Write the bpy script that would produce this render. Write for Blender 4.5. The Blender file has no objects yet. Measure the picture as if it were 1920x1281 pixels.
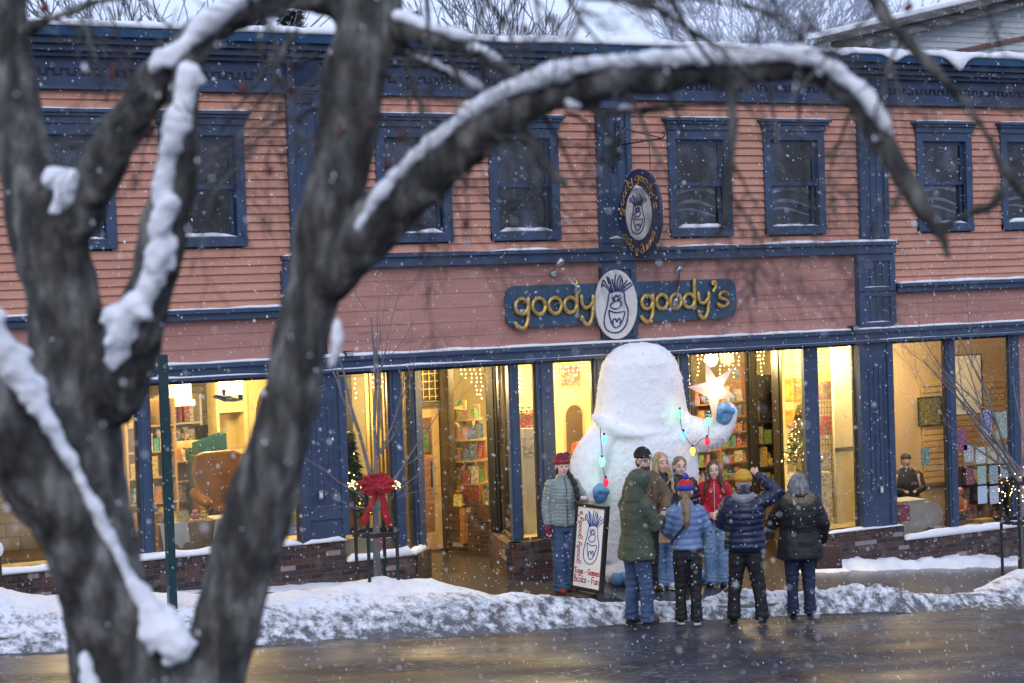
import bpy, math, random
import numpy as np
from mathutils import Vector, Matrix, noise
R = math.radians
V = Vector
sc = bpy.context.scene
COL = sc.collection
random.seed(7)

# ------------------------------------------------------------------ camera
FPX, YAW, PITCH, ROLL = 3500.0, R(-28.0564), R(-1.6883), R(-1.9693)
CAMP = V((0.0, -22.0, 4.015))

def camvec(x, y, f):
    c, s = math.cos(ROLL), math.sin(ROLL); x, y = c*x - s*y, s*x + c*y
    d = (x, f, y)
    c, s = math.cos(PITCH), math.sin(PITCH); d = (d[0], c*d[1] - s*d[2], s*d[1] + c*d[2])
    c, s = math.cos(YAW), math.sin(YAW)
    return V((c*d[0] - s*d[1], s*d[0] + c*d[1], d[2]))

def ray(u, v): return camvec(u - 960.0, 640.5 - v, FPX)
# measuring helpers: a spot of the photograph turned into a place on a known plane of the street
def P(u, v, y=0.0):
    d = ray(u, v); return CAMP + d*((22.0 + y)/d.y)
def PX(u, v, x):
    d = ray(u, v); return CAMP + d*(x/d.x)
def PD(u, v, dep): return CAMP + ray(u, v)*(dep/FPX)
def gz(x, y=-1.0):                      # pavement falls to the right; the road lies lower
    x = max(-60.0, min(80.0, x))
    z = -0.07403*(x - 13.0) + 0.0
    if y < -2.93: z -= 0.11
    return z
def GR(u, v, road=False):
    d = ray(u, v); t = 0.001
    off = -0.11 if road else 0.0
    t = (-0.07403*(0 - 13.0) + off - CAMP.z)/(d.z + 0.07403*d.x)
    return CAMP + d*t

cam = bpy.data.cameras.new('camera'); camo = bpy.data.objects.new('camera', cam); COL.objects.link(camo)
rt, up, fw = camvec(1, 0, 0), camvec(0, 1, 0), camvec(0, 0, 1)
M = Matrix((rt, up, -fw)).transposed().to_4x4(); M.translation = CAMP
camo.matrix_world = M
cam.sensor_width = 36.0; cam.lens = FPX/1920.0*36.0; cam.clip_start = 0.1; cam.clip_end = 1500.0
cam.dof.use_dof = True; cam.dof.focus_distance = 24.6; cam.dof.aperture_fstop = 2.2
sc.camera = camo

# ------------------------------------------------------------------ overcast dusk light
w = bpy.data.worlds.new('World'); sc.world = w; w.use_nodes = True
nt = w.node_tree; bg = nt.nodes['Background']
sky = nt.nodes.new('ShaderNodeTexSky'); sky.sky_type = 'NISHITA'; sky.sun_disc = False
SUN_EL, SUN_AZ = R(32), R(215)
sky.sun_elevation = SUN_EL; sky.sun_rotation = SUN_AZ; sky.dust_density = 4.0
mx = nt.nodes.new('ShaderNodeMix'); mx.data_type = 'RGBA'; mx.inputs[0].default_value = 0.9
nt.links.new(sky.outputs[0], mx.inputs[6]); mx.inputs[7].default_value = (5.7, 6.7, 9.4, 1)
nt.links.new(mx.outputs[2], bg.inputs[0]); bg.inputs[1].default_value = 0.10
sl = bpy.data.lights.new('sun', 'SUN'); sl.energy = 0.5; sl.angle = R(30); sl.color = (1.0, 0.97, 0.95)
so = bpy.data.objects.new('sun', sl); COL.objects.link(so)
so.rotation_euler = (R(90) - SUN_EL, 0, R(180) - SUN_AZ + R(180))
d_ = V((math.sin(SUN_AZ)*math.cos(SUN_EL), math.cos(SUN_AZ)*math.cos(SUN_EL), math.sin(SUN_EL)))
so.rotation_euler = d_.to_track_quat('Z', 'Y').to_euler()
sc.view_settings.view_transform = 'Standard'; sc.view_settings.look = 'None'
sc.view_settings.exposure = 0.52; sc.view_settings.gamma = 1.0
sc.render.engine = 'CYCLES'
sc.cycles.use_denoising = True
sc.cycles.max_bounces = 8; sc.cycles.diffuse_bounces = 3; sc.cycles.glossy_bounces = 3
sc.cycles.transmission_bounces = 4; sc.cycles.transparent_max_bounces = 16
sc.cycles.sample_clamp_indirect = 4.0; sc.cycles.caustics_reflective = False; sc.cycles.caustics_refractive = False

# ------------------------------------------------------------------ materials
MATS = {}
def newmat(name):
    m = bpy.data.materials.new(name); m.use_nodes = True; MATS[name] = m
    return m, m.node_tree, m.node_tree.nodes['Principled BSDF']
def pm(name, c, c2=None, rough=0.6, sc_=6.0, det=4.0, lo=0.35, hi=0.65, bump=0.0, bsc=30.0, metal=0.0, stretch=(1, 1, 1), bdist=0.01, spec=None, trans=0.0, coat=0.0, kind='noise'):
    """principled material whose colour varies between c and c2 with a noise"""
    m, nt, b = newmat(name)
    b.inputs['Roughness'].default_value = rough; b.inputs['Metallic'].default_value = metal
    if spec is not None: b.inputs['Specular IOR Level'].default_value = spec
    if coat: b.inputs['Coat Weight'].default_value = coat
    tc = nt.nodes.new('ShaderNodeTexCoord'); mp = nt.nodes.new('ShaderNodeMapping')
    mp.inputs['Scale'].default_value = stretch; nt.links.new(tc.outputs['Object'], mp.inputs[0])
    if c2 is None:
        c2 = tuple(x*0.8 for x in c)
    if kind == 'voronoi':
        n = nt.nodes.new('ShaderNodeTexVoronoi'); n.inputs['Scale'].default_value = sc_; src = n.outputs['Distance']
        if det > 10: src = n.outputs['Color']
    else:
        n = nt.nodes.new('ShaderNodeTexNoise'); n.inputs['Scale'].default_value = sc_; n.inputs['Detail'].default_value = det; src = n.outputs[0]
    nt.links.new(mp.outputs[0], n.inputs['Vector'])
    r = nt.nodes.new('ShaderNodeValToRGB'); r.color_ramp.elements[0].position = lo; r.color_ramp.elements[1].position = hi
    r.color_ramp.elements[0].color = (*c2, 1); r.color_ramp.elements[1].color = (*c, 1)
    nt.links.new(src, r.inputs[0]); nt.links.new(r.outputs[0], b.inputs['Base Color'])
    if bump:
        n2 = nt.nodes.new('ShaderNodeTexNoise'); n2.inputs['Scale'].default_value = bsc; n2.inputs['Detail'].default_value = 5
        nt.links.new(mp.outputs[0], n2.inputs['Vector'])
        bp = nt.nodes.new('ShaderNodeBump'); bp.inputs['Strength'].default_value = bump; bp.inputs['Distance'].default_value = bdist
        nt.links.new(n2.outputs[0], bp.inputs['Height']); nt.links.new(bp.outputs[0], b.inputs['Normal'])
    return m
def emis(name, c, s):
    m, nt, b = newmat(name); b.inputs['Base Color'].default_value = (*c, 1)
    b.inputs['Emission Color'].default_value = (*c, 1); b.inputs['Emission Strength'].default_value = s
    return m
def glassmat(name, tint=(1, 1, 1), frost=0.0, fscale=3.0, rough=0.02, fstretch=(1, 1, 1), ior=1.45, flo=0.45, mist=(0.8, 0.82, 0.85, 1)):
    """thin pane: see-through with a mirror share that follows the viewing angle, misted where frost says"""
    m = bpy.data.materials.new(name); m.use_nodes = True; nt = m.node_tree; nt.nodes.clear(); MATS[name] = m
    out = nt.nodes.new('ShaderNodeOutputMaterial'); tr = nt.nodes.new('ShaderNodeBsdfTransparent'); tr.inputs[0].default_value = (*tint, 1)
    gl = nt.nodes.new('ShaderNodeBsdfGlossy'); gl.inputs['Roughness'].default_value = rough
    fr = nt.nodes.new('ShaderNodeFresnel'); fr.inputs[0].default_value = ior
    mi = nt.nodes.new('ShaderNodeMixShader'); nt.links.new(fr.outputs[0], mi.inputs[0]); nt.links.new(tr.outputs[0], mi.inputs[1]); nt.links.new(gl.outputs[0], mi.inputs[2])
    last = mi
    if frost:
        tc = nt.nodes.new('ShaderNodeTexCoord'); mp = nt.nodes.new('ShaderNodeMapping'); mp.inputs['Scale'].default_value = fstretch
        nt.links.new(tc.outputs['Object'], mp.inputs[0])
        n = nt.nodes.new('ShaderNodeTexNoise'); n.inputs['Scale'].default_value = fscale; n.inputs['Detail'].default_value = 6
        nt.links.new(mp.outputs[0], n.inputs['Vector'])
        r = nt.nodes.new('ShaderNodeMapRange'); r.inputs[1].default_value = flo; r.inputs[2].default_value = flo + 0.3; r.inputs[3].default_value = 0.0; r.inputs[4].default_value = frost
        nt.links.new(n.outputs[0], r.inputs[0])
        df = nt.nodes.new('ShaderNodeBsdfDiffuse'); df.inputs[0].default_value = mist
        tl = nt.nodes.new('ShaderNodeBsdfTranslucent'); tl.inputs[0].default_value = mist
        ad = nt.nodes.new('ShaderNodeMixShader'); ad.inputs[0].default_value = 0.5
        nt.links.new(df.outputs[0], ad.inputs[1]); nt.links.new(tl.outputs[0], ad.inputs[2])
        m2 = nt.nodes.new('ShaderNodeMixShader'); nt.links.new(r.outputs[0], m2.inputs[0]); nt.links.new(mi.outputs[0], m2.inputs[1]); nt.links.new(ad.outputs[0], m2.inputs[2])
        last = m2
    nt.links.new(last.outputs[0], out.inputs[0])
    return m
def brickmat(name, dx, dy):
    """weathered dark brick laid along the direction (dx, dy)"""
    m, nt, b = newmat(name); b.inputs['Roughness'].default_value = 0.55
    ge = nt.nodes.new('ShaderNodeNewGeometry')
    dt = nt.nodes.new('ShaderNodeVectorMath'); dt.operation = 'DOT_PRODUCT'; dt.inputs[1].default_value = (dx, dy, 0)
    nt.links.new(ge.outputs['Position'], dt.inputs[0])
    sx = nt.nodes.new('ShaderNodeSeparateXYZ'); nt.links.new(ge.outputs['Position'], sx.inputs[0])
    cb = nt.nodes.new('ShaderNodeCombineXYZ'); nt.links.new(dt.outputs['Value'], cb.inputs[0]); nt.links.new(sx.outputs[2], cb.inputs[1])
    br = nt.nodes.new('ShaderNodeTexBrick'); br.inputs['Scale'].default_value = 1.0
    br.inputs['Brick Width'].default_value = 0.205; br.inputs['Row Height'].default_value = 0.068
    br.inputs['Mortar Size'].default_value = 0.0045; br.inputs['Mortar Smooth'].default_value = 0.3
    br.inputs['Bias'].default_value = 0.0
    br.inputs['Color1'].default_value = (0, 0, 0, 1); br.inputs['Color2'].default_value = (1, 1, 1, 1); br.inputs['Mortar'].default_value = (0.5, 0.5, 0.5, 1)
    nt.links.new(cb.outputs[0], br.inputs['Vector'])
    rp = nt.nodes.new('ShaderNodeValToRGB'); rp.color_ramp.interpolation = 'CONSTANT'
    cols = [(0, (0.025, 0.018, 0.02)), (0.16, (0.058, 0.03, 0.026)), (0.36, (0.04, 0.026, 0.026)), (0.52, (0.082, 0.038, 0.03)), (0.7, (0.055, 0.034, 0.034)), (0.84, (0.10, 0.048, 0.038)), (0.93, (0.26, 0.23, 0.23))]
    el = rp.color_ramp.elements; el[0].position = 0; el[0].color = (*cols[0][1], 1); el[1].position = cols[1][0]; el[1].color = (*cols[1][1], 1)
    for p, c in cols[2:]:
        e = el.new(p); e.color = (*c, 1)
    nt.links.new(br.outputs['Color'], rp.inputs[0])
    ns = nt.nodes.new('ShaderNodeTexNoise'); ns.inputs['Scale'].default_value = 5; ns.inputs['Detail'].default_value = 8; nt.links.new(ge.outputs['Position'], ns.inputs['Vector'])
    mr = nt.nodes.new('ShaderNodeMapRange'); mr.inputs[1].default_value = 0.55; mr.inputs[2].default_value = 0.75; mr.inputs[4].default_value = 0.4; nt.links.new(ns.outputs[0], mr.inputs[0])
    m1 = nt.nodes.new('ShaderNodeMix'); m1.data_type = 'RGBA'; nt.links.new(mr.outputs[0], m1.inputs[0]); nt.links.new(rp.outputs[0], m1.inputs[6]); m1.inputs[7].default_value = (0.3, 0.28, 0.28, 1)
    m2 = nt.nodes.new('ShaderNodeMix'); m2.data_type = 'RGBA'; nt.links.new(br.outputs['Fac'], m2.inputs[0]); nt.links.new(m1.outputs[2], m2.inputs[6]); m2.inputs[7].default_value = (0.11, 0.09, 0.085, 1)
    nt.links.new(m2.outputs[2], b.inputs['Base Color'])
    bp = nt.nodes.new('ShaderNodeBump'); bp.invert = True; bp.inputs['Strength'].default_value = 0.8; bp.inputs['Distance'].default_value = 0.008
    nt.links.new(br.outputs['Fac'], bp.inputs['Height']); nt.links.new(bp.outputs[0], b.inputs['Normal'])
    return m

def sidingmat(name, c, c2, pitch):
    """painted boards: every board a little different, streaked and worn"""
    m, nt, b = newmat(name); b.inputs['Roughness'].default_value = 0.6
    ge = nt.nodes.new('ShaderNodeNewGeometry'); sx = nt.nodes.new('ShaderNodeSeparateXYZ'); nt.links.new(ge.outputs['Position'], sx.inputs[0])
    def mth(op, a, v):
        n = nt.nodes.new('ShaderNodeMath'); n.operation = op; nt.links.new(a, n.inputs[0]); n.inputs[1].default_value = v; return n.outputs[0]
    zi = mth('FLOOR', mth('DIVIDE', sx.outputs[2], pitch), 0); xi = mth('FLOOR', mth('DIVIDE', sx.outputs[0], 1.9), 0)
    cb = nt.nodes.new('ShaderNodeCombineXYZ'); nt.links.new(xi, cb.inputs[0]); nt.links.new(zi, cb.inputs[1])
    wn = nt.nodes.new('ShaderNodeTexWhiteNoise'); nt.links.new(cb.outputs[0], wn.inputs['Vector'])
    mp = nt.nodes.new('ShaderNodeMapping'); mp.inputs['Scale'].default_value = (1.2, 1, 9); nt.links.new(ge.outputs['Position'], mp.inputs[0])
    n = nt.nodes.new('ShaderNodeTexNoise'); n.inputs['Scale'].default_value = 1.6; n.inputs['Detail'].default_value = 7; nt.links.new(mp.outputs[0], n.inputs['Vector'])
    ad = nt.nodes.new('ShaderNodeMath'); ad.operation = 'MULTIPLY_ADD'; nt.links.new(wn.outputs['Value'], ad.inputs[0]); ad.inputs[1].default_value = 0.25; nt.links.new(n.outputs[0], ad.inputs[2])
    r = nt.nodes.new('ShaderNodeValToRGB'); r.color_ramp.elements[0].position = 0.4; r.color_ramp.elements[1].position = 0.85
    r.color_ramp.elements[0].color = (*c2, 1); r.color_ramp.elements[1].color = (*c, 1)
    e = r.color_ramp.elements.new(0.3); e.color = (c2[0]*0.62, c2[1]*0.6, c2[2]*0.62, 1)
    nt.links.new(ad.outputs[0], r.inputs[0]); nt.links.new(r.outputs[0], b.inputs['Base Color'])
    bp = nt.nodes.new('ShaderNodeBump'); bp.inputs['Strength'].default_value = 0.3; bp.inputs['Distance'].default_value = 0.004
    nt.links.new(n.outputs[0], bp.inputs['Height']); nt.links.new(bp.outputs[0], b.inputs['Normal'])
    return m

SID = sidingmat('salmon_clapboard', (0.60, 0.295, 0.20), (0.46, 0.215, 0.148), 0.105)
SIDW = sidingmat('salmon_board', (0.48, 0.24, 0.19), (0.37, 0.178, 0.146), 0.175)
BLUE = pm('blue_trim', (0.042, 0.074, 0.142), (0.031, 0.055, 0.108), rough=0.42, sc_=3, det=8, lo=0.3, hi=0.7, bump=0.15, bsc=25, bdist=0.004, stretch=(1, 1, 3))
BLUED = pm('dark_blue_frieze', (0.045, 0.07, 0.15), (0.025, 0.045, 0.1), rough=0.5, sc_=3, det=8)
BLACKT = pm('black_frame', (0.02, 0.02, 0.022), (0.012, 0.012, 0.014), rough=0.4)
BRONZE = pm('bronze_frame', (0.09, 0.07, 0.045), (0.05, 0.038, 0.025), rough=0.45)
GUTTER = pm('gutter_blue', (0.03, 0.1, 0.2), (0.02, 0.07, 0.15), rough=0.35, sc_=2)
def snowmat(name, c, c2, sc_=2.0, lo=0.4, hi=0.62, bump=0.5, bs=9):
    m = pm(name, c, c2, rough=0.75, sc_=sc_, det=9, lo=lo, hi=hi, bump=bump, bsc=bs, bdist=0.03)
    b = m.node_tree.nodes['Principled BSDF']; b.inputs['Subsurface Weight'].default_value = 0.15; b.inputs['Subsurface Radius'].default_value = (0.03, 0.03, 0.04)
    return m
SNOW = snowmat('fresh_snow', (0.86, 0.88, 0.92), (0.78, 0.8, 0.86), 3, 0.3, 0.6)
GLASS = glassmat('shop_glass', (0.96, 0.97, 0.95), frost=0.10, fscale=0.9)
GLASSF = glassmat('misted_glass', (0.95, 0.96, 0.95), frost=0.30, fscale=1.3, flo=0.42)
GLASSU = glassmat('upper_glass', (0.85, 0.9, 0.97), mist=(.42, .52, .75, 1), frost=0.42, fscale=2.1, fstretch=(1.3, 1, 1), ior=1.62, flo=0.47)  # bluish patches: mist on the panes, with reflections put into its colour
BRX = brickmat('brick_front', 1, 0); BR1 = brickmat('brick_splay', 0.35, 0.94); BR2 = brickmat('brick_back', 0.5, -0.87)
CREAM = pm('cream_wall', (0.74, 0.63, 0.34), (0.64, 0.53, 0.27), rough=0.8, sc_=1.2)
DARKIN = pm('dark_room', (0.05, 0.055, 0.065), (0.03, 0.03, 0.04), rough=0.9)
WOOD = pm('warm_wood', (0.42, 0.2, 0.07), (0.28, 0.12, 0.04), rough=0.5, sc_=3, stretch=(1, 1, 6))
OAK = pm('pale_wood', (0.6, 0.42, 0.22), (0.48, 0.32, 0.15), rough=0.5, sc_=3, stretch=(6, 1, 1))
WHITE = pm('white_paint', (0.78, 0.77, 0.73), (0.7, 0.69, 0.65), rough=0.6)
BLACK = pm('black_metal', (0.018, 0.02, 0.024), (0.01, 0.01, 0.012), rough=0.4)
STEEL = pm('pale_steel', (0.5, 0.52, 0.55), (0.35, 0.37, 0.4), rough=0.3, metal=0.8)
GOLD = pm('gold_leaf', (0.62, 0.42, 0.13), (0.38, 0.23, 0.07), rough=0.33, sc_=14, det=6, lo=0.35, hi=0.6, metal=0.55)
BULB = emis('warm_bulb', (1.0, 0.66, 0.26), 14.0)
LAMP = emis('ceiling_lamp', (1.0, 0.86, 0.6), 9.0)

# ------------------------------------------------------------------ mesh helpers
HSC = [1.0]
class MB:
    def __init__(s): s.v = []; s.f = []
    def add(s, vs, fs):
        b = len(s.v); s.v.extend([tuple(p) for p in vs]); s.f.extend([tuple(i + b for i in f) for f in fs]); return s
    def box(s, x0, x1, y0, y1, z0, z1):
        return s.add([(x0, y0, z0), (x1, y0, z0), (x1, y1, z0), (x0, y1, z0), (x0, y0, z1), (x1, y0, z1), (x1, y1, z1), (x0, y1, z1)],
                     [(0, 3, 2, 1), (4, 5, 6, 7), (0, 1, 5, 4), (1, 2, 6, 5), (2, 3, 7, 6), (3, 0, 4, 7)])
    def obox(s, c, ax, ay, az):
        c, ax, ay, az = V(c), V(ax), V(ay), V(az)
        vs = [c + i*ax + j*ay + k*az for k in (-1, 1) for j in (-1, 1) for i in (-1, 1)]
        return s.add(vs, [(0, 2, 3, 1), (4, 5, 7, 6), (0, 1, 5, 4), (1, 3, 7, 5), (3, 2, 6, 7), (2, 0, 4, 6)])
    def slab(s, a, b, z0, z1, t):
        """upright slab from ground point a to b, thickness t behind the line; z0, z1 numbers or pairs"""
        a, b = V((*a, 0)), V((*b, 0)); d = (b - a).normalized(); n = V((-d.y, d.x, 0))*t
        za, zb = (z0 if isinstance(z0, tuple) else (z0, z0)); ya, yb = (z1 if isinstance(z1, tuple) else (z1, z1))
        q = [a, b, b + n, a + n]; zl = [za, zb, zb, za]; zh = [ya, yb, yb, ya]
        return s.add([(p.x, p.y, z) for p, z in zip(q, zl)] + [(p.x, p.y, z) for p, z in zip(q, zh)],
                     [(0, 3, 2, 1), (4, 5, 6, 7), (0, 1, 5, 4), (1, 2, 6, 5), (2, 3, 7, 6), (3, 0, 4, 7)])
    def quad(s, a, b, c, d): return s.add([a, b, c, d], [(0, 1, 2, 3)])
    def tube(s, pts, rad, n=8, cap=True, round_=False):
        pts = [V(p) for p in pts]
        if not hasattr(rad, '__len__'): rad = [rad]*len(pts)
        rad = list(rad)
        if round_:
            d0 = (pts[0] - pts[1]).normalized(); d1 = (pts[-1] - pts[-2]).normalized(); r0, r1 = rad[0], rad[-1]
            pts = [pts[0] + d0*r0*0.94, pts[0] + d0*r0*0.7] + pts + [pts[-1] + d1*r1*0.7, pts[-1] + d1*r1*0.94]
            rad = [r0*0.34, r0*0.71] + rad + [r1*0.71, r1*0.34]
        t = (pts[1] - pts[0]).normalized(); u = t.orthogonal().normalized(); vs = []
        for i, p in enumerate(pts):
            if i == 0: t2 = (pts[1] - p)
            elif i == len(pts) - 1: t2 = (p - pts[i-1])
            else: t2 = (pts[i+1] - pts[i-1])
            t2 = t2.normalized() if t2.length > 1e-9 else t
            u = (u - t2*u.dot(t2)); u = u.normalized() if u.length > 1e-6 else t2.orthogonal().normalized(); t = t2
            w_ = t.cross(u)
            for k in range(n):
                a = 2*math.pi*k/n; vs.append(p + (u*math.cos(a) + w_*math.sin(a))*rad[i])
        m = len(pts); fs = [(i*n + k, i*n + (k+1) % n, (i+1)*n + (k+1) % n, (i+1)*n + k) for i in range(m-1) for k in range(n)]
        if cap: fs += [tuple(reversed(range(n))), tuple(range((m-1)*n, m*n))]
        return s.add(vs, fs)
    def ell(s, c, r, n=12, m=8, rot=None):
        c = V(c); r = r if hasattr(r, '__len__') else (r, r, r); vs = []
        if rot is not None: r = tuple(q*HSC[0] for q in r)
        for j in range(1, m):
            th = math.pi*j/m
            for k in range(n):
                a = 2*math.pi*k/n; p = V((r[0]*math.sin(th)*math.cos(a), r[1]*math.sin(th)*math.sin(a), r[2]*math.cos(th)))
                if rot: p = rot @ p
                vs.append(c + p)
        pt, pb = V((0, 0, r[2])), V((0, 0, -r[2]))
        if rot: pt, pb = rot @ pt, rot @ pb
        vs += [c + pt, c + pb]; T = len(vs) - 2; fs = []
        for j in range(m-2):
            for k in range(n): fs.append((j*n + k, (j+1)*n + k, (j+1)*n + (k+1) % n, j*n + (k+1) % n))
        for k in range(n):
            fs.append((T, k, (k+1) % n)); fs.append((T+1, (m-2)*n + (k+1) % n, (m-2)*n + k))
        return s.add(vs, fs)
    def loft(s, rings, n=20, cap=True):
        """rings: (centre, rx, ry[, tilt about x]) - closed lofted body round upright-ish rings"""
        vs = []
        for rg in rings:
            c, rx, ry = V(rg[0]), rg[1], rg[2]; tl = rg[3] if len(rg) > 3 else 0
            for k in range(n):
                a = 2*math.pi*k/n; p = V((rx*math.cos(a), ry*math.sin(a), 0))
                if tl: p = Matrix.Rotation(tl, 3, 'X') @ p
                vs.append(c + p)
        m = len(rings); fs = [(i*n + k, i*n + (k+1) % n, (i+1)*n + (k+1) % n, (i+1)*n + k) for i in range(m-1) for k in range(n)]
        if cap: fs += [tuple(reversed(range(n))), tuple(range((m-1)*n, m*n))]
        return s.add(vs, fs)
    def prism(s, poly, axis_from, axis_to):
        """polygon points (Vectors) swept by the vector from->to"""
        d = V(axis_to) - V(axis_from); n = len(poly); vs = [V(p) for p in poly] + [V(p) + d for p in poly]
        return s.add(vs, [tuple(range(n)), tuple(reversed(range(n, 2*n)))] + [(i, i+n, (i+1) % n + n, (i+1) % n) for i in range(n)])
    def mesh(s, name, mat, off=V((0, 0, 0)), smooth=False):
        me = bpy.data.meshes.new(name); me.from_pydata([tuple(V(p) - off) for p in s.v] if off.length else s.v, [], s.f)
        if mat: me.materials.append(mat)
        if smooth: me.polygons.foreach_set('use_smooth', [True]*len(me.polygons))
        me.update(); return me
    def build(s, name, mat, parent=None, smooth=False, bevel=0.0, fix=False):
        off = root_loc(parent)
        me = s.mesh(name, mat, off, smooth)
        if fix:
            import bmesh
            bm = bmesh.new(); bm.from_mesh(me); bmesh.ops.recalc_face_normals(bm, faces=bm.faces); bm.to_mesh(me); bm.free()
        o = bpy.data.objects.new(name, me); COL.objects.link(o)
        if parent is not None: o.parent = parent
        if bevel:
            b = o.modifiers.new('bevel', 'BEVEL'); b.width = bevel; b.segments = 2; b.limit_method = 'ANGLE'
        return o
def root_loc(p):
    off = V((0, 0, 0))
    while p is not None: off += V(p.location); p = p.parent
    return off
def thing(name, label, cat, loc=(0, 0, 0), group=None, rz=0.0):
    o = bpy.data.objects.new(name, None); COL.objects.link(o); o.location = loc; o.rotation_euler = (0, 0, rz)
    o.empty_display_size = 0.1
    return tag(o, label, cat, group)
def tag(o, label=None, cat=None, group=None, kind=None):
    if label: o['label'] = label
    if cat: o['category'] = cat
    if group: o['group'] = group
    if kind: o['kind'] = kind
    return o
def struct(o, kind='structure'): o['kind'] = kind; return o
def dup(root, loc, label=None, rz=None, group=None):
    r = root.copy(); COL.objects.link(r); r.location = loc
    if rz is not None: r.rotation_euler = (0, 0, rz)
    if label: r['label'] = label
    if group: r['group'] = group
    for ch in list(root.children):
        c = ch.copy(); COL.objects.link(c); c.parent = r
        for g in list(ch.children):
            d = g.copy(); COL.objects.link(d); d.parent = c
    return r
def remesh(mb, vox, smooth=3, fn=None, name='m', mat=None, parent=None, dec=0.0):
    """one continuous skin round all the pieces of mb"""
    me = mb.mesh('tmp', None); o = bpy.data.objects.new('tmp', me); COL.objects.link(o)
    r = o.modifiers.new('r', 'REMESH'); r.mode = 'VOXEL'; r.voxel_size = vox; r.use_smooth_shade = True
    if smooth: q = o.modifiers.new('s', 'SMOOTH'); q.iterations = smooth; q.factor = 0.6
    if dec: q = o.modifiers.new('d', 'DECIMATE'); q.ratio = dec
    dg = bpy.context.evaluated_depsgraph_get(); dg.update()
    me2 = bpy.data.meshes.new_from_object(o.evaluated_get(dg)); bpy.data.objects.remove(o); bpy.data.meshes.remove(me)
    n = len(me2.vertices); co = np.empty(n*3); me2.vertices.foreach_get('co', co); co = co.reshape(-1, 3)
    if fn is not None:
        no = np.empty(n*3); me2.vertices.foreach_get('normal', no); no = no.reshape(-1, 3)
        co = fn(co, no)
    off = np.array(root_loc(parent)); co = co - off
    me2.vertices.foreach_set('co', co.ravel()); me2.name = name; me2.update()
    me2.materials.clear(); me2.materials.append(mat)
    me2.polygons.foreach_set('use_smooth', [True]*len(me2.polygons))
    ob = bpy.data.objects.new(name, me2); COL.objects.link(ob)
    if parent is not None: ob.parent = parent
    return ob
def vnoise(co, sc_, seed=0.0):
    """cheap smooth pseudo-noise for arrays"""
    x, y, z = co[:, 0]*sc_, co[:, 1]*sc_, co[:, 2]*sc_; s = seed
    return (np.sin(x*1.7 + 1.3*np.sin(y*1.1 + s) + s) + np.sin(y*1.9 + 1.7*np.sin(z*1.3 + s*2) + s*3) + np.sin(z*1.5 + 1.5*np.sin(x*1.2 + s) + s*5))/3.0
def catmull(pts, rad, k=6):
    out, ro = [], []
    n = len(pts); pts = [V(p) for p in pts]
    for i in range(n-1):
        p0, p1, p2, p3 = pts[max(i-1, 0)], pts[i], pts[i+1], pts[min(i+2, n-1)]
        for j in range(k):
            t = j/k; out.append(0.5*((2*p1) + (p2-p0)*t + (2*p0-5*p1+4*p2-p3)*t*t + (-p0+3*p1-3*p2+p3)*t**3)); ro.append(rad[i]*(1-t) + rad[i+1]*t)
    out.append(pts[-1]); ro.append(rad[-1]); return out, ro
# ================================================================== GROUND
XV = lambda u, v=850.0, y=0.0: P(u, v, y).x
gm = pm('wet_asphalt', (0.048, 0.053, 0.068), (0.022, 0.025, 0.033), rough=0.3, sc_=1.1, det=8, lo=0.38, hi=0.62, bump=0.45, bsc=60, bdist=0.006)
b_ = gm.node_tree.nodes['Principled BSDF']
nz = gm.node_tree.nodes.new('ShaderNodeTexNoise'); nz.inputs['Scale'].default_value = 0.8; nz.inputs['Detail'].default_value = 7
tc_ = gm.node_tree.nodes.new('ShaderNodeTexCoord'); mp_ = gm.node_tree.nodes.new('ShaderNodeMapping'); mp_.inputs['Scale'].default_value = (0.35, 1.3, 1)
gm.node_tree.links.new(tc_.outputs['Object'], mp_.inputs[0]); gm.node_tree.links.new(mp_.outputs[0], nz.inputs['Vector'])
mr_ = gm.node_tree.nodes.new('ShaderNodeMapRange'); mr_.inputs[1].default_value = 0.35; mr_.inputs[2].default_value = 0.65; mr_.inputs[3].default_value = 0.2; mr_.inputs[4].default_value = 0.6
ntg = gm.node_tree; sp_ = ntg.nodes.new('ShaderNodeTexNoise'); sp_.inputs['Scale'].default_value = 26; sp_.inputs['Detail'].default_value = 4; ntg.links.new(mp_.outputs[0], sp_.inputs['Vector'])
sp2 = ntg.nodes.new('ShaderNodeTexNoise'); sp2.inputs['Scale'].default_value = 1.3; sp2.inputs['Detail'].default_value = 5; ntg.links.new(mp_.outputs[0], sp2.inputs['Vector'])
sa = ntg.nodes.new('ShaderNodeMath'); sa.operation = 'MULTIPLY_ADD'; sa.inputs[1].default_value = .35; ntg.links.new(sp2.outputs[0], sa.inputs[0]); ntg.links.new(sp_.outputs[0], sa.inputs[2])
sr = ntg.nodes.new('ShaderNodeMapRange'); sr.inputs[1].default_value = .76; sr.inputs[2].default_value = .86; sr.inputs[4].default_value = .8; ntg.links.new(sa.outputs[0], sr.inputs[0])
sx_ = ntg.nodes.new('ShaderNodeMix'); sx_.data_type = 'RGBA'; sx_.inputs[7].default_value = (.30, .31, .33, 1); ntg.links.new(sr.outputs[0], sx_.inputs[0]); ntg.links.new(b_.inputs['Base Color'].links[0].from_socket, sx_.inputs[6]); ntg.links.new(sx_.outputs[2], b_.inputs['Base Color'])
gm.node_tree.links.new(nz.outputs[0], mr_.inputs[0]); gm.node_tree.links.new(mr_.outputs[0], b_.inputs['Roughness'])
b_.inputs['Specular IOR Level'].default_value = 0.22
PAVE = pm('wet_pavement', (0.085, 0.08, 0.078), (0.045, 0.042, 0.042), rough=0.25, sc_=1.4, det=8, bump=0.3, bsc=45, bdist=0.004)
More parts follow.
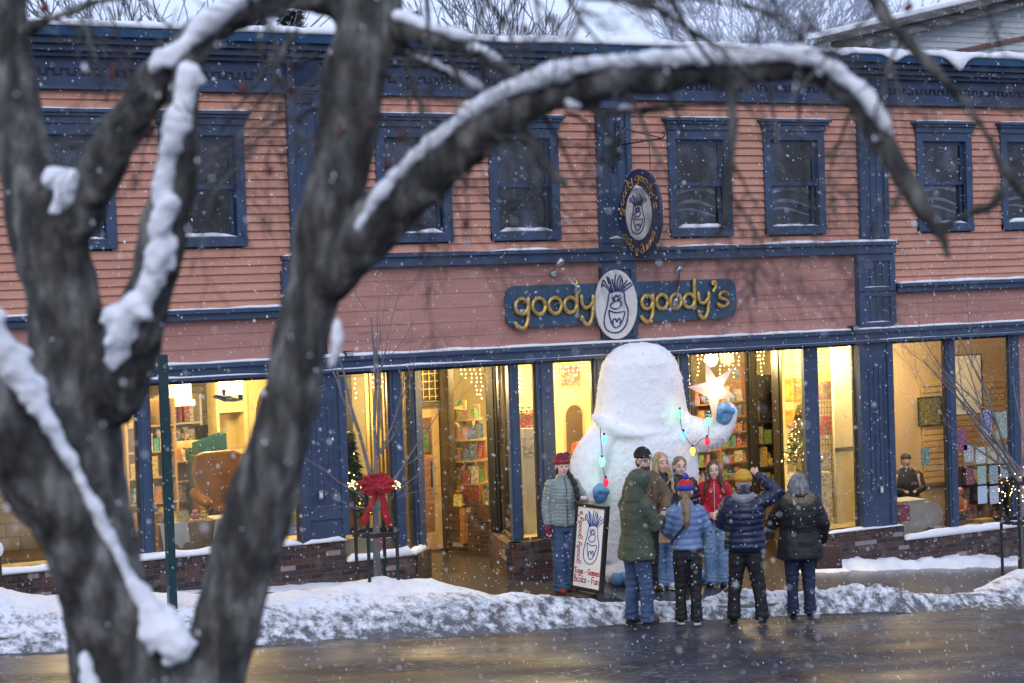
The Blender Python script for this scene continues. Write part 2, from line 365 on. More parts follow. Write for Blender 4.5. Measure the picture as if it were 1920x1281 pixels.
def grid(name, xs, ys, zf, mat, kind='structure', smooth=True):
    mb = MB(); nx, ny = len(xs), len(ys)
    mb.v = [(x, y, zf(x, y)) for y in ys for x in xs]
    mb.f = [(j*nx + i, j*nx + i + 1, (j+1)*nx + i + 1, (j+1)*nx + i) for j in range(ny-1) for i in range(nx-1)]
    return struct(mb.build(name, mat, smooth=smooth), kind)
def lin(a, b, n): return [a + (b-a)*i/(n-1) for i in range(n)]
grid('ground', [-600, -200, -60, -20, 0, 13, 30, 80, 200, 600], [-500, -100, -40, -8, 0, 12, 60, 200, 900], lambda x, y: gz(x, -9) - 0.03, gm)
grid('road', lin(-30, 60, 60), lin(-13, -3.05, 12), lambda x, y: gz(x, -9) - 0.02 + 0.03*math.sin((y+13)/9.5*3.1) + 0.006*noise.noise(V((x*0.5, y*0.7, 0))), gm)
grid('sidewalk', lin(-30, 60, 90), [-2.9, -2.5, -1.6, -0.8, 0, 1.2, 2.4, 3.6], lambda x, y: gz(x, 0) + 0.004*noise.noise(V((x*0.7, y*0.7, 3))), PAVE)
mb = MB()
for i in range(60):
    x0, x1 = -30 + i*1.5, -30 + i*1.5 + 1.49
    mb.add([(x0, -3.06, gz(x0, -9) - .05), (x1, -3.06, gz(x1, -9) - .05), (x1, -2.9, gz(x1, -9) - .05), (x0, -2.9, gz(x0, -9) - .05), (x0, -3.05, gz(x0, 0) + .004), (x1, -3.05, gz(x1, 0) + .004), (x1, -2.9, gz(x1, 0) + .004), (x0, -2.9, gz(x0, 0) + .004)],
           [(0, 3, 2, 1), (4, 5, 6, 7), (0, 1, 5, 4), (1, 2, 6, 5), (2, 3, 7, 6), (3, 0, 4, 7)])
struct(mb.build('kerb', pm('kerb_stone', (0.22, 0.21, 0.2), (0.12, 0.12, 0.12), rough=0.5, sc_=6)))

# ploughed snow: fresh white on top, grey slush towards the road
DIRTY = snowmat('ploughed_snow', (0.84, 0.86, 0.90), (0.74, 0.76, 0.82), 4, 0.3, 0.6, bump=0.9, bs=14)
ntd = DIRTY.node_tree; bd = ntd.nodes['Principled BSDF']; src = bd.inputs['Base Color'].links[0].from_socket
ge = ntd.nodes.new('ShaderNodeNewGeometry'); n1 = ntd.nodes.new('ShaderNodeTexNoise'); n1.inputs['Scale'].default_value = 7; n1.inputs['Detail'].default_value = 10; n1.inputs['Roughness'].default_value = 0.7
mpd = ntd.nodes.new('ShaderNodeMapping'); mpd.inputs['Scale'].default_value = (1, 0.55, 1.4); ntd.links.new(ge.outputs['Position'], mpd.inputs[0]); ntd.links.new(mpd.outputs[0], n1.inputs['Vector'])
sxy = ntd.nodes.new('ShaderNodeSeparateXYZ'); ntd.links.new(ge.outputs['Position'], sxy.inputs[0])
yr = ntd.nodes.new('ShaderNodeMapRange'); yr.inputs[1].default_value = -2.3; yr.inputs[2].default_value = -3.7; yr.inputs[3].default_value = -0.12; yr.inputs[4].default_value = 0.27; ntd.links.new(sxy.outputs[1], yr.inputs[0])
ad = ntd.nodes.new('ShaderNodeMath'); ad.operation = 'ADD'; ntd.links.new(n1.outputs[0], ad.inputs[0]); ntd.links.new(yr.outputs[0], ad.inputs[1])
rd = ntd.nodes.new('ShaderNodeMapRange'); rd.inputs[1].default_value = 0.50; rd.inputs[2].default_value = 0.68; ntd.links.new(ad.outputs[0], rd.inputs[0])
md = ntd.nodes.new('ShaderNodeMix'); md.data_type = 'RGBA'; ntd.links.new(rd.outputs[0], md.inputs[0]); ntd.links.new(src, md.inputs[6]); md.inputs[7].default_value = (0.12, 0.118, 0.12, 1)
ntd.links.new(md.outputs[2], bd.inputs['Base Color'])
def fb(x, y, s, o=4):
    r = 0; a = 1.0
    for i in range(o): r += a*noise.noise(V((x*s, y*s, 1.7*i))); a *= 0.5; s *= 2.1
    return r
def sm(a, b, t):
    t = max(0.0, min(1.0, (t-a)/(b-a))); return t*t*(3-2*t)
def interp(x, tab):
    for (a, va), (b, vb) in zip(tab, tab[1:]):
        if x <= b: return va + (vb-va)*max(0, min(1, (x-a)/(b-a)))
    return tab[-1][1]
#   x: height of the bank, y of its back foot, y of its front foot
HB = [(-2, .5), (4.2, .42), (5.0, .24), (6.2, .2), (7.4, .22), (8.6, .27), (9.4, .3), (9.9, .2), (10.4, .17), (11.0, .12), (11.4, .07), (11.9, .05), (12.3, .03), (12.7, .03), (13.0, .09), (13.6, .13), (14.2, .08), (14.7, .13), (15.2, .22), (15.6, .14), (16.0, .05), (16.5, .015), (17.1, .02), (17.7, .10), (18.6, .25), (19.6, .38), (22, .42)]
YB = [(-2, -.9), (8.8, -1.1), (9.8, -1.7), (10.6, -2.3), (12.2, -2.5), (14.9, -2.7), (16.2, -2.75), (17.0, -2.6), (18.2, -2.0), (19.4, -1.5), (22, -1.3)]
YF = [(-2, -3.2), (5, -3.3), (7.5, -3.62), (11, -3.55), (12.1, -3.3), (12.8, -3.12), (15, -3.25), (16, -3.55), (17.2, -3.65), (22, -3.9)]
def bank(x, y):
    h, yb, yf = interp(x, HB), interp(x, YB) + 0.22*fb(x, 3, .9), interp(x, YF) + 0.22*fb(x, 7, 1.1)
    t = sm(yf, yf + (yb-yf)*0.5, y)*(1 - sm(yf + (yb-yf)*0.72, yb + .05, y))
    fr = 1 - sm(yf + .2, yf + .9, y)                        # the road side is broken up, the top lies smooth
    z = h*t*(1 + 0.45*fb(x, y, .9)) + (0.018 + .06*fr)*fb(x, y, 5.0, 5)*min(1, t*2.2) + .04*fr*abs(fb(x*1.3, y*1.6, 11.0, 3))*min(1, t*2.5) - 0.025*(1-t)
    base = gz(x, 0) - 0.11*sm(-3.08, -3.22, y)
    return base + z - 0.01
grid('snow_bank', lin(-2, 22, 620), lin(-4.6, -0.7, 110), bank, DIRTY, 'stuff')
def strip(x, y):
    yb = -0.01; yf = -0.55 - 0.35*fb(x, 2, 1.5); t = sm(yf, yf*0.4, y)
    on = sm(15.9, 16.6, x)
    return gz(x, 0) + (0.13*t*(1 + .5*fb(x, y, 2)) + .03*fb(x, y, 8)*min(1, t*3))*on - 0.03 + 0.015*on*t
grid('snow_strip', lin(15.8, 22, 180), lin(-1.2, -0.02, 26), strip, SNOW, 'stuff')
def stripl(x, y):
    t = sm(-.5 - .3*fb(x, 5, 1.5), -.15, y)*(1 - sm(9.9, 10.6, x))*max(0, min(1, 0.5 + 1.5*fb(x, 9, .7)))
    return gz(x, 0) + 0.07*t - 0.02 + 0.01*fb(x, y, 6)*t
grid('snow_strip', lin(0, 10.8, 160), lin(-1.1, -0.02, 16), stripl, SNOW, 'stuff')

# ================================================================== THE SHOP BUILDING
shop = thing('shop_building', 'two storey salmon clapboard shop building with blue trim and lit windows', 'building', (13, 0, 0))
def part(name, mb, mat, parent=shop, **k): return mb.build(name, mat, parent, **k)
XL, XR = -4.0, 26.0
Z_CT, Z_FR, Z_S = 7.10, 6.52, 0.0
uw = []                                  # upper windows: x0, x1
for a, b in ((70, 213), (298, 457), (703, 843), (915, 1045), (1251, 1368), (1430, 1543), (1716, 1819), (1874, 1973)):
    uw.append((XV(a, 340), XV(b, 340)))
uw = [(uw[0][0] - 2.6, uw[0][1] - 2.6)] + uw + [(uw[-1][0] + 2.2, uw[-1][1] + 2.2)]
ZW0, ZW1 = 4.63, 6.12
def siding(mb, x0, x1, z0, z1, pitch, holes=(), lap=0.033, y=0.0):
    n = int(round((z1-z0)/pitch)); p = (z1-z0)/n
    for i in range(n):
        a, b = z0 + i*p, z0 + (i+1)*p; seg = [(x0, x1)]
        for hx0, hx1, hz0, hz1 in holes:
            if b > hz0 and a < hz1:
                s2 = []
                for s, e in seg:
                    if hx1 <= s or hx0 >= e: s2.append((s, e)); continue
                    if hx0 > s: s2.append((s, hx0))
                    if hx1 < e: s2.append((hx1, e))
                seg = s2
        for s, e in seg:
            # split every run into boards a few metres long, with a hairline between them
            cuts = [s]; x = s + random.uniform(1.0, 3.6)
            while x < e - 0.6: cuts.append(x); x += random.uniform(2.2, 4.2)
            cuts.append(e)
            for c0, c1 in zip(cuts, cuts[1:]):
                j = random.uniform(-.0015, .0015); c0 += .001
                mb.add([(c0, y-lap+j, a), (c1-.001, y-lap+j, a), (c1-.001, y-.004, b), (c0, y-.004, b), (c0, y+.004, a), (c1-.001, y+.004, a)],
                       [(0, 1, 2, 3), (0, 4, 5, 1)])
holes = [(a+.06, b-.06, ZW0+.05, ZW1+.02) for a, b in uw]
xp = [XV(537, 300), XV(600, 300), XV(1116, 320), XV(1178, 320), XV(1605, 320), XV(1657, 320)]
ZB = 3.86                                # side belts
xc0, xc1 = XV(540, 480), XV(1670, 455)   # centre belt
mb = MB()
siding(mb, XL, xp[0], ZB, Z_FR, 0.105, holes); siding(mb, xp[1], xp[2], 4.50, Z_FR, 0.105, holes)
siding(mb, xp[3], xp[4], 4.50, Z_FR, 0.105, holes); siding(mb, xp[5], XR, 4.5, Z_FR, 0.105, holes); siding(mb, xc1, XR, ZB, 4.5, 0.105)
part('siding', mb, SID)
mb = MB()
siding(mb, XL, xp[0], 3.20, 3.73, 0.155, lap=.012); siding(mb, xc1, XR, 3.20, 3.73, 0.155, lap=.012)
siding(mb, xp[1], XV(1123, 560), 3.20, 4.33, 0.175, lap=.012); siding(mb, XV(1187, 560), XV(1602, 540), 3.20, 4.33, 0.175, lap=.012)
part('siding', mb, SIDW)
# sheathing behind the boards, with window openings left free
mb = MB(); xs = XL
for a, b in uw:
    mb.box(xs, a+.05, .005, .12, ZB-.9, Z_CT-.2); mb.box(a+.05, b-.05, .005, .12, ZB-.9, ZW0+.04); mb.box(a+.05, b-.05, .005, .12, ZW1+.03, Z_CT-.2); xs = b-.05
mb.box(xs, XR, .005, .12, ZB-.9, Z_CT-.2)
part('wall', mb, DARKIN)
# dark upper rooms
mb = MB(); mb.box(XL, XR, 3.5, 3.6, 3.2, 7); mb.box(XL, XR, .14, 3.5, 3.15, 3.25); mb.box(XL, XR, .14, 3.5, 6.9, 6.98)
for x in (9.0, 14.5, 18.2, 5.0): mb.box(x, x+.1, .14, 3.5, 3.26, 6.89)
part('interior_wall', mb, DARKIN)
# roof and parapet
mb = MB(); mb.box(XL, XR, .12, 12, 6.98, 7.08); part('roof', mb, pm('roof_felt', (0.08, 0.08, 0.09)))
mb = MB()
mb.box(XL, XR, -.05, .004, 6.52, 6.95)            # frieze
for x in lin(XL, XR, 2): pass
part('frieze', mb, BLUED)
KEYM = pm('key_blue', (0.012, 0.02, 0.045))        # running key ornament, one length in each bay
for x, xe_ in ((XL+.1, xp[0]-.2), (xp[1]+.03, xp[2]-.2), (xp[3]+.03, xp[4]-.2), (xp[5]+.03, XR)):
    mb = MB()
    while x < xe_:
        mb.box(x, x+.105, -.068, -.05, 6.755, 6.775); mb.box(x, x+.018, -.068, -.05, 6.69, 6.755); mb.box(x+.087, x+.105, -.068, -.05, 6.69, 6.755); mb.box(x+.105, x+.17, -.068, -.05, 6.69, 6.707)
        x += .17
    part('key_ornament', mb, KEYM)
mb = MB()
for y0, z0, z1 in ((-.10, 6.52, 6.56), (-.14, 6.90, 6.955), (-.24, 6.955, 7.03), (-.33, 7.03, 7.10)): mb.box(XL, XR, y0, .003, z0, z1)
part('cornice', mb, BLUE, bevel=.006)
mb = MB(); mb.prism([(XL, -.33, 7.102), (XL, -.43, 7.11), (XL, -.45, 7.21), (XL, -.44, 7.215), (XL, -.34, 7.215)], (XL, 0, 0), (XR, 0, 0))
part('gutter', mb, GUTTER, fix=True)
for a, b in ((xp[0], xp[1]), (xp[2], xp[3]), (xp[4], xp[5])):  # brackets above the pilasters
    mb = MB()
    mb.box(a, b, -.13, -.052, 6.56, 6.9); mb.prism([(a+.1, -.13, 6.6), (a+.1, -.2, 6.7), (a+.1, -.28, 6.9), (a+.1, -.13, 6.9)], (0, 0, 0), (b-a-.2, 0, 0))
    part('bracket', mb, BLUE, fix=True)

def pilaster(x0, x1, z0, z1, y=-.075, panels=(), flutes=0):
    mb = MB(); mb.box(x0, x1, y, .0, z0, z1); w_ = x1-x0
    cuts = list(panels) or [(z0+.12, z1-.12)]
    for a, b in cuts:                                # raised border round every sunk panel
        m = .1*w_ + .03
        mb.box(x0-.002, x0+m, y-.028, y-.001, a-.06, b+.06); mb.box(x1-m, x1+.002, y-.028, y-.001, a-.06, b+.06)
        mb.box(x0+m, x1-m, y-.027, y-.001, b, b+.06); mb.box(x0+m, x1-m, y-.027, y-.001, a-.06, a)
        k = flutes or 2
        for i in range(1, k+1):
            xx = x0+m+(w_-2*m)*i/(k+1); mb.box(xx-.012, xx+.012, y-.012, y-.0012, a+.03, b-.03)
    return part('pilaster', mb, BLUE, bevel=.004)
for i in (0, 2, 4):
    pilaster(xp[i], xp[i+1], 4.5 if i else 3.87, 6.52)
pilaster(XV(1124, 560), XV(1187, 560), 3.21, 4.315)
LX0, LX1 = XV(1602, 540), XV(1670, 540)
pilaster(LX0, LX1, 3.21, 4.315, y=-.09, panels=((3.3, 3.68), (3.82, 4.2)), flutes=3)
pilaster(XV(527, 600), XV(592, 600), 3.21, 4.315, y=-.09, panels=((3.3, 3.68), (3.82, 4.2)), flutes=3)
# belts
def belt(x0, x1, z0, z1, y=-.12, cap=.05):
    mb = MB(); mb.box(x0, x1, y, .001, z0, z1-cap); mb.box(x0-.02, x1+.02, y-.05, .0015, z1-cap, z1); return part('belt_course', mb, BLUE, bevel=.005)
belt(XV(527, 480), xc1, 4.316, 4.49); belt(XL, XV(527, 590), 3.73, 3.86); belt(xc1+.021, XR, 3.73, 3.86)
mb = MB(); mb.box(XL, XR, -.10, .12, 3.005, 3.2); mb.box(XL, XR, -.15, -.101, 3.145, 3.195); mb.box(XL, XR, -.17, -.101, 3.0, 3.04); part('lintel', mb, BLUE, bevel=.005)

def snowline(mb, x0, x1, y0, y1, z, h=.03, step=.05, amp=.6, gap=0.0, sag=None):
    """thin uneven ridge of snow lying on a ledge"""
    n = max(3, int((x1-x0)/step)); prof = []
    sd = random.uniform(0, 99)
    for i in range(n+1):
        x = x0 + (x1-x0)*i/n
        hh = h*(1 + amp*fb(x, sd, 1.7, 4)) * (1 if gap <= 0 else max(.0, min(1, .7 + 2.2*fb(x, sd+5, .6)))) * min(1, i*.4 + .2, (n-i)*.4 + .2)
        f = .012*fb(x, sd+9, 3) - (sag(x) if sag else 0)*.2
        dz = sag(x) if sag else 0
        hh = max(hh, .0015)
        prof.append([(x, y1, z), (x, y1, z+hh*.9), (x, (y0+y1)/2, z+hh*1.05), (x, y0+.012+f, z+hh*.85), (x, y0-.006+f, z+hh*.35-dz), (x, y0+.004, z-dz*1.05-.001), (x, y0+.01, z-.0005)])
    m = len(prof[0]); vs = [p for q in prof for p in q]
    mb.add(vs, [(i*m+k, (i+1)*m+k, (i+1)*m+(k+1) % m, i*m+(k+1) % m) for i in range(n) for k in range(m)] + [tuple(range(m)), tuple(reversed(range(n*m, (n+1)*m)))])
def ledge(*a, **k):
    mb = MB(); snowline(mb, *a, **k); return part('ledge_snow', mb, SNOW, smooth=True, fix=True)
ledge(XV(527, 480), xc1, -.17, -.01, 4.49, .035, gap=1); ledge(XL, XV(527, 590), -.17, -.01, 3.86, .03, gap=1); ledge(xc1+.05, XR, -.17, -.01, 3.86, .04)
ledge(XL, XR, -.15, -.0, 3.2, .032); ledge(XL, XR, -.17, -.105, 3.04, .022, gap=1)
for x0, x1, z in ((LX0+.1, LX1-.1, 3.3), (LX0+.1, LX1-.1, 3.82)): ledge(x0, x1, -.115, -.088, z, .012)
ledge(xp[2]+.14, xp[2]+.36, -.105, -.07, 4.62, .03)
def sagf(x):
    s = 0
    for c, w_, h in ((17.05, .12, .05), (18.0, .16, .10), (19.2, .2, .16), (19.25, .08, .05), (11.6, .5, .03), (20.7, .2, .05)): s += h*math.exp(-((x-c)/w_)**2)
    return s + .012*max(0, fb(x, 3, 1.1))
mb = MB(); snowline(mb, XL, XR, -.47, 1.5, 7.215, .10, step=.04, amp=.5, sag=sagf)
part('roof_snow', mb, SNOW, smooth=True, fix=True)

# upper windows
CURT = pm('curtain', (0.16, 0.17, 0.20), (0.08, 0.085, 0.10), rough=0.9, sc_=9, stretch=(6, 1, .6))
SWAG = pm('swag_cloth', (.5, .52, .58), (.35, .37, .43), rough=.9)
for k, (a, b) in enumerate(uw):
    wnd = MB()
    c = .12
    wnd.box(a, a+c, -.06, .02, ZW0, ZW1); wnd.box(b-c, b, -.06, .02, ZW0, ZW1); wnd.box(a+c, b-c, -.058, .02, ZW1-.13, ZW1); wnd.box(a-.0, b+.0, -.075, .02, ZW0-.001, ZW0+.115)
    wnd.box(a-.02, b+.02, -.085, .0, ZW1, ZW1+.085); wnd.box(a-.05, b+.05, -.12, .0, ZW1+.085, ZW1+.125); wnd.box(a-.08, b+.08, -.155, .0, ZW1+.125, ZW1+.165)
    wd = part('window', wnd, BLUE, bevel=.004)
    s = MB(); x0, x1, z0, z1 = a+c, b-c, ZW0+.115, ZW1-.13; zm = (z0+z1)/2 - .01
    for zz0, zz1, yy in ((z0, zm+.02, .055), (zm-.02, z1, .02)):
        s.box(x0, x0+.05, yy, yy+.03, zz0, zz1); s.box(x1-.05, x1, yy, yy+.03, zz0, zz1); s.box(x0+.05, x1-.05, yy, yy+.03, zz0, zz0+.055); s.box(x0+.05, x1-.05, yy, yy+.03, zz1-.05, zz1)
    part('sash', s, BLUE, wd)
    g = MB()
    for zz0, zz1, yy in ((z0+.05, zm-.03, .07), (zm+.03, z1-.05, .035)): g.quad((x0+.05, yy, zz0), (x1-.05, yy, zz0), (x1-.05, yy, zz1), (x0+.05, yy, zz1))
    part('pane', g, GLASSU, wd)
    if k in (5, 6, 7, 8):                                       # pale swags behind the lower sash
        cm = MB()
        for j, (zo, hh) in enumerate(((.0, .09), (-.17, .05), (-.27, .035))):
            n = 16; vs = []
            for i in range(n+1):
                q = i/n; xx = x0+.05+q*(x1-x0-.1); zz = zm-.16+zo + .07*math.sin(q*math.pi+.4*j) + .03*q
                vs += [(xx, .13+.004*j, zz), (xx, .125+.004*j, zz+hh*(.5+.5*math.sin(q*math.pi)))]
            cm.add(vs, [(2*i, 2*i+2, 2*i+3, 2*i+1) for i in range(n)])
        part('swag', cm, SWAG, wd, smooth=True)
    elif k not in (0, 9):
        cm = MB(); rr = random.Random(k)                        # curtain folds and a half drawn blind inside
        n = 26; zt, zl = z1-.02, zm + rr.uniform(-.15, .25)
        if k % 2: zl = z0 + rr.uniform(.05, .35)
        vs = []
        for j in range(6):
            for i in range(n+1):
                t = i/n; vs.append((x0+.02+t*(x1-x0-.04), .16+.025*math.sin(t*40+rr.random()*.4)+.04*j/5, zt+(zl-zt)*j/5 - .12*math.sin(math.pi*t)*j/5*rr.uniform(.9, 1.1)))
        cm.add(vs, [(j*(n+1)+i, j*(n+1)+i+1, (j+1)*(n+1)+i+1, (j+1)*(n+1)+i) for j in range(5) for i in range(n)])
        part('curtain', cm, CURT, wd, smooth=True)
    sn = MB(); snowline(sn, a-.07, b+.07, -.15, -.0, ZW1+.165, .02, gap=0); part('head_snow', sn, SNOW, wd, smooth=True, fix=True); sn = MB(); snowline(sn, x0+.02, x1-.02, -.07, .05, ZW0+.116, .05 if k != 1 else .03, amp=.7)
    part('sill_snow', sn, SNOW, wd, smooth=True, fix=True)
# ================================================================== STOREFRONT
rat = lambda u, v=700.0: P(u, v).x/22.0
ZT = 3.0
def pane(a, b, z0, z1, mat=GLASS, frame=BRONZE, fw=.03, name='shop_window', off=.035):
    """one sheet of shop glass in its thin frame from plan point a to b"""
    A, B = V((*a, 0)), V((*b, 0)); d = (B-A).normalized(); n = V((-d.y, d.x, 0)); A += n*off; B += n*off
    f = MB(); t = n*.02; L = (B-A).length
    for s0, s1, q0, q1 in ((0, fw, z0, z1), (L-fw, L, z0, z1), (fw, L-fw, z0, z0+fw), (fw, L-fw, z1-fw, z1)):
        c = A + d*(s0+s1)/2 + V((0, 0, (q0+q1)/2)); f.obox(c, d*(s1-s0)/2, t, V((0, 0, (q1-q0)/2)))
    w_ = part(name, f, frame)
    g = MB(); p, q = A + d*fw*.5, B - d*fw*.5; g.quad((p.x, p.y, z0+.01), (q.x, q.y, z0+.01), (q.x, q.y, z1-.01), (p.x, p.y, z1-.01)); part('pane', g, mat, w_)
    return w_
def post(a, b, z0, z1=ZT, mat=BLUE, t=.12, out=.03, name='post'):
    mb = MB(); A, B = V((*a, 0)), V((*b, 0)); d = (B-A).normalized(); n = V((-d.y, d.x, 0))
    c = (A+B)/2 + n*(t/2-out); mb.obox(c + V((0, 0, (z0+z1)/2)), d*(B-A).length/2, n*t/2, V((0, 0, (z1-z0)/2)))
    c2 = (A+B)/2 - n*out; w_ = (B-A).length
    if w_ > .12: mb.obox(c2 + V((0, 0, (z0+z1)/2)) - n*.008, d*w_*.28, n*.0075, V((0, 0, (z1-z0)/2-.03)))
    return part(name, mb, mat, bevel=.004)
def brick(a, b, z1, mat=BRX, t=.22, out=.06):
    mb = MB(); A, B = V((*a, 0)), V((*b, 0)); d = (B-A).normalized(); n = V((-d.y, d.x, 0)); A -= n*out; B -= n*out
    zz = min(gz(A.x), gz(B.x)) - .25
    mb.slab((A.x, A.y), (B.x, B.y), zz, z1-.075, t)
    part('brick_base', mb, mat)
    mb = MB(); mb.slab((A.x, A.y), (B.x, B.y), z1-.075, z1, t); L = (B-A).length; k = int(L/.072)
    me = part('rowlock_course', mb, ROWL if mat is BRX else (ROWL1 if mat is BR1 else ROWL2)); return me
def rowl(name, dx, dy):
    m = brickmat(name, dx, dy); 
    for nd in m.node_tree.nodes:
        if nd.type == 'TEX_BRICK': nd.inputs['Brick Width'].default_value = .067; nd.inputs['Row Height'].default_value = .3; nd.offset = 0
    return m
ROWL = rowl('rowlock_front', 1, 0); ROWL1 = rowl('rowlock_splay', .35, .94); ROWL2 = rowl('rowlock_back', .5, -.87)
def F0(u): return (rat(u)*22.0, 0.0)
def AT(u, y): return (rat(u)*(22.0+y), y)
x253, x275, x552, x640 = F0(253), F0(275), F0(552), (XV(645, 1030), 0)
# left windows
pane(F0(-60), x253, .9, ZT, GLASSF); post((XL, 0), (F0(-60)[0], 0), .9); post(x253, x275, .88)
pane(x275, x552, .88, ZT, GLASS)
mb = MB(); mb.box(x552[0], x640[0], -.08, .1, .88, ZT); 
w_ = x640[0]-x552[0]
for a, b in ((0, .1), (.54, .64)): mb.box(x552[0]+a, x552[0]+b, -.108, -.081, .93, ZT-.05)
for i in range(5): mb.box(x552[0]+.16+i*.075, x552[0]+.185+i*.075, -.095, -.081, 1.35, ZT-.35)
mb.box(x552[0]+.1, x552[0]+.54, -.107, -.081, 1.15, 1.25)
part('pilaster', mb, BLUE, bevel=.004)
brick((XL, 0), x640, .86)
# bay beside the first entry
C0, C1 = x640, F0(729)
pane(C0, C1, .6, ZT, GLASS); post(C1, F0(750), .6)
SP0, SP1, SP2 = F0(751), AT(768, .27), AT(786, .38)
pane(SP0, SP1, .6, ZT, GLASS); post(SP1, SP2, .6, mat=BLUE)
brick(x640, (10.16, 0), .58); brick((10.16, 0), (SP2[0]+.03, .40), .58, BR1)
pane(SP2, (SP2[0], 3.3), .6, ZT, GLASS); brick(SP2, (SP2[0], 3.3), .58, BR1)
# first door at the back of its recess
DY = 3.3; DX0, DX1 = 11.28, 12.2
zf = gz(11.9) + .02
pane((SP2[0]+.1, DY), (DX0-.06, DY), zf, ZT)
mb = MB(); mb.box(DX0-.06, DX0, DY-.06, DY+.08, zf, ZT); mb.box(DX1, DX1+.1, DY-.07, DY+.08, zf, ZT); mb.box(DX0, DX1, DY-.05, DY+.08, zf+2.14, zf+2.22); mb.box(DX0, DX1, DY-.05, DY+.08, 2.92, 3.0)
part('door_frame', mb, BRONZE)
mb = MB(); mb.box(DX0, DX1, DY+.0, DY+.05, zf+2.24, 2.9); part('transom_panel', mb, BLACKT)
mb = MB()
for i in range(9): x = DX0+.05+i*.1; mb.box(x, x+.012, DY-.03, DY-.01, zf+2.26, 2.9)
for z in lin(zf+2.3, 2.86, 5): mb.box(DX0+.02, DX1-.02, DY-.045, DY-.031, z, z+.012)
part('transom_grille', mb, GOLD)
def door(x0, x1, z0, y, parent_name='door'):
    d = MB(); z1 = z0+2.12; d.box(x0+.01, x0+.12, y, y+.045, z0, z1); d.box(x1-.12, x1-.01, y, y+.045, z0, z1); d.box(x0+.12, x1-.12, y, y+.045, z0, z0+.25); d.box(x0+.12, x1-.12, y, y+.045, z1-.13, z1)
    D = part(parent_name, d, OAK, bevel=.004); g = MB(); g.quad((x0+.12, y+.02, z0+.25), (x1-.12, y+.02, z0+.25), (x1-.12, y+.02, z1-.13), (x0+.12, y+.02, z1-.13)); part('pane', g, GLASS, D)
    h = MB(); h.tube([(x1-.16, y-.06, z0+.8), (x1-.16, y-.06, z0+1.3)], .014); h.tube([(x1-.16, y-.06, z0+.85), (x1-.10, y, z0+.85)], .01); h.tube([(x1-.16, y-.06, z0+1.25), (x1-.10, y, z0+1.25)], .01); part('handle', h, STEEL, D)
    return D
door(DX0, DX1, zf, DY)
# display window beside the door, splayed
W0, W1 = (12.30, 3.28), (12.78, 2.25)
post((12.3, 3.3), (12.34, 3.2), zf, mat=BRONZE)
pane(W0, W1, .75, ZT, GLASS); brick(W0, W1, .74, BR2)
R1 = AT(913, 1.2); R1b = AT(931, 1.05); R0 = AT(951, .02)
brick(W1, (R1[0]+.02, 1.22), .6, BRX); pane((R1[0]+.05, 1.25), W1, .6, ZT)
post(R1, R1b, .6, mat=BLACKT, out=.04); pane(R1b, R0, .6, ZT); brick((AT(917, 1.25)[0], 1.25), (XV(953, 850), 0.03), .58, BR1, t=.2)
post(R0, F0(969), .6)
pane(F0(969), F0(1004), .6, ZT, GLASS); post(F0(1004), F0(1035), .6); pane(F0(1035), F0(1113), .6, ZT, GLASS); post(F0(1113), F0(1130), .6); pane(F0(1130), F0(1200), .6, ZT); post(F0(1200), F0(1212), .6); pane(F0(1212), F0(1271), .6, ZT)
post(F0(1271), F0(1290), .5)
brick((XV(953, 850), 0), (F0(1290)[0], 0), .58)
# second entry recess
E0 = F0(1290); Y2 = 2.2
pane(E0, (E0[0]+.1, Y2), .5, ZT, GLASS, frame=BLACKT); brick(E0, (E0[0]+.1, Y2), .5, BR1)
B0, B1, B2, B3 = AT(1300, Y2), AT(1403, Y2), AT(1417, Y2), AT(1449, Y2)
pane((E0[0]+.15, Y2), B0, .3, ZT, frame=BLACKT); pane(B0, B1, .3, ZT, frame=BLACKT); post(B1, B2, -.3, mat=BLACKT); brick((E0[0]+.1, Y2), B2, .28)
pane(B2, (B3[0]+.25, Y2), -.2, ZT, frame=BRONZE, name='door')
S0, S1, S2 = AT(1449, Y2+.1), AT(1468, Y2-.35), AT(1506, .06)
post(S0, S1, .2, mat=BLACKT, out=.03); pane(S1, S2, .25, ZT); brick((S0[0], Y2+.1), (XV(1513, 850), .02), .24, BR2, t=.2)
post(S2, F0(1532), .25); pane(F0(1532), F0(1603), .25, ZT, GLASSF); brick((XV(1513, 850), 0), (XV(1690, 990), 0), .23)
x1605, x1668 = F0(1604), F0(1669)
mb = MB(); mb.box(x1605[0], x1668[0], -.08, .1, .23, ZT)
for a, b in ((0, .1), (.52, .62)): mb.box(x1605[0]+a, x1605[0]+b, -.108, -.081, .28, ZT-.05)
for i in range(4): mb.box(x1605[0]+.18+i*.09, x1605[0]+.205+i*.09, -.095, -.081, .8, ZT-.35)
part('pilaster', mb, BLUE, bevel=.004)
pane(x1668, F0(1773), .02, ZT, GLASS); post(F0(1773), F0(1789), 0); pane(F0(1789), F0(1891), .02, ZT, GLASS); post(F0(1891), F0(1909), 0)
post((F0(1909)[0]+.0, 0), (XR, 0), 0, mat=SIDW, out=.0)
brick((XV(1690, 1000), 0), (XR, 0), 0.0)
def ssn(*a, **k):
    mb = MB(); snowline(mb, *a, **k); return part('sill_snow', mb, SNOW, smooth=True, fix=True)
ssn(XL, F0(552)[0], -.10, .02, .862, .075, amp=.5); ssn(x552[0], x640[0], -.11, -.08, .862, .05)
ssn(x640[0]+.01, 10.16, -.10, .03, .582, .09, amp=.5); ssn(F0(1540)[0], XV(1688, 990), -.10, .03, .232, .035); ssn(XV(1692, 1000), XR, -.10, .03, .002, .10, amp=.35)
mb = MB(); a, b = V((10.16, -.06, 0)), V((10.5, .34, 0))
